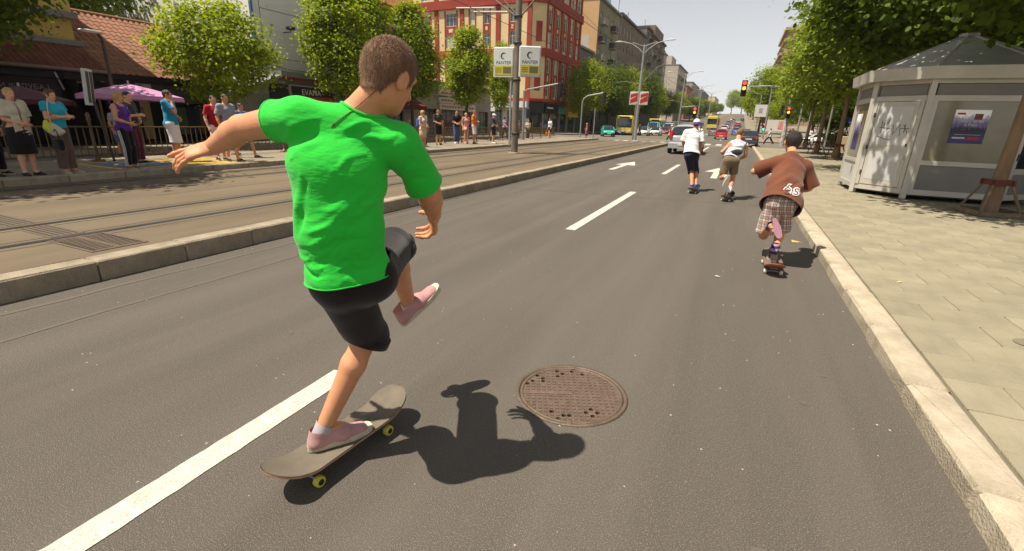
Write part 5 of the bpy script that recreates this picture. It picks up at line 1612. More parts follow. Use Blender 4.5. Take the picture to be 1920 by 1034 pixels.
MB().tube([(0, 0, 0), (0, 0, 3.5)], 0.06, 8).tube([(0, 0, 3.4), (1.3, 0, 3.5)], 0.035, 6).build('pole', M_POLEG, t2)
signal_head(t2, (1.35, -0.1, 2.92), 1.0)
t3 = empty('traffic_signal', (-15.04, 34.43, 0.31), 0, 'grey signal mast with straight arm and dark light beside the advertising pole', 'traffic light')
MB().tube([(0, 0, 0), (0, 0, 3.5)], 0.085, 10).tube([(0, 0, 3.42), (0.25, 0, 3.58), (2.7, 0, 3.98)], 0.055, 8).build('pole', M_POLEG, t3)
signal_head(t3, (2.8, 0, 3.55), 1.0, R(150), (None, None, None))
signal_head(t3, (0.35, 0, 1.9), 0.7, R(180), (None, None, None))
t4 = empty('traffic_signal', (-16.0, 52.5, 0.02), 0, 'curved grey signal mast with dark light below the trees', 'traffic light')
MB().tube([(0, 0, 0), (0, 0, 3.7), (0.15, 0, 4.2), (0.6, 0, 4.45), (2.3, 0, 4.75)], 0.075, 8).build('pole', M_POLEG, t4)
signal_head(t4, (2.35, 0, 4.25), 1.1, R(150), (None, None, None))
t5 = empty('traffic_signal', (-15.2, 55.0, 0.02), 0, 'short twin headed signal beside the green car', 'traffic light')
MB().tube([(0, 0, 0), (0, 0, 3.3)], 0.06, 8).build('pole', M_POLEG, t5)
signal_head(t5, (-0.42, -0.1, 2.6), 0.9, R(-30), (None, None, None)); signal_head(t5, (0.42, -0.1, 2.6), 0.9, R(30), (None, None, None))
t6 = empty('traffic_signal', (3.6, 95.0, zg(95)), 0, 'small far signal showing red and green between the cars and the trees', 'traffic light')
MB().tube([(0, 0, 0), (0, 0, 2.4)], 0.06, 8).build('pole', M_POLEG, t6)
signal_head(t6, (0, -0.1, 1.9), 1.3, 0, ('r', None, 'g'))
# posts and boards around the far right corner
def post(x, y, h, label, r=0.05, name='metal_post'):
    o = empty(name, (x, y, zg(y) + 0.1), 0, label, 'post')
    MB().tube([(0, 0, 0), (0, 0, h)], [r * 1.2, r], 8).build('shaft', M_POLEG, o)
    return o
post(5.83, 42.3, 3.75, 'thin leaning grey post between the braced trees', 0.06)
post(5.2, 56.2, 4.2, 'thin grey post next to the postered signal pole', 0.06)
o = post(3.3, 82.2, 7.0, 'tall curved lamp post with a white square notice board', 0.09)
MB().tube([(0, 0, 6.9), (-0.2, 0, 7.3), (-0.9, 0, 7.5), (-1.9, 0, 7.55)], 0.05, 6).build('arm', M_POLEG, o)
b_ = MB().box(-1.75, -0.15, -0.05, 0.05, 3.2, 4.9).build('notice_board', M_SIGNW, o)
MB().box(-1.2, -0.7, -0.06, -0.051, 3.7, 4.4).build('notice_print', mat('notice_grey', srgb(150, 152, 156), rough=0.6), b_)
o = post(2.9, 112, 7.4, 'far curved lamp post beyond the notice board', 0.09)
MB().tube([(0, 0, 7.3), (-0.3, 0, 7.8), (-1.6, 0, 8.0)], 0.05, 6).build('arm', M_POLEG, o)
for k, (x, y, h, lab) in enumerate(((6.6, 72, 5.2, 'bent signal bracket post at the far corner of the side street'), (7.6, 71, 5.6, 'plain grey post behind the white billboard'), (8.6, 69.5, 5.4, 'straight grey post right of the white billboard'))):
    post(x, y, h, lab, 0.07)
bbd = empty('billboard', (5.2, 88, 0.3), 0, 'low white billboard with red picture on posts by the side street', 'billboard')
bbd.scale = (0.62, 1, 0.8)
MB().box(-2.4, 2.4, -0.08, 0.08, 1.2, 3.4).build('board', M_SIGNW, bbd)
MB().box(0.2, 2.0, -0.09, -0.081, 1.6, 3.2).build('red_print', mat('billboard_red', srgb(190, 70, 60), srgb(206, 170, 160), scale=1.5, rough=0.6), bbd)
MB().tube([(-2, 0, 0), (-2, 0, 1.6)], 0.08, 6).build('leg', M_POLEG, bbd); MB().tube([(2, 0, 0), (2, 0, 1.6)], 0.08, 6).build('leg', M_POLEG, bbd)
sg_ = empty('blue_road_sign', (8.0, 40.5, 0.12), 0, 'round blue road sign low among the park trees', 'road sign')
MB().tube([(0, 0, 0), (0, 0, 2.0)], 0.03, 6).build('post', M_POLEG, sg_)
MB().lathe([(0, -0.01), (0.26, -0.01), (0.26, 0.01), (0, 0.01)], 18, Matrix.Translation((0, -0.04, 1.75)) @ Matrix.Rotation(R(90), 4, 'X')).build('disc', mat('sign_blue', srgb(40, 90, 170), rough=0.5), sg_)
st_ = empty('snack_stall', (9.6, 45.5, 0.12), 0, 'dark snack stall with yellow banner and blue canopy under the trees', 'stall')
MB().box(-1.6, 1.6, -0.6, 0.6, 0, 1.1).build('counter', mat('stall_grey', srgb(120, 116, 112), rough=0.7), st_)
MB().box(-2.0, -0.4, -0.85, -0.8, 1.55, 1.95).build('banner', mat('banner_yellow', srgb(206, 186, 40), rough=0.6), st_)
MB().add([(-2.2, -1.0, 2.0), (2.2, -1.0, 2.0), (2.2, 0.9, 2.5), (-2.2, 0.9, 2.5)], [(0, 1, 2, 3)]).build('canopy', mat('canopy_blue', srgb(40, 60, 120), rough=0.8), st_)
for x in (-2.1, 2.1):
    MB().tube([(x, -0.95, 0), (x, -0.95, 2.0)], 0.03, 6).build('leg', M_POLEG, st_)
# left side: lamp, stop sign, parasols
lp = empty('street_lamp', (-22.0, 11.05, 0.17), 0, 'slim dark street lamp in front of the tiled roof', 'street lamp')
MB().tube([(0, 0, 0), (0, 0, 3.9), (0, -0.1, 4.1)], [0.07, 0.05, 0.045], 8).build('pole', M_FRAMED, lp)
MB().lathe([(0, -0.45), (0.09, -0.35), (0.13, 0.05), (0.08, 0.3), (0, 0.35)], 10, Matrix.Translation((0, -0.35, 4.12)) @ Matrix.Rotation(R(90), 4, 'X') @ Matrix.Diagonal((1, 0.5, 1, 1))).build('lamp_head', M_ALU, lp)
ss_ = empty('tram_stop_sign', (-14.78, 7.1, 0.31), 0, 'leaning tram stop post with a narrow timetable panel', 'stop sign')
MB().tube([(0, 0, 0), (0, -0.22, 2.2)], 0.03, 8).build('post', M_FRAMED, ss_)
sp_ = MB().bevbox(-0.25, 0.25, -0.035, 0.035, -0.42, 0.42, 0.01).build('timetable_panel', M_ADFRAME, ss_, (0.05, -0.22, 1.80), (R(-5), R(0), R(-42)))
MB().box(-0.20, -0.03, -0.041, 0.041, -0.36, 0.36).box(0.03, 0.20, -0.041, 0.041, -0.36, 0.36).build('sheet', mat('timetable_dark', srgb(60, 58, 60), srgb(90, 88, 88), scale=9, rough=0.3), sp_)
def parasol(x, y, z, r, h, c, label, rz=0.0):
    o = empty('parasol', (x, y, z), rz, label, 'parasol', 'cafe parasols')
    MB().tube([(0, 0, 0), (0, 0, h + 0.1)], 0.028, 8).build('pole', M_FRAMEW, o)
    MB().lathe([(0.0, 0), (0.3, 0), (0.28, 0.08), (0.05, 0.1)], 16).build('base', M_CONC, o)
    n = 8
    for i in range(n):
        a0, a1 = 2 * math.pi * i / n, 2 * math.pi * (i + 1) / n
        e = h - 0.46
        A, B_ = (r * math.cos(a0), r * math.sin(a0), e), (r * math.cos(a1), r * math.sin(a1), e)
        mid = ((A[0] + B_[0]) / 2 * 0.97, (A[1] + B_[1]) / 2 * 0.97, e + 0.02)
        q0 = (A[0] * 0.5, A[1] * 0.5, (h + e) / 2 + 0.02); q1 = (B_[0] * 0.5, B_[1] * 0.5, (h + e) / 2 + 0.02)
        vl = [(A[0], A[1], e - 0.16), (mid[0], mid[1], e - 0.13), (B_[0], B_[1], e - 0.16)]
        vs = [(0, 0, h), q0, q1, A, mid, B_] + vl
        p = obj('canopy_panel', mesh('canopy_panel', vs, [(0, 1, 2), (1, 3, 4, 2), (2, 4, 5), (3, 6, 7, 4), (4, 7, 8, 5)], c), o)
        MB().tube([(0, 0, h - 0.1), (A[0] * 0.98, A[1] * 0.98, e - 0.01)], 0.012, 4).build('rib', M_FRAMEW, o)
    return o
M_PARA = cloth('parasol_pink', srgb(196, 140, 178), srgb(178, 122, 162), scale=2)
M_PARA2 = cloth('parasol_plum', srgb(96, 44, 66), srgb(84, 36, 56), scale=2)
parasol(-21.5, 11.35, 0.17, 1.75, 2.40, M_PARA, 'pink cafe parasol behind the purple tank top woman')
parasol(-23.0, 8.7, 0.10, 1.4, 2.2, M_PARA2, 'plum coloured parasol in shade behind the waiting women', 0.3)

# ------------------------------------------------------------------ platform barriers
M_BRASS = mat('barrier_bronze', srgb(112, 88, 58), srgb(84, 66, 46), scale=8, rough=0.5, metal=0.4)
_pk = MB().tube([(0, 0, 0.16), (0, 0, 0.86)], 0.014, 6, caps=False).data('picket', M_BRASS)
_pst = MB().tube([(0, 0, 0), (0, 0, 1.0)], [0.04, 0.034], 8).lathe([(0.0, 1.22), (0.03, 1.19), (0.05, 1.13), (0.03, 1.08), (0.055, 1.04), (0.034, 1.0)], 10).lathe([(0.16, 0.0), (0.15, 0.03), (0.06, 0.06), (0.045, 0.25)], 10).data('post', M_BRASS)
_rail = MB().tube([(0, 0, 0.86), (0, 1.9, 0.86)], 0.022, 6).tube([(0, 0, 0.16), (0, 1.9, 0.16)], 0.018, 6).data('rail', M_BRASS)
_cr = MB()
for k in range(10):
    a = R(36 * k)
    _cr.tube([(0, 0.95 + 0.05 * math.cos(a), 0.55 + 0.05 * math.sin(a)), (0, 0.95 + 0.26 * math.cos(a + 0.5), 0.55 + 0.26 * math.sin(a + 0.5))], 0.016, 5)
_crest = _cr.data('ornament', M_BRASS)
nth = ['first', 'second', 'third', 'fourth', 'fifth', 'sixth', 'seventh', 'eighth', 'ninth', 'tenth', 'eleventh', 'twelfth', 'thirteenth', 'fourteenth', 'fifteenth', 'sixteenth', 'seventeenth', 'eighteenth', 'nineteenth', 'twentieth']
for i in range(20):
    y = 2.95 + i * 1.95 + (1.2 if i > 9 else 0)
    o = empty('platform_barrier', (-14.95 - 0.03 * i, y, 0.312), 0, '%s bronze picket barrier along the platform counted from the picture edge' % nth[i], 'barrier', 'bronze barriers along the tram platform')
    obj('post', _pst, o)
    obj('rail', _rail, o)
    for k in range(1, 13):
        obj('picket', _pk, o, (0, k * 0.15 - 0.03, 0))
    if i > 9:
        obj('ornament', _crest, o)
# overhead wires
M_WIRE = mat('wire_dark', srgb(60, 58, 56), rough=0.6)
def wire(pts, r, label):
    tag(MB().tube(pts, r, 4, caps=False).build('overhead_wire', M_WIRE), label, 'wire', 'overhead tram wires')
wire([(-7.4, 3, 6.3), (-7.4, 20.7, 6.15), (-7.4, 51.6, 6.1), (-7.4, 90, 6.4), (-7.4, 170, 9.0)], 0.014, 'contact wire above the near tram track')
wire([(-11.2, 3, 6.3), (-11.2, 20.7, 6.15), (-11.2, 51.6, 6.1), (-11.2, 90, 6.4), (-11.2, 170, 9.0)], 0.014, 'contact wire above the far tram track')
wire([(-27.2, 24, 9.2), (-18, 22.2, 8.2), (-9.46, 20.71, 8.0)], 0.012, 'span wire from the blank wall to the advertising mast')
wire([(-27, 69, 12.6), (-18, 60, 9.6), (-9.8, 51.6, 8.2)], 0.014, 'span wire from the red corner building to the lamp pole')
wire([(-9.46, 20.71, 8.4), (-9.6, 36, 7.5), (-9.8, 51.6, 8.3)], 0.012, 'sagging wire between the advertising mast and the lamp pole')
wire([(-27, 84, 13.2), (-18, 70, 9.8), (-9.8, 51.6, 7.4)], 0.014, 'second span wire towards the far end of the red corner building')
wire([(-9.8, 51.6, 8.3), (-9.8, 70, 7.8), (-9.8, 90, 9.0)], 0.014, 'wire from the first to the second lamp pole')

# ------------------------------------------------------------------ vehicles
M_TYRE = mat('tyre_rubber', (0.02, 0.02, 0.02), rough=0.85)
M_RIM = mat('rim_alloy', srgb(150, 150, 152), rough=0.35, metal=0.7)
M_TAIL = mat('tail_lamp_red', srgb(176, 24, 22), srgb(140, 16, 16), rough=0.2, spec=0.7)
M_HEADL = mat('head_lamp_clear', srgb(206, 208, 210), rough=0.12, spec=0.8)
M_PLATE = mat('number_plate', srgb(216, 214, 206), rough=0.5)
M_CGLASS = mat('car_glass', srgb(36, 42, 46), srgb(26, 30, 34), rough=0.06, spec=0.9)
M_BUMP = mat('bumper_black', srgb(36, 36, 38), rough=0.6)
_wheel = None
def car_paint(name, c):
    return mat('car_paint_' + name, c, tuple(v * 0.92 for v in c), scale=1, rough=0.28, spec=0.6, coat=0.6)
_CAR = {}
def car_meshes(kind):
    """Body shell lofted over stations (front at +Y), glasshouse and roof as separate skins."""
    if kind in _CAR:
        return _CAR[kind]
    if kind == 'hatch':
        L, Wd = 3.9, 0.82
        low = [(-1.95, .52, .80, .70), (-1.90, .34, .92, .76), (-1.55, .24, .95, .81), (-0.6, .22, .92, .83), (0.5, .22, .90, .83), (1.2, .24, .84, .81), (1.75, .32, .70, .74), (1.93, .45, .60, .62)]
        gh = [(-1.86, .92, .98, .70), (-1.50, .94, 1.36, .62), (-0.9, .93, 1.46, .60), (0.1, .91, 1.45, .60), (0.55, .90, 1.30, .62), (1.18, .84, .88, .68)]
    elif kind == 'sedan':
        L, Wd = 4.3, 0.84
        low = [(-2.15, .55, .84, .72), (-2.08, .36, .95, .79), (-1.6, .24, .97, .83), (-0.6, .22, .92, .85), (0.6, .22, .90, .85), (1.4, .25, .84, .82), (1.95, .33, .68, .74), (2.13, .46, .58, .62)]
        gh = [(-1.45, .96, 1.0, .70), (-0.95, .93, 1.36, .62), (-0.5, .92, 1.42, .61), (0.25, .91, 1.41, .61), (0.65, .90, 1.28, .63), (1.25, .85, .89, .70)]
    else:                       # van
        L, Wd = 5.0, 0.95
        low = [(-2.5, .5, 1.15, .90), (-2.45, .32, 1.2, .93), (-1.5, .28, 1.2, .95), (0.5, .28, 1.18, .95), (1.6, .28, 1.10, .93), (2.2, .34, .98, .88), (2.48, .48, .82, .76)]
        gh = [(-2.46, 1.2, 2.05, .84), (-2.2, 1.2, 2.15, .84), (0.2, 1.18, 2.18, .84), (0.9, 1.15, 2.08, .84), (1.25, 1.12, 1.85, .82), (2.05, 1.02, 1.08, .84)]
    def loft(st, ring):
        vs, fs = [], []
        for s in st:
            vs += ring(*s)
        n = len(ring(*st[0]))
        for i in range(len(st) - 1):
            for k in range(n - 1):
                fs.append((i * n + k, (i + 1) * n + k, (i + 1) * n + k + 1, i * n + k + 1))
        fs.append(tuple(range(n))); fs.append(tuple(reversed(range((len(st) - 1) * n, len(st) * n))))
        return vs, fs
    ringl = lambda y, z0, z1, w: [(-w * 0.9, y, z0), (-w, y, z0 + 0.12), (-w * 1.0, y, (z0 + z1) / 2 + 0.05), (-w * 0.93, y, z1 - 0.03), (-w * 0.75, y, z1 + 0.01), (0, y, z1 + 0.03),
                                  (w * 0.75, y, z1 + 0.01), (w * 0.93, y, z1 - 0.03), (w * 1.0, y, (z0 + z1) / 2 + 0.05), (w, y, z0 + 0.12), (w * 0.9, y, z0)]
    ringg = lambda y, z0, z1, w: [(-w * 1.16, y, z0 - 0.01), (-w * 1.06, y, z0 * 0.5 + z1 * 0.5), (-w, y, z1 - 0.05), (-w * 0.8, y, z1), (0, y, z1 + 0.02), (w * 0.8, y, z1), (w, y, z1 - 0.05), (w * 1.06, y, z0 * 0.5 + z1 * 0.5), (w * 1.16, y, z0 - 0.01)]
    def dens(st, k=3):
        out = []
        for a, b in zip(st, st[1:]):
            for i in range(k):
                t = i / k
                out.append(tuple(a[q] + (b[q] - a[q]) * t for q in range(4)))
        return out + [st[-1]]
    bv, bf = loft(dens(low), ringl)
    gv, gf = loft(gh, ringg)
    # roof skin and pillars a little proud of the glass
    rs = [s for s in gh[1:-2]] if kind != 'van' else gh[0:4]
    mb = MB()
    prof = [(s[0], s[2] + 0.025, s[3] * 0.99) for s in rs]
    vs, fs = [], []
    for (y, z, w) in prof:
        vs += [(-w, y, z - 0.06), (-w * 0.8, y, z), (0, y, z + 0.02), (w * 0.8, y, z), (w, y, z - 0.06)]
    for i in range(len(prof) - 1):
        for k in range(4):
            fs.append((i * 5 + k, (i + 1) * 5 + k, (i + 1) * 5 + k + 1, i * 5 + k + 1))
    mb.add(vs, [tuple(reversed(f)) for f in fs])
    pil = MB()
    for sg in (-1, 1):
        for i, j in ((0, 1), (len(gh) - 2, len(gh) - 1)):
            a, b = gh[i], gh[j]
            pa = (sg * a[3] * (1.15 if i == 0 else 1.02), a[0], a[1] if i == 0 else a[2] - 0.03)
            pb = (sg * b[3] * (1.02 if i == 0 else 1.15), b[0], b[2] - 0.03 if i == 0 else b[1])
            pil.tube([pa, pb], 0.045, 5)
        mid = gh[2] if kind != 'van' else gh[3]
        pil.tube([(sg * mid[3] * 1.15, mid[0] + 0.3, mid[1]), (sg * mid[3] * 1.01, mid[0] + 0.25, mid[2] - 0.04)], 0.04, 5)
    d = dict(L=L, W=Wd, low=low, gh=gh, body=mesh('body', bv, bf, M_BUMP, smooth=True), glass=mesh('windows', gv, gf, M_CGLASS),
             roof=mb.data('roof', M_BUMP), pillar=pil.data('pillars', M_BUMP))
    if kind == 'van':       # solid rear sides
        s = MB()
        for sg in (-1, 1):
            s.add([(sg * 0.985, -2.44, 1.15), (sg * 0.985, 0.2, 1.15), (sg * 0.86, 0.2, 2.13), (sg * 0.86, -2.2, 2.10), (sg * 0.86, -2.44, 2.0)], [(0, 1, 2, 3, 4) if sg > 0 else (4, 3, 2, 1, 0)])
        d['side'] = s.data('side_panels', M_BUMP)
    _CAR[kind] = d
    return d
_tyre_me = MB().lathe([(0.19, -0.09), (0.28, -0.095), (0.31, -0.06), (0.31, 0.06), (0.28, 0.095), (0.19, 0.09)], 18, Matrix.Rotation(R(90), 4, 'Y')).data('tyre', M_TYRE)
_rim_me = MB().lathe([(0.0, 0.07), (0.10, 0.075), (0.195, 0.085), (0.195, -0.085), (0.0, -0.07)], 14, Matrix.Rotation(R(90), 4, 'Y')).data('rim', M_RIM)
def car(kind, x, y, rz, paint, label, z=0.0, detail=True, cat='car', s=1.0):
    d = car_meshes(kind)
    o = empty('parked_car' if False else ('van' if kind == 'van' else 'car'), (x, y, z), R(rz), label, cat, 'traffic on the avenue')
    o.scale = (s,) * 3
    def part(nm, me, m=None):
        p = obj(nm, me, o)
        if m:
            p.material_slots[0].link = 'OBJECT'; p.material_slots[0].material = m
        return p
    part('body', d['body'], paint); part('windows', d['glass']); part('roof', d['roof'], paint); part('pillars', d['pillar'], paint)
    if 'side' in d:
        part('side_panels', d['side'], paint)
    L = d['L']; W = d['W']
    for sy in (-1, 1):
        for sx in (-1, 1):
            w = obj('wheel', _tyre_me, o, (sx * (W - 0.10), sy * L * 0.315, 0.31))
            obj('rim', _rim_me, w)
    yb, zt = d['low'][0][0], d['low'][1][2]
    yf = d['low'][-1][0]
    for sx in (-1, 1):
        if kind == 'hatch':
            MB().bevbox(-0.09, 0.09, -0.06, 0.05, -0.2, 0.2, 0.03).build('tail_light', M_TAIL, o, (sx * 0.66, yb + 0.06, 1.0), (R(-14), 0, 0))
        else:
            MB().bevbox(-0.15, 0.15, -0.05, 0.05, -0.10, 0.10, 0.03).build('tail_light', M_TAIL, o, (sx * 0.60, yb + 0.02, zt - 0.14))
        MB().bevbox(-0.17, 0.17, -0.05, 0.06, -0.09, 0.09, 0.03).build('headlight', M_HEADL, o, (sx * 0.52, yf - 0.09, d['low'][-2][2] - 0.10), (0, 0, -sx * 0.35))
        MB().bevbox(-0.10, 0.10, -0.05, 0.05, -0.07, 0.07, 0.03).build('mirror', paint, o, (sx * (W + 0.09), d['gh'][-1][0] - 0.25, d['gh'][-1][1] + 0.12))
    MB().bevbox(-0.74, 0.74, -0.08, 0.05, -0.16, 0.14, 0.05).build('bumper', paint if kind != 'van' else M_BUMP, o, (0, yb + 0.0, 0.46))
    MB().bevbox(-0.64, 0.64, -0.05, 0.08, -0.14, 0.12, 0.05).build('bumper', M_BUMP, o, (0, yf + 0.0, 0.42))
    MB().box(-0.26, 0.26, -0.012, 0.0, -0.055, 0.055).build('number_plate', M_PLATE, o, (0, yb - 0.03 if kind == 'sedan' else yb - 0.085, 0.72 if kind == 'sedan' else 0.50))
    MB().box(-0.26, 0.26, 0.0, 0.012, -0.055, 0.055).build('number_plate', M_PLATE, o, (0, yf + 0.085, 0.44))
    return o
P_SILVER = car_paint('silver', srgb(158, 160, 161)); P_NAVY = car_paint('navy', srgb(40, 46, 58)); P_RED = car_paint('red', srgb(196, 24, 40)); P_TEAL = car_paint('teal', srgb(26, 176, 146))
P_WHITE = car_paint('white', srgb(222, 222, 220)); P_GREY = car_paint('grey', srgb(110, 112, 114)); P_BLUE = car_paint('blue', srgb(70, 110, 170)); P_DKRED = car_paint('dark_red', srgb(130, 30, 34)); P_AQUA = car_paint('aqua', srgb(130, 196, 204))
car('hatch', -2.95, 33.0, 0, P_SILVER, 'silver hatchback seen from behind beyond the white shirt skater', s=1.15)
car('sedan', 0.82, 50.0, 0, P_NAVY, 'dark blue saloon stopped ahead of the striped vest skater')
car('hatch', -2.4, 77.2, 3, P_RED, 'bright red hatchback further up the road')
car('hatch', -16.4, 66.6, 200, P_TEAL, 'small turquoise green car waiting at the crossing')
car('hatch', -14.0, 80.5, 183, P_WHITE, 'white hatchback in front of the second yellow bus')
car('sedan', -12.9, 85.8, 180, P_WHITE, 'white saloon waiting in the oncoming lane')
car('hatch', -16.3, 82.5, 180, P_SILVER, 'pale car partly hidden beside the first yellow bus')
car('sedan', -17.3, 80.0, 180, P_GREY, 'dark grey car between the first bus and the pale car')
car('hatch', -13.2, 99.5, 180, P_DKRED, 'dark red car in front of the white van')
car('van', -13.6, 107.5, 178, P_WHITE, 'white panel van facing us behind the policeman', 0.0, cat='van')
car('van', -15.8, 101.5, 182, P_AQUA, 'pale blue and white van beside the second bus', 0.0, cat='van', s=1.05)
car('hatch', -10.9, 112, 180, P_WHITE, 'white car at the head of the oncoming queue', zg(112))
car('van', -8.6, 118, 180, P_GREY, 'grey van on the tram line behind the policeman', zg(118), cat='van')
car('sedan', -4.6, 101, 2, P_GREY, 'grey car ahead of the red hatchback in the left lane', zg(101))
car('sedan', -0.6, 108, 0, P_BLUE, 'blue car further ahead in the middle of the road', zg(108))
car('hatch', 1.0, 92, 0, P_DKRED, 'red tail lit car ahead of the dark saloon', zg(92) )
car('sedan', 8.4, 63.5, 88, P_WHITE, 'white car crossing in the side street behind the running man')
for k, (x, y, p, lab) in enumerate(((-3.5, 128, P_WHITE, 'tiny white car in the distant left lane'), (-0.7, 140, P_NAVY, 'tiny dark car in the distant right lane'), (-3.6, 152, P_SILVER, 'tiny silver car in the distant left lane'), (-0.9, 166, P_RED, 'tiny red car in the distant right lane'),
                                  (-4.0, 185, P_BLUE, 'tiny blue car near the top of the street'), (-1.0, 200, P_WHITE, 'tiny white car near the top of the street'), (-3.0, 230, P_GREY, 'tiny grey car high up the street'), (0.2, 250, P_NAVY, 'tiny black car high up the street'), (-4.2, 262, P_WHITE, 'last tiny white car visible up the street'))):
    car('sedan' if k % 2 else 'hatch', x, y, 0, p, lab, zg(y))
def bus(x, y, rz, m, m2, label, L=11.0, W=2.5, H=3.0, z=0.0):
    o = empty('bus', (x, y, z), R(rz), label, 'bus', 'traffic on the avenue')
    w = W / 2
    MB().bevbox(-w, w, -L / 2, L / 2, 0.35, 1.15, 0.06).build('lower_body', m, o)
    MB().bevbox(-w, w, -L / 2, L / 2, 2.55, H, 0.12).build('roof', m2, o)
    MB().box(-w + 0.05, w - 0.05, -L / 2 + 0.05, L / 2 - 0.05, 1.15, 2.55).build('windows', M_CGLASS, o)
    for sy in np.linspace(-L / 2 + 0.06, L / 2 - 0.06, 7):
        for sx in (-1, 1):
            MB().box(sx * w - 0.05 - 0.03 * (sx > 0), sx * w + 0.05 - 0.03 * (sx > 0) - 0.02, sy - 0.06, sy + 0.06, 1.15, 2.55).build('pillar', m, o)
    MB().box(-w + 0.1, w - 0.1, L / 2, L / 2 + 0.04, 0.4, 1.2).build('front_panel', m, o)
    MB().box(-0.8, 0.8, L / 2, L / 2 + 0.05, 2.58, 2.88).build('destination_board', M_SIG, o)
    for sx in (-1, 1):
        MB().bevbox(-0.2, 0.2, 0, 0.06, -0.12, 0.12, 0.03).build('headlight', M_HEADL, o, (sx * 0.85, L / 2 + 0.04, 0.7))
        for sy in (-0.28, 0.3):
            wh = obj('wheel', _tyre_me, o, (sx * (w - 0.12), sy * L, 0.45), scale=1.45)
            obj('rim', _rim_me, wh)
    return o
M_BUSY = car_paint('bus_yellow', srgb(214, 188, 76)); M_BUSW = car_paint('bus_cream', srgb(214, 200, 110)); M_BUST = car_paint('bus_teal', srgb(40, 150, 160))
bus(-17.4, 84.0, 186, M_BUSY, M_BUSY, 'yellow city bus behind the turquoise green car')
bus(-16.6, 112, 182, M_BUST, M_BUSY, 'second bus with teal front and yellow roof')
bus(-6.6, 140, 0, M_BUSY, M_BUSY, 'small yellow tram car far up the tram line', 14, 2.4, 3.2, zg(140) + 0.05)

# ------------------------------------------------------------------ people
def skin_mat(name, c):
    if name in _MATS:
        return _MATS[name]
    m = mat(name, c, tuple(v * w for v, w in zip(c, (0.86, 0.70, 0.64))), scale=14, rough=0.52, spec=0.35, bump=0.14, bscale=220, contrast=0.32, detail=7.0)
    b = m.node_tree.nodes['Principled BSDF']
    b.inputs['Subsurface Weight'].default_value = 0.12
    b.inputs['Subsurface Radius'].default_value = (0.02, 0.008, 0.005)
    b.inputs['Subsurface Scale'].default_value = 0.3
    return m
SKIN_A = skin_mat('skin_tanned', srgb(204, 150, 112))
SKIN_B = skin_mat('skin_fair', srgb(214, 168, 136))
SKIN_C = skin_mat('skin_brown', srgb(186, 134, 100))
M_EYE = mat('eye_dark', (0.03, 0.022, 0.018), rough=0.3)
M_LIP = mat('lip', srgb(160, 92, 84), rough=0.5)
M_NAIL = mat('nail', srgb(224, 178, 156), rough=0.3)

HAIR_BROWN = mat('hair_brown', srgb(150, 112, 82), srgb(104, 76, 55), scale=40, rough=0.45, spec=0.4, bump=0.6, bscale=180, stretch=(1, 1, 0.3), island=0.3)
HAIR_DARK = mat('hair_dark', srgb(56, 42, 34), srgb(32, 23, 19), scale=40, rough=0.4, spec=0.45, bump=0.6, bscale=180, stretch=(1, 1, 0.3), island=0.3)
HAIR_BLOND = mat('hair_blond', srgb(196, 160, 96), srgb(150, 116, 64), scale=40, rough=0.5, bump=0.6, bscale=160, stretch=(1, 1, 0.25))
HAIR_AUBURN = mat('hair_auburn', srgb(104, 54, 36), srgb(66, 34, 24), scale=40, rough=0.45, bump=0.6, bscale=160, stretch=(1, 1, 0.25))

def unit(v):
    v = np.array(v, float)
    return v / max(np.linalg.norm(v), 1e-9)

def vnormals(verts, quads):
    n = np.zeros_like(verts)
    q = np.array(quads)
    fn = np.cross(verts[q[:, 2]] - verts[q[:, 0]], verts[q[:, 3]] - verts[q[:, 1]])
    for k in range(4):
        np.add.at(n, q[:, k], fn)
    return n / np.maximum(np.linalg.norm(n, axis=1), 1e-9)[:, None]

# ---- hands: canonical right hand, wrist at the origin, fingers along +Y, thumb on -X, back of the hand +Z
def hand_geo(curl=(0.35, 0.45, 0.55, 0.6), thumb=0.3, spread=0.06, res=0.0035):
    F = Field((-0.09, -0.05, -0.10), (0.07, 0.21, 0.05), res)
    F.cone((0, -0.04, 0), (0, 0.01, 0), 0.029, 0.030, 0.0, side=(1, 0, 0), flat=0.78)
    F.cone((0, 0.01, 0), (0.0, 0.078, 0.0), 0.033, 0.042, 0.015, side=(1, 0, 0), flat=0.40)
    F.cone((-0.018, 0.02, -0.010), (-0.030, 0.05, -0.012), 0.017, 0.015, 0.02)
    base = [(-0.031, 0.082, 0.0), (-0.010, 0.088, 0.003), (0.011, 0.084, 0.001), (0.030, 0.074, -0.003)]
    lens = [(0.042, 0.025, 0.021), (0.046, 0.029, 0.022), (0.042, 0.027, 0.021), (0.033, 0.021, 0.018)]
    rad = [0.0092, 0.0094, 0.0088, 0.0078]
    for i in range(4):
        p = np.array(base[i]); ang = 0.0; sp = (i - 1.5) * spread
        for j in range(3):
            ang += curl[i] * (0.85, 1.0, 0.7)[j]
            d = np.array((math.sin(sp) * math.cos(ang), math.cos(sp) * math.cos(ang), -math.sin(ang)))
            q = p + d * lens[i][j]
            F.cone(p, q, rad[i] * (1.0 - 0.06 * j), rad[i] * (0.94 - 0.08 * j), 0.006)
            p = q
    p = np.array((-0.026, 0.026, -0.008))
    for L, ang, r0 in ((0.040, 0.0, 0.0125), (0.033, thumb * 0.5, 0.0105), (0.026, thumb, 0.0095)):
        d = unit((-0.72 + 0.5 * ang, 0.62, -0.35 - 0.6 * ang))
        q = p + d * L
        F.cone(p, q, r0, r0 * 0.9, 0.008)
        p = q
    v, q = F.mesh()
    return relax(v, q, 1, 0.35), q

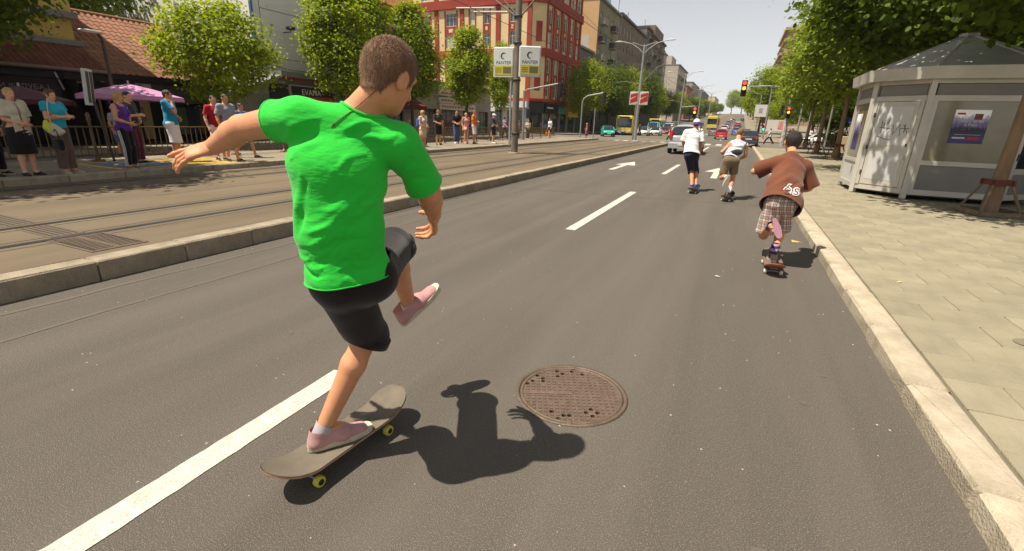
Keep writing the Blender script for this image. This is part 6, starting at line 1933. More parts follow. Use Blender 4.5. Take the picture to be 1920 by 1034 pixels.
HAND_CACHE = {}
def hand_at(wr, fwd, back, left, curl, thumb, s=1.0, spread=0.06, res=0.0035):
    key = (tuple(curl), thumb, spread, res)
    if key not in HAND_CACHE:
        HAND_CACHE[key] = hand_geo(curl, thumb, spread, res)
    v, q = HAND_CACHE[key]
    v = v.copy()
    q = q.copy()
    if left:
        v[:, 0] *= -1
        q = q[:, ::-1]
    y = unit(fwd)
    z = np.array(back, float); z = unit(z - y * (z @ y))
    x = np.cross(y, z)
    M = np.stack([x, y, z], 1)
    return wr + (v * s) @ M.T, q

# ---- the body and its clothes
def body_field(J, res, B=1.0, fem=0.0):
    pts = np.array([J[k] for k in J if isinstance(J[k], np.ndarray) and k not in ('face', 'hup')])
    F = Field(pts.min(0) - 0.17, pts.max(0) + 0.17, res)
    ss = unit(J['shr'] - J['shl']); hs = unit(J['hipr'] - J['hipl'])
    s = J['s']
    fw = unit(np.cross(unit(J['nek'] - J['pel']), ss))
    pw = J.get('pw', 1.0)
    F.cone(J['pel'], J['wai'], 0.142 * s * B * pw, 0.122 * s * B * (0.5 + 0.5 * pw), 0.05, side=hs, flat=0.74)
    F.cone(J['wai'], J['che'], 0.124 * s * B, 0.150 * s * B, 0.05, side=ss, flat=0.70)
    F.cone(J['che'], J['che'] * 0.35 + J['nek'] * 0.65, 0.145 * s * B, 0.085 * s, 0.05, side=ss, flat=0.68)
    for e in ('l', 'r'):
        F.ell(J['hip' + e] - fw * 0.03 * s, (0.088 * s * B * pw,) * 3, 0.05)
        F.cone(J['nek'] * 0.8 + J['che'] * 0.2, J['sh' + e], 0.052 * s, 0.055 * s, 0.04)
        ak = J.get('ak', 1.0)
        F.cone(J['sh' + e], J['el' + e], 0.053 * s * B * ak, 0.041 * s * B * ak, 0.03)
        mid = J['el' + e] * 0.68 + J['wr' + e] * 0.32
        F.cone(J['el' + e], mid, 0.041 * s * B * ak, 0.042 * s * B * ak, 0.015)
        F.cone(mid, J['wr' + e], 0.042 * s * B * ak, 0.0285 * s * ak, 0.015)
        F.cone(J['hip' + e], J['kn' + e], 0.084 * s * B, 0.056 * s * B, 0.05)
        d = unit(J['an' + e] - J['kn' + e])
        bk = -fw - d * ((-fw) @ d)
        bk = unit(bk) if np.linalg.norm(bk) > 0.1 else np.zeros(3)
        cf = J['kn' + e] * 0.70 + J['an' + e] * 0.30 + bk * 0.014 * s
        F.cone(J['kn' + e], cf, 0.052 * s * B, 0.056 * s * B, 0.025)
        F.cone(cf, J['an' + e], 0.056 * s * B, 0.037 * s, 0.02)
        F.cone(J['an' + e], J['an' + e] * 0.6 + J['toe' + e] * 0.4, 0.037 * s, 0.034 * s, 0.015)
        if fem:
            F.ell(J['che'] + fw * 0.085 * s + ss * (0.075 if e == 'r' else -0.075) * s - unit(J['nek'] - J['pel']) * 0.05 * s, (0.066 * s,) * 3, 0.04)
    # head
    hf, hu = unit(J['face']), J['hup']
    hu = unit(hu - hf * (hu @ hf)); hr = np.cross(hf, hu)
    HM = np.stack([hr, hf, hu])
    c = J['hc']; h = s * J.get('hs', 1.0)
    F.cone(J['nek'], c - hu * 0.06 * h - hf * 0.018 * h, 0.058 * s * (1 - 0.14 * fem), 0.055 * s * (1 - 0.14 * fem), 0.03)
    F.ell(c + hu * 0.022 * h - hf * 0.008 * h, (0.075 * h, 0.096 * h, 0.088 * h), 0.02, HM)
    F.ell(c - hu * 0.045 * h + hf * 0.030 * h, (0.057 * h, 0.060 * h, 0.076 * h), 0.035, HM)
    F.ell(c - hu * 0.095 * h + hf * 0.060 * h, (0.026 * h, 0.024 * h, 0.022 * h), 0.025, HM)
    F.cone(c + hf * 0.088 * h + hu * 0.004 * h, c + hf * 0.108 * h - hu * 0.034 * h, 0.009 * h, 0.014 * h, 0.012)
    F.cone(c + hf * 0.082 * h + hu * 0.022 * h - hr * 0.03 * h, c + hf * 0.082 * h + hu * 0.022 * h + hr * 0.03 * h, 0.012 * h, 0.012 * h, 0.012)
    for sg in (-1, 1):
        e = c + hr * sg * 0.079 * h - hu * 0.014 * h - hf * 0.006 * h
        F.ell(e, (0.013 * h, 0.022 * h, 0.035 * h), 0.006, np.stack([unit(hr + hf * -0.35 * sg), unit(hf + hr * 0.35 * sg), hu]))
        if F.res < 0.009:
            F.ell(e + hr * sg * 0.013 * h + hf * 0.003 * h + hu * 0.002 * h, (0.008 * h, 0.011 * h, 0.019 * h), 0, HM, sub=True)
    J['_HM'] = HM
    return F

def make_body(J, root, skin, res, B=1.0, fem=0.0, hands=True, hc=((0.3, 0.4, 0.5, 0.55), 0.3)):
    F = body_field(J, res, B, fem)
    v, q = F.mesh()
    v = relax(v, q, 1, 0.3)
    faces = [tuple(f) for f in q]
    mi = [0] * len(faces)
    HM = J['_HM']; c = J['hc']; h = J['s'] * J.get('hs', 1.0)
    loc = (v[np.array(q)].mean(1) - c) @ HM.T / h
    # lips by position on the face
    lip = (np.abs(loc[:, 0]) < 0.022) & (np.abs(loc[:, 2] + 0.066) < 0.009) & (loc[:, 1] > 0.06)
    for i in np.argwhere(lip).ravel():
        mi[i] = 2
    vs = [v]; n = len(v)
    if hands:
        for e in ('l', 'r'):
            fwd = J.get('hf' + e, unit(J['wr' + e] - J['el' + e]))
            back = J.get('hb' + e, V3(-1 if e == 'l' else 1, 0, 0))
            cu, th = J.get('hc' + e, hc)
            hv, hq = hand_at(J['wr' + e], fwd, back, e == 'l', cu, th, J['s'] * (1 - 0.06 * fem) * J.get('ak', 1.0), res=(0.0035 if res < 0.009 else 0.006))
            faces += [tuple(int(i) + n for i in f) for f in hq]
            mi += [0] * len(hq)
            vs.append(hv); n += len(hv)
    # eyes
    ev = []
    for sg in (-1, 1):
        p = c + (np.array((sg * 0.030, 0.083, -0.004)) * h) @ HM
        m = MB().lathe([(0.0, -0.008), (0.009, -0.006), (0.0125, 0), (0.009, 0.006), (0.0, 0.008)], 8)
        pts = np.array([(x, z * 0.8, y * 0.55) for x, y, z in m.v]) * h
        vs.append(p + pts @ HM)
        faces += [tuple(i + n for i in f) for f in m.f]
        mi += [1] * len(m.f)
        n += len(pts)
    me = mesh('body', np.concatenate(vs), faces, [skin, M_EYE, M_LIP], smooth=True, mi=mi)
    return obj('body', me, root)

def creases(v, nrm, J, spec, org=None):
    """Push cloth out along fold lines given in (side, up) metres on the torso."""
    ss = unit(J['shr'] - J['shl']); up = unit(J['nek'] - J['pel'])
    ss = unit(ss - up * (ss @ up))
    o = J['pel'] if org is None else org
    a = (v - o) @ ss; b = (v - o) @ up
    d = np.zeros(len(v))
    for (s0, u0, s1, u1, w, amp) in spec:
        A = np.array((s0, u0)); Bv = np.array((s1 - s0, u1 - u0))
        L2 = Bv @ Bv
        t = np.clip(((a - s0) * Bv[0] + (b - u0) * Bv[1]) / L2, 0, 1)
        bend = 0.012 * np.sin(t * 5 + s0 * 30)
        dx = a - (s0 + t * Bv[0]); dy = b - (u0 + t * Bv[1]) - bend
        r = np.sqrt(dx * dx + dy * dy) / (w * (0.55 + 0.6 * np.sin(np.pi * np.clip(t, 0.05, 0.95))))
        d += amp * np.exp(-r * r) * (0.35 + 0.65 * np.sin(np.pi * np.clip(t, 0.08, 0.92)))
    return v + nrm * d[:, None]

def finish_cloth(name, v, faces, m, root, thick=0.004):
    me = mesh(name, v, faces, m, smooth=True)
    o = obj(name, me, root)
    if thick:
        md = o.modifiers.new('hem', 'SOLIDIFY')
        md.thickness = thick
        md.offset = -1.0
    return o

def make_top(name, J, root, m, res, g=0.02, sleeve=0.55, hem=0.06, B=1.0, fem=0.0, neck=0.088, folds=None, wrinkle=0.004, loose=0.0, seed=1,
             sl_loose=0.02, open_front=0.0, hemtilt=None, wsc=26.0):
    """T-shirt, vest or jacket. hem: metres below the pelvis point; sleeve: share of the upper arm (up to 1.9 for long sleeves)."""
    pts = np.array([J[k] for k in ('pel', 'wai', 'che', 'nek', 'shl', 'shr', 'ell', 'elr', 'wrl', 'wrr', 'hipl', 'hipr')])
    F = Field(pts.min(0) - 0.27, pts.max(0) + 0.27, res)
    s = J['s']
    ss = unit(J['shr'] - J['shl']); hs = unit(J['hipr'] - J['hipl'])
    up = unit(J['wai'] - J['pel'])
    fw = unit(np.cross(unit(J['nek'] - J['pel']), ss))
    bot = J['pel'] - up * (hem + 0.02)
    pw = J.get('pw', 1.0)
    F.cone(bot, J['wai'], (0.146 * B * pw) * s + g + loose, 0.126 * s * B * (0.5 + 0.5 * pw) + g + loose * 0.8, 0.05, side=hs, flat=0.80)
    F.cone(J['wai'], J['che'], 0.126 * s * B + g + loose * 0.8, 0.152 * s * B + g, 0.05, side=ss, flat=0.74)
    F.cone(J['che'], J['che'] * 0.35 + J['nek'] * 0.65, 0.146 * s * B + g, 0.086 * s + g * 0.5, 0.05, side=ss, flat=0.70)
    ends = []
    for e in ('l', 'r'):
        if fem:
            F.ell(J['che'] + fw * 0.085 * s + ss * (0.075 if e == 'r' else -0.075) * s - unit(J['nek'] - J['pel']) * 0.05 * s, (0.066 * s + g * 0.7,) * 3, 0.05)
        F.cone(J['nek'] * 0.8 + J['che'] * 0.2, J['sh' + e], 0.052 * s + g * 0.5, 0.056 * s + g * 0.7, 0.04)
        if hem > 0.02:
            F.ell(J['hip' + e] - fw * 0.03 * s, (0.090 * s * B * pw + g + loose * 0.5,) * 3, 0.06)
        sh, el, wr = J['sh' + e], J['el' + e], J['wr' + e]
        slv = sleeve if not hasattr(sleeve, '__len__') else sleeve['lr'.index(e)]
        if slv > 0:
            if slv <= 1.0:
                E = sh + (el - sh) * slv
                F.cone(sh, E, 0.056 * s * B + g * 0.8, 0.05 * s * B + g + sl_loose, 0.035)
                ends.append((E, unit(el - sh), (0.05 * s * B + g + sl_loose)))
            else:
                E = el + (wr - el) * (slv - 1.0)
                F.cone(sh, el, 0.056 * s * B + g * 0.8, 0.046 * s * B + g, 0.035)
                F.cone(el, E, 0.046 * s * B + g, 0.042 * s + g + sl_loose * 0.5, 0.03)
                ends.append((E, unit(wr - el), 0.042 * s + g + sl_loose * 0.5))
        else:
            ends.append((sh + (ss if e == 'r' else -ss) * 0.005, unit(unit(el - sh) * 0.25 + (ss if e == 'r' else -ss)), None))
    v, q = F.mesh()
    v = relax(v, q, 1, 0.3)
    nrm = vnormals(v, q)
    if folds:
        v = creases(v, nrm, J, folds)
    if wrinkle:
        v = v + nrm * (wrinkle * wob(v, seed, wsc) + 0.6 * wrinkle * wob(v * np.array((1, 1, 1.6)), seed + 5, wsc * 1.9))[:, None]
    hn = -up if hemtilt is None else unit(-up + np.array(hemtilt))
    c = (v - (J['pel'] - up * hem)) @ hn + 0.006 * wob(v, seed + 9, 9.0)
    for (E, d, r) in ends:
        rel = v - E
        t = rel @ d
        if r is None:
            c = np.where(np.linalg.norm(rel, axis=1) < 0.15 * s, np.maximum(c, t), c)
        else:
            ax = np.linalg.norm(rel - t[:, None] * d, axis=1)
            c = np.where((ax < 1.35 * r) & (t > -0.03), np.maximum(c, t), c)
    nk = J['nek'] + unit(J['hc'] - J['nek']) * 0.03 * s + fw * 0.012 * s
    c = np.maximum(c, neck * s - np.linalg.norm(v - nk, axis=1))
    if open_front:
        rel = v - J['che']
        c = np.where((rel @ fw > 0), np.maximum(c, open_front * (0.4 + 0.9 * np.clip(rel @ up + 0.3, 0, 0.5)) - np.abs(rel @ ss)), c)
    v, f = clip_mesh(v, q, c)
    return finish_cloth(name, v, f, m, root)

def make_bottom(name, J, root, m, res, length=0.9, g=0.02, waist=0.09, B=1.0, wrinkle=0.004, seed=2, flare=0.03, hem_m=None):
    """Shorts or trousers: length 1 = knee, 2 = ankle."""
    ks = ('pel', 'wai', 'hipl', 'hipr', 'knl', 'knr', 'anl', 'anr')
    pts = np.array([J[k] for k in ks])
    F = Field(pts.min(0) - 0.2, pts.max(0) + 0.2, res)
    s = J['s']
    hs = unit(J['hipr'] - J['hipl']); up = unit(J['wai'] - J['pel'])
    fw = unit(np.cross(up, hs))
    pw = J.get('pw', 1.0)
    F.cone(J['pel'] - up * 0.03, J['pel'] + up * (waist + 0.05), 0.142 * s * B * pw + g, 0.128 * s * B * pw + g, 0.05, side=hs, flat=0.78)
    ends = []
    for e in ('l', 'r'):
        hp, kn, an = J['hip' + e], J['kn' + e], J['an' + e]
        F.ell(hp - fw * 0.03 * s, (0.09 * s * B * pw + g,) * 3, 0.05)
        if length <= 1.0:
            E = hp + (kn - hp) * length
            rE = (0.084 + (0.058 - 0.084) * length) * s * B + g + flare
            F.cone(hp, E, 0.086 * s * B + g, rE, 0.04)
            ends.append((E, unit(kn - hp), rE))
        else:
            E = kn + (an - kn) * (length - 1.0)
            t = length - 1.0
            rE = (0.056 + (0.042 - 0.056) * t) * s + g + flare
            F.cone(hp, kn, 0.086 * s * B + g, 0.060 * s * B + g + flare * 0.5, 0.04)
            F.cone(kn, E, 0.060 * s * B + g + flare * 0.5, rE, 0.03)
            ends.append((E, unit(an - kn), rE))
    v, q = F.mesh()
    v = relax(v, q, 1, 0.3)
    nrm = vnormals(v, q)
    if wrinkle:
        v = v + nrm * (wrinkle * wob(v, seed, 24.0) + 0.6 * wrinkle * wob(v * np.array((1, 1, 1.7)), seed + 5, 48.0))[:, None]
    c = (v - (J['pel'] + up * waist)) @ up
    for e in ('l', 'r'):
        c = np.where((v - J['hip' + e]) @ unit(J['kn' + e] - J['hip' + e]) > 0.10, -1.0, c)
    for (E, d, r) in ends:
        rel = v - E
        t = rel @ d
        ax = np.linalg.norm(rel - t[:, None] * d, axis=1)
        c = np.where((ax < 1.3 * r) & (t > -0.03), np.maximum(c, t), c)
    vv, f = clip_mesh(v, q, c)
    o = finish_cloth(name, vv, f, m, root, 0.005)
    return o, ends

def make_skirt(name, J, root, m, z1=0.42, B=1.0, g=0.03, top=0.12, flare=0.02, bodice=False, fem=1.0, seed=3, neck=0.10):
    """Skirt, or dress with bodice, as a turned ellipse following the hips (local coordinates, standing figure)."""
    s = J['s']; n = 28
    hs = unit(J['hipr'] - J['hipl']); up = V3(0, 0, 1)
    fw = np.cross(up, hs)
    rings = []
    zt = J['pel'][2] + top
    prof = [(zt, 0.122 * s + g * 0.6, 0.72), (J['pel'][2], 0.150 * s + g, 0.80), (J['hipl'][2] - 0.1, 0.158 * s + g, 0.82),
            ((J['hipl'][2] + z1) / 2, 0.150 * s + g + flare * 0.5, 0.80), (z1, 0.150 * s + g + flare, 0.78)]
    vs, fs = [], []
    for i, (z, r, fl) in enumerate(prof):
        for k in range(n):
            a = 2 * math.pi * k / n
            rr = r * B * (1 + (0.03 * i / 4) * math.sin(a * 5 + seed) )
            p = J['pel'] * np.array((1, 1, 0)) + up * z + hs * rr * math.cos(a) + fw * rr * fl * math.sin(a)
            vs.append(p)
    for i in range(len(prof) - 1):
        for k in range(n):
            k2 = (k + 1) % n
            fs.append((i * n + k2, i * n + k, (i + 1) * n + k, (i + 1) * n + k2))
    return finish_cloth(name, np.array(vs), fs, m, root, 0.004)

def make_hair(J, root, m, style='short', res=0.01, strands=0, seed=1):
    HM = J['_HM']; hr, hf, hu = HM
    c = J['hc']; h = J['s'] * J.get('hs', 1.0)
    F = Field(c - 0.26 * h - np.array((0, 0, 0.2)), c + 0.22 * h, res)
    t = {'short': 0.006, 'crop': 0.004, 'full': 0.010, 'long': 0.014, 'bun': 0.010}[style] * h
    F.ell(c + hu * 0.022 * h - hf * 0.008 * h, (0.075 * h + t, 0.096 * h + t, 0.089 * h + t), 0.0, HM)
    if style in ('short', 'full', 'crop'):
        F.cone(c - hf * 0.05 * h + hu * 0.0, c - hf * 0.052 * h - hu * 0.062 * h, 0.050 * h + t, 0.040 * h + t, 0.02, side=hr, flat=0.75)
    if style == 'long':
        F.cone(c - hf * 0.045 * h, c - hf * 0.07 * h - hu * 0.22 * h, 0.085 * h, 0.06 * h, 0.03, side=hr, flat=0.5)
    if style == 'bun':
        F.ell(c - hf * 0.11 * h + hu * 0.03 * h, (0.04 * h,) * 3, 0.02)
        F.cone(c - hf * 0.05 * h, c - hf * 0.05 * h - hu * 0.06 * h, 0.06 * h, 0.04 * h, 0.02, side=hr, flat=0.7)
    v, q = F.mesh()
    v = relax(v, q, 1, 0.3)
    L = (v - c) @ HM.T / h
    y = L[:, 1]
    back = {'short': -0.078, 'crop': -0.072, 'full': -0.088, 'long': -0.3, 'bun': -0.08}[style]
    front = {'short': 0.062, 'crop': 0.066, 'full': 0.05, 'long': 0.058, 'bun': 0.06}[style]
    # hairline: low at the nape, sideburn before the ear, high on the brow
    u = np.clip((y + 0.02) / 0.10, 0, 1)
    line = back + (front - back) * (u * u * (3 - 2 * u))
    ear = np.exp(-((y + 0.008) / 0.030) ** 2) * (np.abs(L[:, 0]) > 0.05)
    line = line + 0.088 * ear * (style in ('short', 'crop', 'full'))
    burn = np.exp(-((y - 0.038) / 0.014) ** 2) * (np.abs(L[:, 0]) > 0.05)
    line = line - 0.055 * burn * (style in ('short', 'full'))
    line = line + 0.004 * wob(v, seed, 120.0)
    vv, f = clip_mesh(v, q, (line - L[:, 2]))
    if strands:
        # short bristles over the cap, lying along the growth from the crown whorl
        rng = np.random.default_rng(seed)
        fa = np.array([ff[:3] for ff in f])
        pa, pb, pc = vv[fa[:, 0]], vv[fa[:, 1]], vv[fa[:, 2]]
        ar = np.linalg.norm(np.cross(pb - pa, pc - pa), axis=1)
        pick = rng.choice(len(fa), strands, p=ar / ar.sum())
        r1, r2 = rng.random(strands), rng.random(strands)
        sw = r1 + r2 > 1
        r1[sw], r2[sw] = 1 - r1[sw], 1 - r2[sw]
        P = pa[pick] + (pb[pick] - pa[pick]) * r1[:, None] + (pc[pick] - pa[pick]) * r2[:, None]
        N = P - (c + hu * 0.01 * h); N /= np.linalg.norm(N, axis=1)[:, None]
        whorl = c + (hu * 0.085 - hf * 0.06) * h
        T = P - whorl
        T = T - N * np.sum(T * N, axis=1)[:, None]
        T /= np.maximum(np.linalg.norm(T, axis=1), 1e-6)[:, None]
        D = T * 0.85 + N * 0.55 + rng.normal(size=P.shape) * 0.22
        D /= np.linalg.norm(D, axis=1)[:, None]
        S = np.cross(D, N); S /= np.maximum(np.linalg.norm(S, axis=1), 1e-6)[:, None]
        ln = rng.uniform(0.006, 0.014, strands)[:, None] * h
        w = 0.00055
        base = len(vv)
        tri = np.empty((strands * 3, 3))
        tri[0::3] = P - S * w - D * 0.002; tri[1::3] = P + S * w - D * 0.002; tri[2::3] = P + D * ln
        vv = np.concatenate([vv, tri])
        f = f + [(base + 3 * i, base + 3 * i + 1, base + 3 * i + 2) for i in range(strands)]
    return finish_cloth('hair', vv, f, m, root, 0)

# ---- shoes: heel at the origin, toe along +Y, sole on z = 0
_SHOE = {}
def shoe_meshes(kind='sneaker'):
    if kind in _SHOE:
        return _SHOE[kind]
    res = 0.006
    F = Field((-0.07, -0.04, -0.02), (0.07, 0.31, 0.14), res)
    hi = 0.085 if kind == 'sneaker' else 0.05
    F.cone((0, 0.035, 0.03), (0, 0.05, hi), 0.036, 0.037, 0.02, side=(1, 0, 0), flat=1.15)
    F.cone((0, 0.035, 0.032), (0.004, 0.14, 0.035), 0.035, 0.044, 0.02, side=(1, 0, 0), flat=0.85)
    F.cone((0.004, 0.14, 0.035), (0.006, 0.235, 0.022), 0.044, 0.042, 0.02, side=(1, 0, 0), flat=0.65)
    F.cone((0, 0.07, hi - 0.01), (0.003, 0.15, 0.048), 0.033, 0.034, 0.03, side=(1, 0, 0), flat=0.8)
    v, q = F.mesh(); v = relax(v, q, 1, 0.3)
    c = np.maximum(0.016 - v[:, 2], (v[:, 2] - hi - 0.004 - 0.25 * np.abs(v[:, 1] - 0.05)) * (v[:, 1] < 0.11) - 0.2 * (v[:, 1] >= 0.11))
    vv, f = clip_mesh(v, q, c)
    up = mesh('upper', vv, f, M_EYE, smooth=True)
    out = []
    for i in range(28):
        a = 2 * math.pi * i / 28
        sy = math.sin(a); sx = math.cos(a)
        y = 0.139 + 0.147 * (abs(sy) ** 0.85) * (1 if sy > 0 else -1)
        w = 0.038 + 0.012 * max(0.0, min(1.0, (y - 0.08) / 0.1))
        out.append((0.004 * (y / 0.2) + w * (abs(sx) ** 0.7) * (1 if sx > 0 else -1), y))
    mb = MB().prism(out, 0.0, 0.026)
    mb2 = MB().prism([(x * 1.015, (y - 0.139) * 1.006 + 0.139) for x, y in out], 0.008, 0.0125)
    sole = mb.data('sole', M_PAINT)
    lace = MB()
    for k in range(5):
        y = 0.105 + k * 0.018; z = 0.089 - k * 0.0075
        lace.tube([(-0.022, y, z - 0.008), (0, y - 0.004, z + 0.001), (0.022, y, z - 0.008)], 0.0032, 5)
    lace_me = lace.data('laces', M_PAINT)
    _SHOE[kind] = (up, sole, lace_me)
    return _SHOE[kind]

def make_shoe(J, e, root, m_up, m_sole, kind='sneaker', m_lace=None, s=None):
    me_u, me_s, me_l = shoe_meshes(kind)
    s = s or J['s']
    heel, toe = J['heel' + e], J['toe' + e]
    y = Vector(unit(toe - heel))
    z = Vector(J.get('fup' + e, V3(0, 0, 1)))
    z = (z - y * z.dot(y)).normalized()
    x = y.cross(z)
    M = Matrix(((x.x, y.x, z.x, heel[0]), (x.y, y.y, z.y, heel[1]), (x.z, y.z, z.z, heel[2]), (0, 0, 0, 1)))
    M = M @ Matrix.Scale(s * 1.0, 4)
    o = obj('shoe', me_u, root)
    o.matrix_local = M
    def setm(ob, m_):
        ob.material_slots[0].link = 'OBJECT'
        ob.material_slots[0].material = m_
    setm(o, m_up)
    so = obj('sole', me_s, o); setm(so, m_sole)
    if kind == 'sneaker':
        la = obj('laces', me_l, o); setm(la, m_lace or m_sole)
    return o

def make_sock(J, e, root, m, top=0.12, g=0.006):
    an, kn = J['an' + e], J['kn' + e]
    d = unit(kn - an)
    s = J['s']
    mb = MB()
    pts = [an - d * 0.05 * s, an, an + d * top * 0.5, an + d * top]
    def rad(t):
        return (0.037 + 0.019 * min(1.0, max(0.0, t) / (0.7 * np.linalg.norm(kn - an)))) * s + g
    mb.tube([tuple(p) for p in pts], [rad(0), rad(0), rad(top * 0.5), rad(top)], 14, caps=False)
    return mb.build('sock', m, root)

# ---- poses
def stand(h=1.75, stride=0.0, sway=0.0, arms=('down', 'down'), face=0.0, tilt=0.0, spread=0.09, build=1.0, lean=0.0):
    """Standing or walking figure, facing +Y, feet on z = 0."""
    s = h / 1.75
    J = {}
    P = lambda x, y, z: np.array((x, y, z), float) * s
    for e, sg, st in (('l', -1, stride), ('r', 1, -stride)):
        J['an' + e] = P(sg * spread, st * 0.5, 0.085 + max(0, -st) * 0.12)
        J['kn' + e] = P(sg * spread * 0.95, st * 0.32 + 0.035 + (0.05 if st < 0 else 0), 0.49)
        J['hip' + e] = P(sg * 0.088, 0, 0.93 - abs(stride) * 0.07)
        J['heel' + e] = J['an' + e] + P(sg * 0.006, -0.05, -0.085)
        J['toe' + e] = J['heel' + e] + P(sg * 0.05, 0.26, -0.0 if st >= 0 else -0.03)
    dz = -abs(stride) * 0.07
    J['pel'] = P(sway, 0, 0.965 + dz)
    J['wai'] = P(sway * 0.8, 0.005 + lean * 0.15, 1.12 + dz)
    J['che'] = P(sway * 0.4, 0.0 + lean * 0.4, 1.34 + dz)
    J['nek'] = P(0, -0.015 + lean * 0.55, 1.475 + dz)
    J['hc'] = P(0, 0.02 + lean * 0.7, 1.635 + dz)
    for e, sg, a in (('l', -1, arms[0]), ('r', 1, arms[1])):
        sh = P(sg * 0.178 * build, -0.005 + lean * 0.5, 1.435 + dz)
        J['sh' + e] = sh
        q = lambda x, y, z: sh + P(sg * x, y, z)
        if a == 'down':
            J['el' + e], J['wr' + e] = q(0.06, -0.05, -0.28), q(0.06, 0.04, -0.53)
        elif a == 'back':
            J['el' + e], J['wr' + e] = q(0.07, -0.14, -0.25), q(0.06, -0.12, -0.50)
        elif a == 'fore':
            J['el' + e], J['wr' + e] = q(0.06, 0.12, -0.25), q(0.03, 0.30, -0.42)
        elif a == 'cross':
            J['el' + e], J['wr' + e] = q(0.07, 0.06, -0.27), q(-0.24, 0.20, -0.24)
            J['hb' + e] = V3(0, 0.8, 0.6)
        elif a == 'hold':
            J['el' + e], J['wr' + e] = q(0.06, -0.02, -0.28), q(-0.10, 0.20, -0.27)
            J['hb' + e] = V3(sg * 0.6, 0.3, 0.7)
        elif a == 'phone':
            J['el' + e], J['wr' + e] = q(-0.02, 0.20, -0.22), q(-0.12, 0.11, 0.03)
            J['hb' + e] = V3(sg * 0.5, 0.8, 0)
        elif a == 'hip':
            J['el' + e], J['wr' + e] = q(0.17, -0.10, -0.23), q(0.01, 0.05, -0.40)
        elif a == 'rest':
            J['el' + e], J['wr' + e] = q(0.04, 0.02, -0.29), q(-0.13, 0.19, -0.38)
    J['face'] = V3(math.sin(face), math.cos(face), -tilt)
    J['hup'] = V3(0, 0, 1)
    J['s'] = s
    return J

# ------------------------------------------------------------------ skateboards
M_GRIP = mat('grip_tape', srgb(124, 114, 100), srgb(98, 90, 79), scale=9, rough=0.95, bump=0.4, bscale=400, spec=0.2, contrast=0.35)
M_GRIP_DK = mat('grip_tape_dark', srgb(44, 41, 40), srgb(34, 32, 31), scale=9, rough=0.95, bump=0.4, bscale=400, spec=0.2)
M_PLY = mat('deck_ply_edge', srgb(176, 140, 110), srgb(150, 112, 84), scale=30, rough=0.6)
M_PLY_RED = mat('deck_ply_red', srgb(198, 110, 84), srgb(170, 92, 70), scale=30, rough=0.6)
M_TRUCK = mat('truck_metal', srgb(120, 120, 122), rough=0.4, metal=0.8)
M_WHEEL_Y = mat('wheel_yellow', srgb(206, 200, 70), srgb(180, 172, 60), rough=0.5)
M_WHEEL_W = mat('wheel_cream', srgb(216, 208, 190), srgb(190, 182, 164), rough=0.5)
M_CORE = mat('wheel_core_black', (0.015, 0.015, 0.015), rough=0.4)

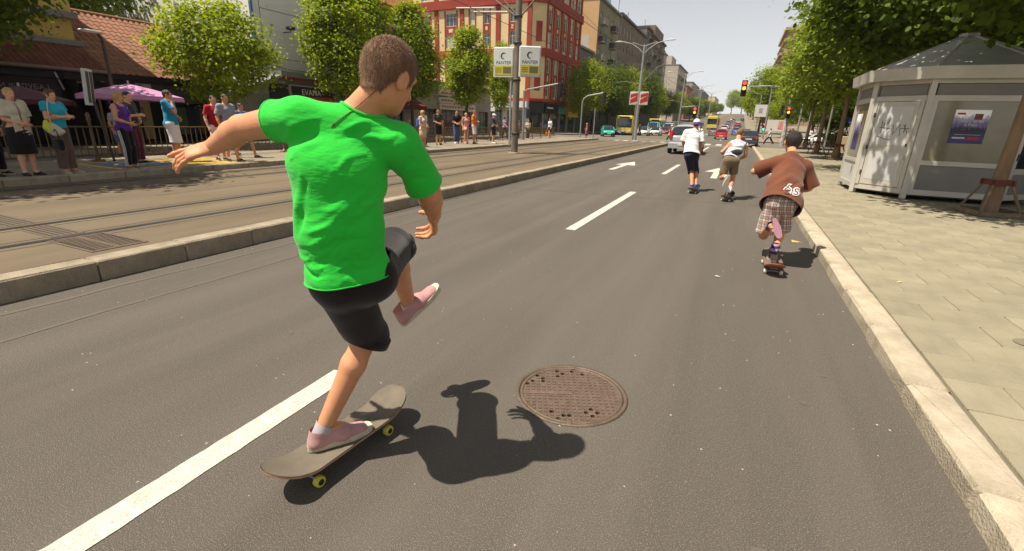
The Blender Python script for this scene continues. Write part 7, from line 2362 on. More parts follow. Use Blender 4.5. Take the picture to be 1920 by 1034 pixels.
def skateboard(label, loc, rz, grip, ply, wheel, L=0.81, W=0.205, print_=False):
    root = empty('skateboard', loc, rz, label, 'skateboard', 'skateboards under the four skaters')
    n = 44
    hz = 0.098
    def kick(y):
        t = max(0.0, abs(y) - 0.215 * L / 0.8)
        return t * t / (t + 0.06) * 0.52
    outl = []
    for i in range(n):
        a = 2 * math.pi * i / n
        sx, sy = math.cos(a), math.sin(a)
        y = L / 2 * (abs(sy) ** 0.62) * (1 if sy >= 0 else -1)
        d = max(0.0, abs(y) - (L / 2 - W / 2 * 1.05))
        w = W / 2 * math.sqrt(max(0.0, 1 - (d / (W / 2 * 1.05)) ** 2))
        outl.append((w * (1 if sx >= 0 else -1) if abs(sx) > 1e-6 else 0.0, y))
    ys = L / 2 * np.sin(np.linspace(-math.pi / 2, math.pi / 2, 61))
    def halfw(y):
        d = max(0.0, abs(y) - (L / 2 - W / 2 * 1.05))
        return max(0.004, W / 2 * math.sqrt(max(0.0, 1 - (d / (W / 2 * 1.05)) ** 2)))
    cols = np.linspace(-1, 1, 9)
    def surf(off):
        vs = []
        for y in ys:
            w = halfw(y)
            for u in cols:
                vs.append((u * w, y, hz + kick(y) + 0.008 * abs(u) ** 2 + off))
        return vs
    nc = len(cols)
    top = surf(0.0)
    fs = [(i * nc + k, i * nc + k + 1, (i + 1) * nc + k + 1, (i + 1) * nc + k) for i in range(len(ys) - 1) for k in range(nc - 1)]
    obj('grip', mesh('grip', top, fs, grip, smooth=True), root)
    bot = surf(-0.012); lip = surf(-0.0008)
    rim = [i * nc for i in range(len(ys))] + [(len(ys) - 1) * nc + k for k in range(1, nc)] + [i * nc + nc - 1 for i in range(len(ys) - 2, -1, -1)] + [k for k in range(nc - 2, 0, -1)]
    N = len(bot)
    vv = bot + lip
    ff = [tuple(reversed(f)) for f in fs]
    for i in range(len(rim)):
        a, b = rim[i], rim[(i + 1) % len(rim)]
        ff.append((a, b, b + N, a + N))
    # a hair wider than the grip so that the ply edge shows
    vv = [(x * 1.02, y * 1.004, z) for x, y, z in vv]
    obj('deck', mesh('deck', vv, ff, ply), root)
    wh = MB().lathe([(0.006, -0.017), (0.020, -0.017), (0.026, -0.013), (0.027, 0), (0.026, 0.013), (0.020, 0.017), (0.014, 0.012)], 20, Matrix.Rotation(R(90), 4, 'Y')).data('wheel', wheel)
    core = MB().lathe([(0.0, -0.0185), (0.0125, -0.0175), (0.0125, 0.0175), (0.0, 0.0185)], 14, Matrix.Rotation(R(90), 4, 'Y')).data('bearing', M_CORE)
    for sy in (-1, 1):
        y = sy * 0.215 * L / 0.8
        t = MB().box(-0.04, 0.04, y - 0.04, y + 0.04, hz - 0.026, hz - 0.011)
        t.tube([(-0.062, y, 0.03), (-0.02, y, 0.04), (0.02, y, 0.04), (0.062, y, 0.03)], [0.012, 0.02, 0.02, 0.012], 8)
        t.tube([(-0.098, y, 0.027), (0.098, y, 0.027)], 0.005, 6)
        t.tube([(0, y, 0.035), (0, y - sy * 0.02, hz - 0.02)], 0.014, 8)
        t.build('truck', M_TRUCK, root)
        for sx in (-1, 1):
            w = obj('wheel', wh, root, (sx * 0.083, y, 0.027))
            obj('bearing', core, w)
    if print_:
        g = MB()
        for k, (x, y) in enumerate(((-0.02, 0.03), (0.0, 0.045), (0.012, 0.06), (-0.01, 0.075), (0.02, 0.09))):
            y += 0.10
            g.box(x - 0.022, x + 0.022, y - 0.004, y + 0.003, hz + 0.0032, hz + 0.0036)
        for (x, y) in ((-0.035, 0.16), (0.035, 0.15)):
            g.box(x - 0.004, x + 0.004, y - 0.03, y + 0.03, hz + 0.0032, hz + 0.0039)
        g.build('sprayed_letters', mat('green_spray', srgb(84, 112, 84), srgb(92, 88, 78), scale=60, rough=0.9), root)
        g = MB()
        for (x, y) in ((-0.05, 0.06), (-0.03, 0.07), (-0.01, 0.06)):
            g.box(x - 0.010, x + 0.010, y - 0.012, y + 0.012, hz + 0.0030, hz + 0.0033)
        g.build('sprayed_dots', mat('yellow_spray', srgb(160, 150, 62), srgb(92, 88, 70), scale=60, rough=0.9), root)
    return root

skateboard('worn skateboard with faded grip and yellow wheels under the green shirt skater', (-1.545, 1.445, 0), R(-5.0), M_GRIP, M_PLY, M_WHEEL_Y, print_=True)
skateboard('red edged skateboard under the skater in the brown shirt', (0.60, 6.22, 0), R(1.0), M_GRIP, M_PLY_RED, M_WHEEL_W)
skateboard('dark skateboard under the skater in the striped vest', (-0.02, 12.05, 0), R(-8), M_GRIP_DK, M_PLY, M_WHEEL_W)
skateboard('dark skateboard under the skater in white shirt and purple cap', (-0.84, 13.0, 0), R(-4), M_GRIP_DK, M_PLY, M_WHEEL_W)

# ------------------------------------------------------------------ skater in the green shirt
def rel(root, **kw):
    o = np.array(root)
    return {k: (np.array(v, float) - o) for k, v in kw.items()}

def person(loc, label, rz=0.0, group=None):
    return empty('person', loc, rz, label, 'person', group)

O = (-1.53, 1.36, 0.0)
hero = person(O, 'skater in bright green t-shirt and black denim shorts balancing on one foot')
J = rel(O, hc=(-1.158, 1.452, 1.745), nek=(-1.250, 1.388, 1.615), shl=(-1.410, 1.262, 1.590), shr=(-1.125, 1.452, 1.512),
        ell=(-1.700, 1.252, 1.548), wrl=(-1.900, 1.262, 1.470), elr=(-1.115, 1.615, 1.310), wrr=(-1.193, 1.762, 1.192),
        pel=(-1.322, 1.337, 1.03), wai=(-1.325, 1.325, 1.17), che=(-1.315, 1.330, 1.42),
        hipl=(-1.345, 1.312, 0.985), hipr=(-1.268, 1.405, 0.990), knl=(-1.430, 1.536, 0.636), anl=(-1.566, 1.348, 0.195),
        knr=(-1.489, 1.829, 0.98), anr=(-1.550, 2.018, 0.590),
        heell=(-1.600, 1.285, 0.104), toel=(-1.470, 1.545, 0.104), heelr=(-1.557, 1.967, 0.487), toer=(-1.468, 2.135, 0.640))
J['s'] = 1.0
J['hs'] = 1.03
J['pw'] = 0.80
J['ak'] = 1.14
J['face'] = V3(0.12, 0.94, -0.36)
J['hup'] = V3(0.16, 0.10, 1.0)
J['hfl'] = unit(V3(-0.80, -0.54, -0.28)); J['hbl'] = V3(-0.10, -0.62, 0.75)
J['hcl'] = ((0.06, 0.36, 0.40, 0.26), 0.3)
J['hfr'] = unit(V3(-0.35, 0.45, -0.75)); J['hbr'] = V3(0.8, 0.5, 0.1)
J['hcr'] = ((0.62, 0.66, 0.70, 0.74), 0.35)
J['fupr'] = V3(-0.25, -0.55, 0.80)
J['fupl'] = V3(0, 0, 1)
make_body(J, hero, SKIN_A, 0.0065)
GREEN = cloth('green_cotton', srgb(46, 194, 62), srgb(36, 178, 52), scale=4, bscale=24, bump=0.2, contrast=0.35, rough=0.85, stretch=(1.0, 1.0, 2.4))
M_BLACKDENIM = cloth('black_denim', srgb(40, 34, 32), srgb(26, 22, 21), bscale=300, bump=0.15, scale=9)
folds = []
_fr = random.Random(11)
for k in range(16):         # fan of creases from the right armpit towards the left hip
    s1, u1 = 0.15 + _fr.uniform(-0.05, 0.03), 0.40 + _fr.uniform(-0.10, 0.04)
    s0, u0 = -0.17 + 0.17 * _fr.random() ** 1.5, -0.03 + 0.27 * _fr.random()
    t0, t1 = _fr.uniform(0.0, 0.25), _fr.uniform(0.5, 0.95)
    f = lambda t: (s0 + (s1 - s0) * t, u0 + (u1 - u0) * t)
    folds.append((*f(t0), *f(t1), _fr.uniform(0.008, 0.018), _fr.choice((1, 1, -0.8)) * _fr.uniform(0.004, 0.009)))
for k in range(14):         # short gathers over the small of the back and the left side
    s0, u0 = _fr.uniform(-0.17, 0.06), _fr.uniform(-0.05, 0.14)
    L_, a_ = _fr.uniform(0.05, 0.14), _fr.uniform(-0.15, 0.6)
    folds.append((s0, u0, s0 + L_ * math.cos(a_), u0 + L_ * math.sin(a_), _fr.uniform(0.007, 0.013), _fr.choice((1, -0.8)) * _fr.uniform(0.004, 0.009)))
folds += [(-0.19, 0.08, -0.16, 0.36, 0.014, 0.012), (-0.165, 0.10, -0.14, 0.33, 0.010, -0.009), (-0.20, 0.40, -0.10, 0.50, 0.012, 0.008),
          (-0.24, 0.46, -0.12, 0.56, 0.012, 0.007), (0.03, 0.50, 0.14, 0.545, 0.012, 0.008), (-0.06, 0.53, 0.08, 0.565, 0.010, 0.007), (-0.05, 0.505, 0.09, 0.535, 0.010, -0.006),
          (0.12, 0.28, 0.20, 0.45, 0.016, -0.011), (0.16, 0.40, 0.25, 0.44, 0.012, 0.008), (0.15, 0.34, 0.26, 0.40, 0.012, -0.007), (-0.05, 0.40, 0.04, 0.46, 0.012, 0.006)]
shirt_hero = make_top('t_shirt', J, hero, GREEN, 0.0062, g=0.016, sleeve=(0.36, 0.80), hem=0.022, neck=0.078, folds=folds, wrinkle=0.0022, loose=0.016, seed=4, sl_loose=0.010, wsc=20)
sh_hero, ends = make_bottom('shorts', J, hero, M_BLACKDENIM, 0.0085, length=1.06, g=0.020, waist=0.02, wrinkle=0.0022, flare=0.032)
for (E, d, r) in ends:     # turned-up hems
    mb = MB()
    E = np.array(E)
    mb.tube([tuple(E - d * 0.045), tuple(E - d * 0.002)], [r + 0.006, r + 0.007], 22, caps=False)
    o = mb.build('hem', M_BLACKDENIM, sh_hero)
    md = o.modifiers.new('t', 'SOLIDIFY'); md.thickness = 0.006; md.offset = -1
M_MAUVE = cloth('mauve_suede', srgb(192, 148, 144), srgb(158, 116, 116), scale=14, bscale=300)
M_SOLE = mat('sole_cream', srgb(206, 194, 172), srgb(160, 148, 128), scale=18, rough=0.8)
M_SOCKG = cloth('sock_grey', srgb(186, 176, 178), srgb(150, 142, 146), scale=30)
M_WHITECL = cloth('cloth_white', srgb(232, 230, 228), srgb(214, 212, 212), scale=6)
for e in ('l', 'r'):
    make_shoe(J, e, hero, M_MAUVE, M_SOLE, s=1.06, m_lace=M_WHITECL)
    make_sock(J, e, hero, M_SOCKG, 0.035, 0.006)
make_hair(J, hero, HAIR_BROWN, 'short', 0.006, strands=16000, seed=3)
# ribbed collar and sleeve seams along the shirt's open edges
from collections import Counter
def edge_loops(o):
    ct = Counter()
    for pl in o.data.polygons:
        for e in pl.edge_keys:
            ct[e] += 1
    nb = {}
    for (i, j), c in ct.items():
        if c == 1:
            nb.setdefault(i, []).append(j); nb.setdefault(j, []).append(i)
    loops, seen = [], set()
    for s_ in nb:
        if s_ in seen:
            continue
        lp, cur = [], s_
        while cur is not None:
            seen.add(cur); lp.append(o.data.vertices[cur].co.copy())
            cur = next((q for q in nb[cur] if q not in seen), None)
        if len(lp) > 12:
            loops.append(lp)
    return loops
for lp in edge_loops(shirt_hero):
    cen = sum(lp, Vector()) / len(lp)
    near = (cen - Vector(J['nek'])).length < 0.12
    sm = [(lp[i - 2] + lp[i - 1] + lp[i] + lp[(i + 1) % len(lp)] + lp[(i + 2) % len(lp)]) / 5 for i in range(len(lp))]
    if near:
        sm = [q + (q - cen).normalized() * 0.002 for q in sm]
    MB().tube([tuple(q) for q in sm] + [tuple(sm[0])], 0.0065 if near else 0.003, 6, caps=False).build('collar' if near else 'hem_seam', GREEN, shirt_hero)
# cord necklace over the shirt: from the nape to the toggle on the back
ncord = MB()
from mathutils.bvhtree import BVHTree
def bvh_of(o):
    me = o.data
    return BVHTree.FromPolygons([v.co.copy() for v in me.vertices], [tuple(p.vertices) for p in me.polygons])
_bk = Vector((0.61, -0.75, 0.25)).normalized()
_bvs = [bvh_of(shirt_hero), bvh_of([c for c in hero.children if c.name.startswith('body')][0])]
def drape(A, B, n, lift):
    out = []
    for i in range(n + 1):
        q = Vector(A).lerp(Vector(B), i / n)
        hits = [h for h in (bv.ray_cast(q + _bk * 0.4, -_bk)[0] for bv in _bvs) if h is not None]
        out.append((max(hits, key=lambda h: h.dot(_bk)) if hits else q) + _bk * lift)
    return out
_nk = Vector(J['nek'])
c1 = drape(_nk + Vector((0.070, 0.050, 0.070)), _nk + Vector((-0.070, -0.045, -0.060)), 14, 0.0025)
ncord.tube([tuple(q) for q in c1], 0.0016, 6)
ncord.tube([tuple(c1[-1]), tuple(c1[-1] + Vector((-0.008, -0.005, -0.012)))], [0.0035, 0.0024], 6)
ncord.build('necklace_cord', mat('brown_cord', srgb(120, 84, 48), rough=0.6), hero)

# ------------------------------------------------------------------ skater in the brown shirt
M_BROWN = cloth('brown_cotton', srgb(112, 66, 46), srgb(98, 57, 40), scale=4, bscale=420)
def plaid(name):
    m = cloth(name, srgb(222, 210, 192), srgb(206, 194, 176))
    nt = m.node_tree
    b = nt.nodes['Principled BSDF']
    col = b.inputs['Base Color'].links[0].from_socket
    tc = nt.nodes.new('ShaderNodeTexCoord')
    for (rot, sc, thr, c, f) in (((0, 0, 0.3), 10, 0.72, srgb(84, 78, 98), 0.7), ((0, R(90), 0), 10, 0.72, srgb(84, 78, 98), 0.7),
                                 ((0, 0, 0.3), 5, 0.93, srgb(150, 92, 76), 0.8), ((0, R(90), 0), 5, 0.93, srgb(150, 92, 76), 0.8)):
        mp = nt.nodes.new('ShaderNodeMapping'); mp.inputs['Rotation'].default_value = rot
        nt.links.new(tc.outputs['Object'], mp.inputs['Vector'])
        w = nt.nodes.new('ShaderNodeTexWave'); w.inputs['Scale'].default_value = sc; w.inputs['Distortion'].default_value = 0.6
        nt.links.new(mp.outputs[0], w.inputs['Vector'])
        mth = nt.nodes.new('ShaderNodeMath'); mth.operation = 'GREATER_THAN'; mth.inputs[1].default_value = thr
        nt.links.new(w.outputs['Fac'], mth.inputs[0])
        ml = nt.nodes.new('ShaderNodeMath'); ml.operation = 'MULTIPLY'; ml.inputs[1].default_value = f
        nt.links.new(mth.outputs[0], ml.inputs[0])
        mx = nt.nodes.new('ShaderNodeMix'); mx.data_type = 'RGBA'
        nt.links.new(ml.outputs[0], mx.inputs['Factor']); nt.links.new(col, mx.inputs['A'])
        mx.inputs['B'].default_value = (*c, 1)
        col = mx.outputs['Result']
    nt.links.new(col, b.inputs['Base Color'])
    return m
def bands(name, axis, stops, rough=0.85):
    """Cloth with flat bands: stops = [(pos, colour)...] along an object axis."""
    m = bpy.data.materials.new(name); m.use_nodes = True
    nt = m.node_tree; b = nt.nodes['Principled BSDF']
    b.inputs['Roughness'].default_value = rough
    tc = nt.nodes.new('ShaderNodeTexCoord'); sp = nt.nodes.new('ShaderNodeSeparateXYZ')
    nt.links.new(tc.outputs['Object'], sp.inputs[0])
    mr = nt.nodes.new('ShaderNodeMapRange')
    lo, hi = stops[0][0], stops[-1][0] + 0.001
    mr.inputs['From Min'].default_value = lo; mr.inputs['From Max'].default_value = hi
    nt.links.new(sp.outputs[axis], mr.inputs['Value'])
    rp = nt.nodes.new('ShaderNodeValToRGB'); rp.color_ramp.interpolation = 'CONSTANT'
    while len(rp.color_ramp.elements) < len(stops):
        rp.color_ramp.elements.new(0.5)
    for el, (p, c) in zip(rp.color_ramp.elements, stops):
        el.position = (p - lo) / (hi - lo); el.color = (*c, 1)
    nt.links.new(mr.outputs[0], rp.inputs['Fac']); nt.links.new(rp.outputs['Color'], b.inputs['Base Color'])
    return m

O = (0.60, 6.22, 0.0)
p = person(O, 'skater in brown t-shirt and plaid shorts crouching on a red edged board by the kerb')
J = rel(O, hc=(0.633, 7.12, 1.455), nek=(0.634, 6.985, 1.325), shl=(0.470, 6.80, 1.205), shr=(0.812, 6.952, 1.165), ell=(0.245, 6.823, 1.083), wrl=(0.340, 7.06, 1.070),
        elr=(0.909, 7.005, 0.905), wrr=(0.835, 7.201, 0.847), pel=(0.575, 6.40, 0.800), wai=(0.590, 6.56, 0.93), che=(0.633, 6.812, 1.120),
        hipl=(0.500, 6.355, 0.745), hipr=(0.650, 6.430, 0.745), knr=(0.655, 6.60, 0.400), anr=(0.587, 6.235, 0.190), heelr=(0.612, 6.150, 0.104), toer=(0.562, 6.390, 0.104),
        knl=(0.460, 6.400, 0.365), anl=(0.482, 5.985, 0.560), heell=(0.500, 5.925, 0.655), toel=(0.590, 5.900, 0.435))
J['s'] = 0.92; J['hs'] = 1.20
J['face'] = V3(-0.15, 0.95, -0.15); J['hup'] = V3(0.10, -0.15, 1.0)
J['fupl'] = V3(0.0, 1.0, 0.1)
make_body(J, p, SKIN_A, 0.012)
st = make_top('t_shirt', J, p, M_BROWN, 0.012, g=0.030, sleeve=0.90, hem=0.095, neck=0.085, wrinkle=0.006, B=1.06, loose=0.055, seed=14, sl_loose=0.035, wsc=15,
         folds=[(-0.18, 0.02, 0.0, 0.30, 0.03, 0.02), (-0.10, -0.02, 0.12, 0.25, 0.025, -0.014), (0.02, 0.0, 0.18, 0.3, 0.03, 0.018), (-0.16, 0.2, -0.05, 0.45, 0.03, 0.015)])
make_bottom('shorts', J, p, plaid('plaid_cotton'), 0.013, length=0.90, g=0.018, waist=0.04, flare=0.032, seed=5)
M_SOLEPINK = mat('sole_pink', srgb(190, 140, 152), srgb(170, 122, 136), scale=14, rough=0.7)
M_SOCKP = bands('sock_purple_stripes', 2, [(0.0, srgb(90, 70, 120)), (0.16, srgb(120, 90, 140)), (0.19, srgb(40, 34, 60)), (0.22, srgb(150, 120, 160)), (0.245, srgb(40, 34, 60)), (0.27, srgb(150, 120, 160)), (0.29, srgb(26, 22, 30)), (0.36, srgb(90, 70, 120))])
M_SHOETAN = cloth('tan_suede', srgb(150, 130, 116), srgb(120, 102, 92), scale=14)
for e in ('l', 'r'):
    make_shoe(J, e, p, M_SHOETAN, M_SOLEPINK if e == 'l' else M_SOLE, s=0.80 if e == 'l' else 0.92)
    make_sock(J, e, p, M_SOCKP if e == 'r' else cloth('sock_violet', srgb(84, 66, 130), srgb(50, 40, 70), scale=40), 0.15 if e == 'r' else 0.07, 0.007)
make_hair(J, p, HAIR_DARK, 'full', 0.01, strands=5000, seed=5)
mb = MB().tube([tuple(J['ell'] * 0.25 + J['shl'] * 0.75 + V3(-0.075, -0.02, 0.02)), tuple(J['ell'] * 0.4 + J['shl'] * 0.6 + V3(-0.078, -0.02, 0.0))], 0.018, 8)
# the printed word on the back: pale outline, brown letters
def print_on(o, txt, size, centre, right, up, m, parent, lift=0.003, offset=0.0, squash=1.0, name='printed_word'):
    cu = bpy.data.curves.new('t', 'FONT'); cu.body = txt; cu.size = size; cu.offset = offset; cu.align_x = 'CENTER'; cu.align_y = 'CENTER'; cu.resolution_u = 4; cu.space_character = 1.18
    tmp = bpy.data.objects.new('t', cu); COL.objects.link(tmp)
    me = bpy.data.meshes.new_from_object(tmp.evaluated_get(bpy.context.evaluated_depsgraph_get()))
    bpy.data.objects.remove(tmp)
    bm = bmesh.new(); bm.from_mesh(me)
    bmesh.ops.triangulate(bm, faces=bm.faces[:])
    for _ in range(2):
        bmesh.ops.subdivide_edges(bm, edges=[e for e in bm.edges if e.calc_length() > size * 0.12], cuts=1)
    bmesh.ops.triangulate(bm, faces=bm.faces[:])
    bv = bvh_of(o)
    right, up = Vector(right).normalized(), Vector(up)
    up = (up - right * up.dot(right)).normalized()
    nrm = right.cross(up)
    for v in bm.verts:
        q = Vector(centre) + right * v.co.x + up * v.co.y * squash
        h = bv.ray_cast(q + nrm * 0.4, -nrm)
        v.co = (h[0] if h[0] is not None else q) + nrm * lift
    bm.to_mesh(me); bm.free()
    me.materials.clear(); me.materials.append(m)
    return obj(name, me, parent)
cpt = V3(0.0, 0.0, CAM_H) + _RC @ V3((1484 - 960) / 880, (358 - 517) / 880, 1.0) * 5.62 - np.array(O)
print_on(st, '\u00e9s', 0.175, cpt, (0.99, -0.10, -0.02), (0, 0.15, 1), M_WHITECL, st, 0.012, 0.009)
print_on(st, '\u00e9s', 0.175, cpt, (0.99, -0.10, -0.02), (0, 0.15, 1), M_BROWN, st, 0.016, -0.001)

# ------------------------------------------------------------------ skater in the striped vest
O = (-0.02, 12.05, 0.0)
p = person(O, 'skater in grey and white striped vest with a black waist bag pushing off')
J = rel(O, hc=(0.018, 12.78, 1.492), nek=(0.0, 12.61, 1.330), shl=(-0.150, 12.45, 1.245), shr=(0.182, 12.64, 1.215), ell=(-0.300, 12.38, 1.06), wrl=(-0.201, 12.60, 0.986),
        elr=(0.213, 12.62, 0.985), wrr=(0.113, 12.80, 0.908), pel=(-0.090, 12.14, 0.915), wai=(-0.066, 12.27, 1.025), che=(-0.006, 12.49, 1.185),
        hipl=(-0.160, 12.09, 0.865), hipr=(0.002, 12.16, 0.868), knr=(0.022, 12.264, 0.496), anr=(-0.010, 11.970, 0.185), heelr=(0.003, 11.89, 0.102), toer=(-0.023, 12.14, 0.102),
        knl=(-0.208, 12.10, 0.50), anl=(-0.088, 11.70, 0.560), heell=(-0.040, 11.640, 0.600), toel=(-0.127, 11.59, 0.370))
J['s'] = 0.98
J['face'] = V3(0.30, 0.92, -0.12); J['hup'] = V3(0.15, -0.1, 1.0); J['fupl'] = V3(-0.5, 0.9, 0.1)
make_body(J, p, SKIN_A, 0.014)
gv, wv, lv = srgb(150, 146, 140), srgb(226, 222, 220), srgb(186, 182, 196)
vest = bands('striped_vest', 2, [(0.80, lv), (0.93, wv), (0.98, lv), (1.05, gv), (1.08, lv), (1.13, wv), (1.17, gv), (1.22, wv), (1.27, lv), (1.42, wv)])
make_top('vest', J, p, vest, 0.015, g=0.016, sleeve=0.0, hem=0.0, neck=0.10, wrinkle=0.006, loose=0.02, seed=24)
make_bottom('shorts', J, p, cloth('khaki_cotton', srgb(122, 106, 84), srgb(104, 90, 70)), 0.016, length=0.72, g=0.012, waist=0.03, flare=0.02)
for e in ('l', 'r'):
    make_shoe(J, e, p, cloth('shoe_grey', srgb(90, 82, 80)) if e == 'r' else M_SHOETAN, M_SOLE, s=1.0)
    make_sock(J, e, p, M_WHITECL, 0.15 if e == 'r' else 0.10, 0.006)
make_hair(J, p, HAIR_BROWN, 'crop', 0.012, strands=1500, seed=9)
M_BAG = cloth('bag_black', srgb(62, 58, 60), srgb(46, 43, 46))
bag = empty('waist_bag', O, 0, 'black waist bag slung across the back of the striped vest skater', 'bag')
F = Field(J['wai'] - 0.3, J['wai'] + 0.3, 0.012)
bkv = unit(V3(0.40, -0.82, 0.25))
bc = J['wai'] + bkv * 0.155 + V3(0.02, 0, 0.02)
F.ell(bc, (0.125, 0.045, 0.068), 0.0, np.stack([unit(np.cross(bkv, V3(0, 0, 1))) * -1, bkv, unit(np.cross(unit(np.cross(bkv, V3(0, 0, 1))) * -1, bkv))]))
v, q = F.mesh()
obj('pouch', mesh('pouch', v, [tuple(f) for f in q], M_BAG, smooth=True), bag)
mb = MB().tube([tuple(bc + V3(0.10, 0.03, 0.02)), tuple(J['che'] * 0.4 + J['shr'] * 0.6 + bkv * 0.10 + V3(0, 0, -0.04)), tuple(J['shr'] + bkv * 0.03 + V3(0.0, 0, 0.075)), tuple(J['shr'] - bkv * 0.08 + V3(0, 0, 0.04))], 0.014, 6)
mb.tube([tuple(bc - V3(0.10, 0.02, -0.02)), tuple(J['wai'] + V3(-0.155, -0.01, 0.03)), tuple(J['wai'] + V3(-0.14, 0.08, 0.08))], 0.012, 6)
mb.build('strap', M_BAG, bag)

# ------------------------------------------------------------------ skater in white with the purple cap
O = (-0.84, 13.0, 0.0)
p = person(O, 'skater in white t-shirt and rolled dark jeans wearing a purple and white cap')
J = rel(O, hc=(-1.030, 13.45, 1.675), nek=(-1.050, 13.36, 1.530), shl=(-1.225, 13.25, 1.455), shr=(-0.905, 13.45, 1.44), ell=(-1.275, 13.30, 1.20), wrl=(-1.20, 13.43, 0.986),
        elr=(-0.850, 13.40, 1.16), wrr=(-0.850, 13.39, 0.90), pel=(-1.035, 13.15, 0.965), wai=(-1.050, 13.21, 1.111), che=(-1.055, 13.31, 1.345),
        hipl=(-1.100, 13.085, 0.905), hipr=(-0.965, 13.20, 0.905), knr=(-0.885, 13.337, 0.511), anr=(-0.808, 13.104, 0.186), heelr=(-0.835, 13.015, 0.102), toer=(-0.765, 13.275, 0.104),
        knl=(-0.975, 13.225, 0.513), anl=(-0.900, 12.960, 0.186), heell=(-0.915, 12.88, 0.102), toel=(-0.860, 13.14, 0.102))
J['s'] = 1.0
J['face'] = V3(0.1, 0.98, -0.15); J['hup'] = V3(0.0, 0.05, 1.0)
make_body(J, p, SKIN_A, 0.015)
make_top('t_shirt', J, p, M_WHITECL, 0.016, g=0.026, sleeve=0.75, hem=0.03, neck=0.085, wrinkle=0.008, loose=0.03, seed=34, sl_loose=0.03, wsc=16)
M_DKJEAN = cloth('dark_jean', srgb(44, 46, 60), srgb(32, 33, 44), bscale=400)
jb, ends = make_bottom('jeans', J, p, M_DKJEAN, 0.016, length=1.12, g=0.014, waist=0.03, flare=0.02)
M_CUFF = cloth('jean_cuff', srgb(128, 138, 130), srgb(108, 118, 112))
for (E, d, r) in ends:
    E = np.array(E)
    mb = MB().tube([tuple(E - d * 0.10), tuple(E + d * 0.005)], [r + 0.008, r + 0.006], 16, caps=False)
    mb.build('cuff', M_CUFF, jb)
M_BLUESHOE = cloth('blue_suede', srgb(44, 104, 176), srgb(34, 84, 150), scale=14)
for e in ('l', 'r'):
    make_shoe(J, e, p, M_BLUESHOE, M_WHITECL, s=1.02)
make_hair(J, p, HAIR_DARK, 'crop', 0.012, seed=9)
HM = J['_HM']; hr_, hf_, hu_ = HM
cc = J['hc']
F = Field(cc - 0.2, cc + 0.2, 0.008)
F.ell(cc + hu_ * 0.030 - hf_ * 0.006, (0.088, 0.108, 0.098), 0.0, HM)
v, q = F.mesh()
L_ = (v - cc) @ HM.T
v2, f2 = clip_mesh(v, q, (-0.012 - L_[:, 2]))
Lc = np.array([(v2[list(ff)].mean(0) - cc) @ HM.T for ff in f2])
M_PURPLE = cloth('cap_purple', srgb(104, 60, 150), srgb(86, 48, 128))
cap = obj('cap', mesh('cap', v2, f2, [M_PURPLE, M_WHITECL], smooth=True, mi=[1 if (l[1] < 0.02 and l[2] > 0.03) else 0 for l in Lc]), p)
mb = MB()
vs = []
for k in range(9):      # the cap's low back brim, worn backwards
    a = R(-70 + 140 * k / 8)
    for rr, dz in ((0.096, 0.0), (0.150, -0.030)):
        q_ = cc + hr_ * math.sin(a) * rr * 0.9 - hf_ * math.cos(a) * rr + hu_ * (0.0 + dz)
        vs.append(q_)
mb.add(vs, [(2 * k, 2 * k + 1, 2 * k + 3, 2 * k + 2) for k in range(8)], True)
b_ = mb.build('brim', M_PURPLE, cap)
md = b_.modifiers.new('t', 'SOLIDIFY'); md.thickness = 0.005

# ------------------------------------------------------------------ bystanders
def ped(loc, rz, h, label, top=None, bottom=None, hair=('short', HAIR_DARK), arms=('down', 'down'), skin=None, fem=0.0, shoes=None, face=0.0, tilt=0.05,
        stride=0.0, B=1.0, sway=0.0, res=0.018, group='bystanders', spread=0.09, lean=0.0, seed=1, socks=None):
    root = person(loc, label, R(rz), group)
    J = stand(h, stride, sway, arms, R(face), tilt, spread, 1.0 if not fem else 0.9, lean)
    make_body(J, root, skin or SKIN_B, res, B, fem)
    if bottom:
        kind, m, kw = bottom
        if kind == 'skirt':
            make_skirt('skirt', J, root, m, B=B * 1.06, **kw)
        else:
            make_bottom(kind, J, root, m, res, B=B, seed=seed, **kw)
    if top:
        kind, m, kw = top
        kw = dict(dict(g=0.014, sleeve=0.6, hem=0.05, loose=0.012, wrinkle=0.006, sl_loose=0.010), **kw)
        make_top(kind, J, root, m, res, B=B, fem=fem, seed=seed, **kw)
    if hair:
        make_hair(J, root, hair[1], hair[0], 0.014, seed=seed)
    sh = shoes or (cloth('shoe_black', srgb(34, 32, 32)), M_SOLE, 'sneaker')
    for e in ('l', 'r'):
        make_shoe(J, e, root, sh[0], sh[1], sh[2], s=h / 1.75 * 0.97)
        if socks:
            make_sock(J, e, root, socks, 0.10)
    return root, J

C_BEIGE = cloth('beige_linen', srgb(196, 186, 164), srgb(176, 166, 146))
C_BLACK = cloth('black_cloth', srgb(30, 28, 30), srgb(22, 20, 22))
C_TURQ = cloth('turquoise_cotton', srgb(36, 166, 190), srgb(28, 146, 170))
C_TROUSER = cloth('brown_trouser', srgb(104, 84, 76), srgb(88, 70, 64))
C_PURPLE = cloth('purple_cotton', srgb(92, 46, 142), srgb(78, 38, 122))
C_BLUET = cloth('cyan_cotton', srgb(30, 140, 176), srgb(24, 122, 158))
C_WHITE = cloth('white_cotton', srgb(226, 222, 222), srgb(206, 202, 204))
C_GREY = cloth('grey_cotton', srgb(146, 146, 156), srgb(128, 128, 140))
C_CHAR = cloth('charcoal_cotton', srgb(58, 58, 62), srgb(46, 46, 50))
C_NAVY = cloth('navy_cotton', srgb(50, 58, 84), srgb(40, 46, 68))
C_JEAN = cloth('blue_jean', srgb(74, 92, 122), srgb(58, 74, 102))
C_ORANGE = cloth('orange_cotton', srgb(232, 122, 34), srgb(214, 104, 24))
C_PINK = cloth('pink_blouse', srgb(206, 150, 140), srgb(186, 128, 122))
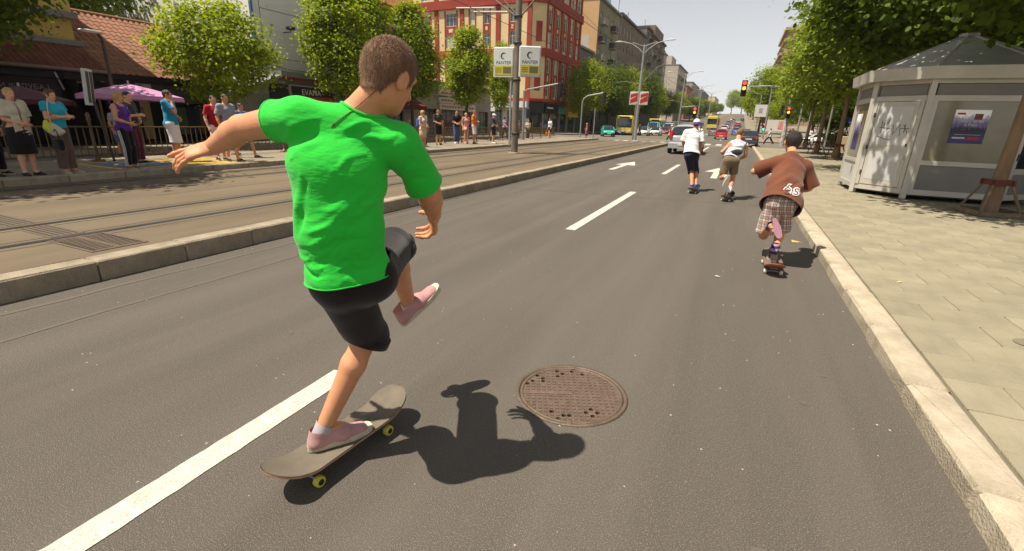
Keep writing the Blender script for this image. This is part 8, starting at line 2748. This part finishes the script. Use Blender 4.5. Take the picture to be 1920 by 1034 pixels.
C_TAN = cloth('cream_dress', srgb(206, 188, 160), srgb(188, 170, 142))
C_RED = cloth('red_cotton', srgb(176, 30, 44), srgb(150, 24, 36))
C_ROYAL = cloth('royal_blue_cotton', srgb(40, 110, 196), srgb(32, 92, 172))
C_MAROON = cloth('maroon_cloth', srgb(92, 34, 52), srgb(74, 28, 42))
C_STRIPE = bands('purple_band_top', 2, [(0.8, srgb(70, 52, 66)), (1.02, srgb(150, 132, 128)), (1.06, srgb(70, 52, 66)), (1.14, srgb(150, 132, 128)), (1.18, srgb(70, 52, 66)), (1.26, srgb(150, 132, 128)), (1.30, srgb(70, 52, 66)), (1.36, srgb(150, 132, 128)), (1.40, srgb(70, 52, 66))])
SHOE_W = (C_WHITE, M_SOLE, 'sneaker')
SHOE_BR = (cloth('brown_leather', srgb(140, 96, 60)), M_SOLE, 'pump')
SHOE_BK = (cloth('black_leather', srgb(26, 24, 24)), mat('sole_black', (0.02, 0.02, 0.02), rough=0.7), 'pump')
SHOE_SK = (cloth('beige_leather', srgb(170, 132, 110)), M_SOLE, 'pump')
PL = 0.315
shorts = lambda l=0.95: dict(length=l, g=0.016, flare=0.03, waist=0.04)
trous = lambda f=0.02: dict(length=1.93, g=0.012, flare=f, waist=0.05)

ped((-13.15, 4.30, PL), -75, 1.66, 'woman in purple and beige striped top behind the woman in the beige jacket', ('t_shirt', C_STRIPE, dict(sleeve=0.9)), ('trousers', C_BLACK, trous()), ('long', HAIR_AUBURN), ('down', 'cross'), fem=1, seed=2)
ped((-12.86, 4.05, PL), -70, 1.60, 'woman in dark skirt at the very edge of the picture', ('t_shirt', C_CHAR, dict(sleeve=0.5)), ('skirt', cloth('olive_skirt', srgb(70, 78, 50)), dict(z1=0.50, top=0.05)), ('bun', HAIR_DARK), ('rest', 'rest'), fem=1, shoes=SHOE_BK, seed=3)
r, J = ped((-12.60, 4.58, PL), -78, 1.63, 'blonde woman in beige short-sleeved jacket and black skirt holding a handbag', ('jacket', C_BEIGE, dict(sleeve=0.85, hem=0.14, g=0.026, open_front=0.028, loose=0.03)), ('skirt', C_BLACK, dict(z1=0.42, top=0.04, g=0.02)),
           ('short', HAIR_BLOND), ('rest', 'rest'), fem=1, shoes=SHOE_BK, B=1.12, seed=4)
make_top('blouse', J, r, cloth('rose_blouse', srgb(176, 140, 130)), 0.018, g=0.010, sleeve=0.3, hem=0.0, fem=1, B=1.12, seed=8)
hb = empty('handbag', (-12.22, 4.98, PL + 0.62), 0, 'black leather handbag carried in front of the beige jacket woman', 'handbag')
F = Field((-0.22, -0.15, -0.2), (0.22, 0.15, 0.2), 0.014)
F.cone((-0.11, 0, -0.04), (0.11, 0, -0.04), 0.10, 0.10, 0.02, side=(0, 0, 1), flat=0.5); F.cone((-0.08, 0, 0.04), (0.08, 0, 0.04), 0.06, 0.06, 0.04)
v, q = F.mesh(); obj('pouch', mesh('pouch', v, [tuple(f) for f in q], SHOE_BK[0], smooth=True), hb)
MB().tube([(-0.09, 0, 0.06), (-0.06, 0, 0.22), (0.0, 0, 0.27), (0.06, 0, 0.22), (0.09, 0, 0.06)], 0.009, 6).build('handle', SHOE_BK[0], hb)
gs = empty('green_scarf', (-12.17, 4.86, PL + 0.98), 0, 'bright yellow-green scarf hanging from the handbag straps', 'scarf')
F = Field((-0.12, -0.1, -0.22), (0.12, 0.1, 0.12), 0.012)
F.cone((0, 0, 0.06), (0.03, 0.0, -0.14), 0.035, 0.05, 0.02, side=(1, 0, 0), flat=0.5); F.cone((0, 0, 0.06), (-0.04, 0.0, -0.06), 0.03, 0.05, 0.02)
v, q = F.mesh(); v = v + 0.01 * wob(v, 4, 50)[:, None]
obj('cloth', mesh('cloth', v, [tuple(f) for f in q], cloth('lime_silk', srgb(190, 206, 60), srgb(160, 180, 40)), smooth=True), gs)
r, J = ped((-12.62, 5.20, PL), -70, 1.64, 'woman in turquoise blouse and brown trousers standing with folded arms', ('blouse', C_TURQ, dict(sleeve=0.5, hem=0.0)), ('trousers', C_TROUSER, trous(0.035)), ('full', HAIR_AUBURN), ('cross', 'cross'), fem=1, shoes=SHOE_SK, B=1.06, seed=5)
cg = empty('shoulder_bag', (-12.36, 5.02, PL + 0.88), 0, 'pale beige shoulder bag at the hip of the turquoise blouse woman', 'bag')
F = Field((-0.2, -0.15, -0.25), (0.2, 0.15, 0.25), 0.014)
F.cone((-0.06, -0.03, 0.06), (0.06, 0.04, -0.06), 0.11, 0.13, 0.03, side=(0, 1, 0.2), flat=0.5)
v, q = F.mesh(); v = v + 0.008 * wob(v, 9, 30)[:, None]
obj('pouch', mesh('pouch', v, [tuple(f) for f in q], C_BEIGE, smooth=True), cg)
MB().tube([(-0.05, 0.0, 0.13), (-0.10, 0.03, 0.4), (-0.18, 0.1, 0.58)], 0.012, 6).build('strap', C_BEIGE, cg)
r, J = ped((-12.60, 6.38, PL), -65, 1.66, 'blonde woman in purple tank top and black track pants with white stripes', ('tank_top', C_PURPLE, dict(sleeve=0.0, hem=0.07, neck=0.11, g=0.010)), ('track_pants', C_BLACK, trous(0.012)), ('long', HAIR_BLOND), ('hip', 'rest'), fem=1, shoes=SHOE_BR, seed=6, skin=SKIN_A)
for e, sg in (('l', -1), ('r', 1)):
    mb = MB()
    for dx in (-0.024, 0.0, 0.024):
        pts = []
        for P_, rr in ((J['hip' + e] - V3(0, 0, 0.03), 0.098), (J['hip' + e] * 0.5 + J['kn' + e] * 0.5, 0.092), (J['kn' + e], 0.082), (J['kn' + e] * 0.5 + J['an' + e] * 0.5, 0.076), (J['an' + e], 0.066)):
            pts.append(tuple(P_ + V3(sg * rr * math.sqrt(max(0.05, 1 - (dx / rr) ** 2)), dx, 0)))
        mb.tube(pts, 0.0065, 5)
    mb.build('side_stripe', M_WHITECL, r)
ped((-13.75, 7.15, PL), -60, 1.72, 'man in grey and black shirt and maroon trousers behind the purple tank top woman', ('t_shirt', C_CHAR, {}), ('trousers', C_MAROON, trous(0.03)), ('crop', HAIR_DARK), ('rest', 'cross'), seed=7)
r, J = ped((-13.75, 8.10, PL), -55, 1.82, 'man in bright turquoise t-shirt and white shorts with a hand at his mouth', ('t_shirt', C_BLUET, dict(sleeve=0.7, g=0.018)), ('shorts', C_WHITE, dict(length=1.03, g=0.02, flare=0.035, waist=0.03)), ('short', HAIR_DARK), ('rest', 'phone'), shoes=SHOE_W, B=1.08, seed=8, skin=SKIN_A, face=-12)
r, J = ped((-12.75, 8.98, PL), -88, 1.79, 'young man in grey t-shirt and dark shorts looking along the tram track', ('t_shirt', C_GREY, dict(sleeve=0.75, g=0.018)), ('shorts', C_BLACK, shorts(1.03)), ('crop', HAIR_DARK), ('down', 'down'), seed=9, skin=SKIN_A, stride=0.15)
ped((-13.35, 9.05, PL), -95, 1.74, 'person in red t-shirt half hidden behind the young man in grey', ('t_shirt', C_RED, dict(sleeve=0.7)), ('shorts', C_WHITE, shorts()), ('crop', HAIR_DARK), seed=10)
ped((-13.70, 10.10, PL), -75, 1.62, 'boy in royal blue t-shirt walking beyond the young man in grey', ('t_shirt', C_ROYAL, dict(sleeve=0.7)), ('shorts', C_JEAN, shorts(0.9)), ('short', HAIR_DARK), ('fore', 'back'), stride=0.55, seed=11, skin=SKIN_A)
# further along the platform
r, J = ped((-12.05, 17.1, 0.315), -95, 1.62, 'woman with sunglasses in a cream knee-length dress at the platform edge', ('blouse', C_TAN, dict(sleeve=0.3, hem=0.02, g=0.010)), ('skirt', C_TAN, dict(z1=0.52, top=0.10, g=0.012)), ('long', HAIR_BLOND), ('down', 'rest'), fem=1, shoes=SHOE_SK, seed=12)
HMx = J['_HM']; ch = J['hc']
mb = MB()
for sg in (-1, 1):
    M_ = Matrix.Translation(Vector(ch + HMx[1] * 0.094 + HMx[0] * sg * 0.030 + HMx[2] * 0.0)) @ Matrix.Rotation(R(90), 4, 'X')
    mb.lathe([(0.0, -0.004), (0.027, -0.003), (0.027, 0.003), (0.0, 0.004)], 12, M_)
mb.tube([tuple(ch + HMx[1] * 0.094 - HMx[0] * 0.075), tuple(ch + HMx[1] * 0.098), tuple(ch + HMx[1] * 0.094 + HMx[0] * 0.075)], 0.004, 5)
mb.build('sunglasses', C_BLACK, r)
rb = empty('red_bag', (-12.02, 16.86, PL + 0.42), 0, 'small red carrier bag held by the woman in the cream dress', 'bag')
F = Field((-0.15, -0.1, -0.22), (0.15, 0.1, 0.2), 0.014); F.cone((0, 0, 0.06), (0, 0, -0.1), 0.09, 0.12, 0.0, side=(1, 0, 0), flat=0.45)
v, q = F.mesh(); v = v + 0.006 * wob(v, 9, 40)[:, None]
obj('pouch', mesh('pouch', v, [tuple(f) for f in q], cloth('red_plastic', srgb(206, 60, 66), srgb(180, 44, 52), rough=0.4), smooth=True), rb)
MB().tube([(-0.06, 0, 0.12), (-0.03, 0, 0.28), (0.03, 0, 0.28), (0.06, 0, 0.12)], 0.008, 6).build('handle', C_RED, rb)
ped((-13.75, 19.6, PL), -100, 1.66, 'woman in white top and dark jeans with a blue backpack', ('blouse', C_WHITE, dict(sleeve=0.6)), ('trousers', cloth('ink_jean', srgb(40, 48, 72)), trous(0.012)), ('long', HAIR_AUBURN), ('down', 'rest'), fem=1, shoes=SHOE_W, seed=13)
bp = empty('backpack', (-13.98, 19.52, PL + 1.12), 0, 'bright blue backpack worn by the woman in the white top', 'backpack')
F = Field((-0.2, -0.25, -0.3), (0.2, 0.25, 0.3), 0.016); F.cone((0, 0, 0.12), (0, 0, -0.14), 0.13, 0.15, 0.0, side=(0, 1, 0), flat=0.6)
v, q = F.mesh(); obj('pouch', mesh('pouch', v, [tuple(f) for f in q], C_ROYAL, smooth=True), bp)
MB().tube([(0.05, 0.1, 0.2), (0.16, 0.1, 0.26), (0.24, 0.1, 0.15)], 0.016, 6).build('strap', C_ROYAL, bp)
ped((-14.32, 21.7, PL), -120, 1.80, 'man in charcoal t-shirt and black shorts standing by the barrier', ('t_shirt', C_CHAR, dict(sleeve=0.7)), ('shorts', C_BLACK, shorts()), ('crop', HAIR_DARK), ('down', 'rest'), seed=14, skin=SKIN_A)
r, J = ped((-14.60, 24.0, PL), -125, 1.80, 'stout man in black t-shirt and blue jeans with hands clasped', ('t_shirt', C_BLACK, dict(sleeve=0.75, g=0.02)), ('jeans', C_JEAN, trous(0.03)), ('crop', HAIR_DARK), ('rest', 'rest'), shoes=SHOE_W, B=1.16, seed=15)
ped((-14.05, 24.1, PL), -118, 1.68, 'woman in pink flowery tunic standing between the black and orange t-shirts', ('tunic', C_PINK, dict(sleeve=0.5, hem=0.16, g=0.02)), ('skirt', C_PINK, dict(z1=0.72, top=0.0, g=0.03)), ('short', HAIR_BLOND), ('rest', 'down'), fem=1, shoes=SHOE_SK, seed=16)
r, J = ped((-13.72, 24.45, PL), -75, 1.84, 'man in vivid orange t-shirt and white shorts', ('t_shirt', C_ORANGE, dict(sleeve=0.75, g=0.018)), ('shorts', C_WHITE, shorts()), ('crop', HAIR_BROWN), ('rest', 'hold'), seed=17, skin=SKIN_A)
r, J = ped((-13.38, 26.2, PL), -80, 1.70, 'older man in navy shirt and dark shorts wearing a white cap', ('t_shirt', C_NAVY, dict(sleeve=0.75, g=0.02)), ('shorts', C_BLACK, shorts()), ('crop', HAIR_DARK), ('rest', 'rest'), shoes=SHOE_W, B=1.1, seed=18)
def add_cap(J, root, m):
    HM = J['_HM']; c = J['hc']; h = J['s']
    F = Field(c - 0.2, c + 0.2, 0.012)
    F.ell(c + HM[2] * 0.03 * h, (0.088 * h, 0.108 * h, 0.096 * h), 0, HM)
    F.cone(c + HM[1] * 0.08 * h + HM[2] * 0.035 * h, c + HM[1] * 0.15 * h + HM[2] * 0.025 * h, 0.07 * h, 0.055 * h, 0.01, side=HM[0], flat=0.22)
    v, q = F.mesh()
    v2, f2 = clip_mesh(v, q, 0.012 * h - ((v - c) @ HM[2]))
    return finish_cloth('cap', v2, f2, m, root, 0)
add_cap(J, r, C_WHITE)
ped((-15.9, 33.0, 0.3), -100, 1.66, 'woman in lilac top walking beyond the advertising pole', ('blouse', cloth('lilac_top', srgb(160, 130, 180)), {}), ('trousers', C_CHAR, trous()), ('long', HAIR_DARK), ('back', 'fore'), fem=1, stride=0.4, seed=19, res=0.024)
ped((-15.4, 33.8, 0.3), -150, 1.64, 'woman in teal top and striped skirt beside the advertising pole', ('tank_top', cloth('teal_top', srgb(30, 150, 150)), dict(sleeve=0.0)), ('skirt', cloth('coral_skirt', srgb(196, 120, 104)), dict(z1=0.3, top=0.05, flare=0.05)), ('bun', HAIR_AUBURN), ('down', 'fore'), fem=1, seed=20, res=0.024, skin=SKIN_A)
ped((-17.0, 40.0, 0.05), -130, 1.74, 'man in pale shirt standing behind the row of barriers', ('t_shirt', cloth('pale_green_shirt', srgb(206, 210, 180)), {}), ('trousers', C_CHAR, trous()), ('crop', HAIR_BROWN), ('rest', 'rest'), seed=21, res=0.024)
ped((-17.6, 39.2, 0.05), -110, 1.70, 'man in rose shirt standing beside the pale shirt behind the barriers', ('t_shirt', cloth('rose_shirt', srgb(196, 130, 140)), {}), ('trousers', C_NAVY, trous()), ('crop', HAIR_DARK), ('down', 'rest'), seed=22, res=0.024)
r, J = ped((-15.1, 40.4, 0.3), 150, 1.70, 'woman in white blouse and black skirt carrying an orange bag', ('blouse', C_WHITE, dict(sleeve=0.8)), ('skirt', C_BLACK, dict(z1=0.55, top=0.06)), ('bun', HAIR_DARK), ('down', 'down'), fem=1, stride=0.35, shoes=SHOE_SK, seed=23, res=0.024)
ob = empty('orange_bag', (-15.35, 40.2, 0.72), 0, 'bright orange carrier bag of the woman in white blouse', 'bag')
F = Field((-0.15, -0.1, -0.28), (0.15, 0.1, 0.2), 0.018); F.cone((0, 0, 0.04), (0, 0, -0.14), 0.10, 0.13, 0.0, side=(1, 0, 0), flat=0.5)
v, q = F.mesh(); obj('pouch', mesh('pouch', v, [tuple(f) for f in q], C_ORANGE, smooth=True), ob)
MB().tube([(-0.06, 0, 0.1), (-0.03, 0, 0.24), (0.03, 0, 0.24), (0.06, 0, 0.1)], 0.008, 6).build('handle', C_ORANGE, ob)
ped((-16.3, 56.0, 0.02), 100, 1.66, 'woman in magenta dress waiting at the crossing beside the green car', ('blouse', cloth('magenta_dress', srgb(160, 70, 110)), dict(sleeve=0.3, hem=0.03)), ('skirt', cloth('magenta_dress', srgb(160, 70, 110)), dict(z1=0.25, top=0.1, flare=0.04)), ('long', HAIR_BLOND), ('down', 'rest'), fem=1, seed=24, res=0.026)
r, J = ped((-6.98, 57.3, 0.012), -95, 1.78, 'traffic policeman in grey shirt, black trousers and white cap on the crossing', ('shirt', cloth('slate_shirt', srgb(110, 106, 104)), dict(sleeve=0.7)), ('trousers', C_BLACK, trous()), ('crop', HAIR_DARK), ('fore', 'back'), stride=0.7, seed=25, res=0.026)
add_cap(J, r, C_WHITE)
ped((2.95, 58.2, 0.01), 80, 1.74, 'man in loose white shirt and black trousers hurrying over the side street', ('shirt', C_WHITE, dict(sleeve=1.6, hem=0.10, loose=0.04)), ('trousers', C_BLACK, trous()), ('crop', HAIR_DARK), ('fore', 'back'), stride=0.9, seed=26, res=0.026)
ped((4.35, 51.5, 0.12), 170, 1.72, 'grey haired man standing under the trees behind the brown shirt skater', ('t_shirt', C_CHAR, {}), ('trousers', C_CHAR, trous()), ('crop', mat('hair_grey', srgb(190, 180, 170), rough=0.5)), seed=27, res=0.026)
ped((8.1, 45.0, 0.12), 180, 1.72, 'man in bright blue shirt by the bins under the trees', ('t_shirt', C_ROYAL, dict(g=0.025)), ('trousers', C_NAVY, trous()), ('crop', HAIR_DARK), ('rest', 'rest'), seed=28, res=0.026)
ped((11.6, 52.0, 0.12), 160, 1.68, 'person in red and white shirt deep under the park trees', ('t_shirt', bands('red_white_shirt', 2, [(0.8, srgb(190, 40, 40)), (1.25, srgb(220, 210, 200)), (1.6, srgb(220, 210, 200))]), {}), ('trousers', C_BLACK, trous()), ('crop', HAIR_DARK), seed=29, res=0.026)
# people at the cafe tables behind the fence
r, J = ped((-19.6, 9.7, 0.03), -60, 1.70, 'man with pink cap and grey shirt near the parasol', ('t_shirt', C_GREY, {}), ('shorts', C_JEAN, shorts()), ('crop', HAIR_DARK), ('rest', 'down'), seed=30, res=0.02, skin=SKIN_C)
add_cap(J, r, cloth('pink_cap', srgb(190, 130, 150)))
ped((-21.4, 11.2, 0.1), -80, 1.72, 'man in dark blue and white shirt in the shade behind the parasol', ('t_shirt', bands('blue_white_shirt', 2, [(0.8, srgb(60, 70, 110)), (1.2, srgb(190, 190, 200)), (1.3, srgb(60, 70, 110)), (1.6, srgb(60, 70, 110))]), {}), ('trousers', C_CHAR, trous()), ('crop', HAIR_DARK), ('phone', 'rest'), seed=31, res=0.022)
# distant walkers up the street
far = [(-13.5, 74, -90, 'dark clad walker waiting on the island by the bus'), (7.5, 90, 170, 'far walker in dark clothes on the pavement beyond the side street'), (9.5, 84, 10, 'far walker in pale clothes near the white billboard'), (6.5, 76, 150, 'walker beside the far signal pole beyond the side street')]
for k, (x, y, rz, lab) in enumerate(far):
    ped((x, y, zg(y) + 0.1), rz, 1.72, lab, ('t_shirt', (C_CHAR, C_NAVY, C_WHITE, C_RED)[k], {}), ('trousers', (C_BLACK, C_CHAR, C_JEAN, C_BLACK)[k], trous()), ('crop', HAIR_DARK), ('fore', 'back'), stride=0.5, seed=40 + k, res=0.03)

# ------------------------------------------------------------------ the summer air itself
_hm = bpy.data.materials.new('summer_haze'); _hm.use_nodes = True
_nt = _hm.node_tree
_nt.nodes.remove(_nt.nodes['Principled BSDF'])
_pv = _nt.nodes.new('ShaderNodeVolumePrincipled')
_pv.inputs['Color'].default_value = (0.93, 0.94, 0.95, 1)
_pv.inputs['Density'].default_value = 0.0002
_pv.inputs['Anisotropy'].default_value = 0.3
_nt.links.new(_pv.outputs[0], _nt.nodes['Material Output'].inputs['Volume'])
hz = MB().box(-905, 905, -125, 2210, -1.1, 60).build('haze', _hm)
tag(hz, 'thin pale summer haze filling the street', 'haze', kind='stuff')
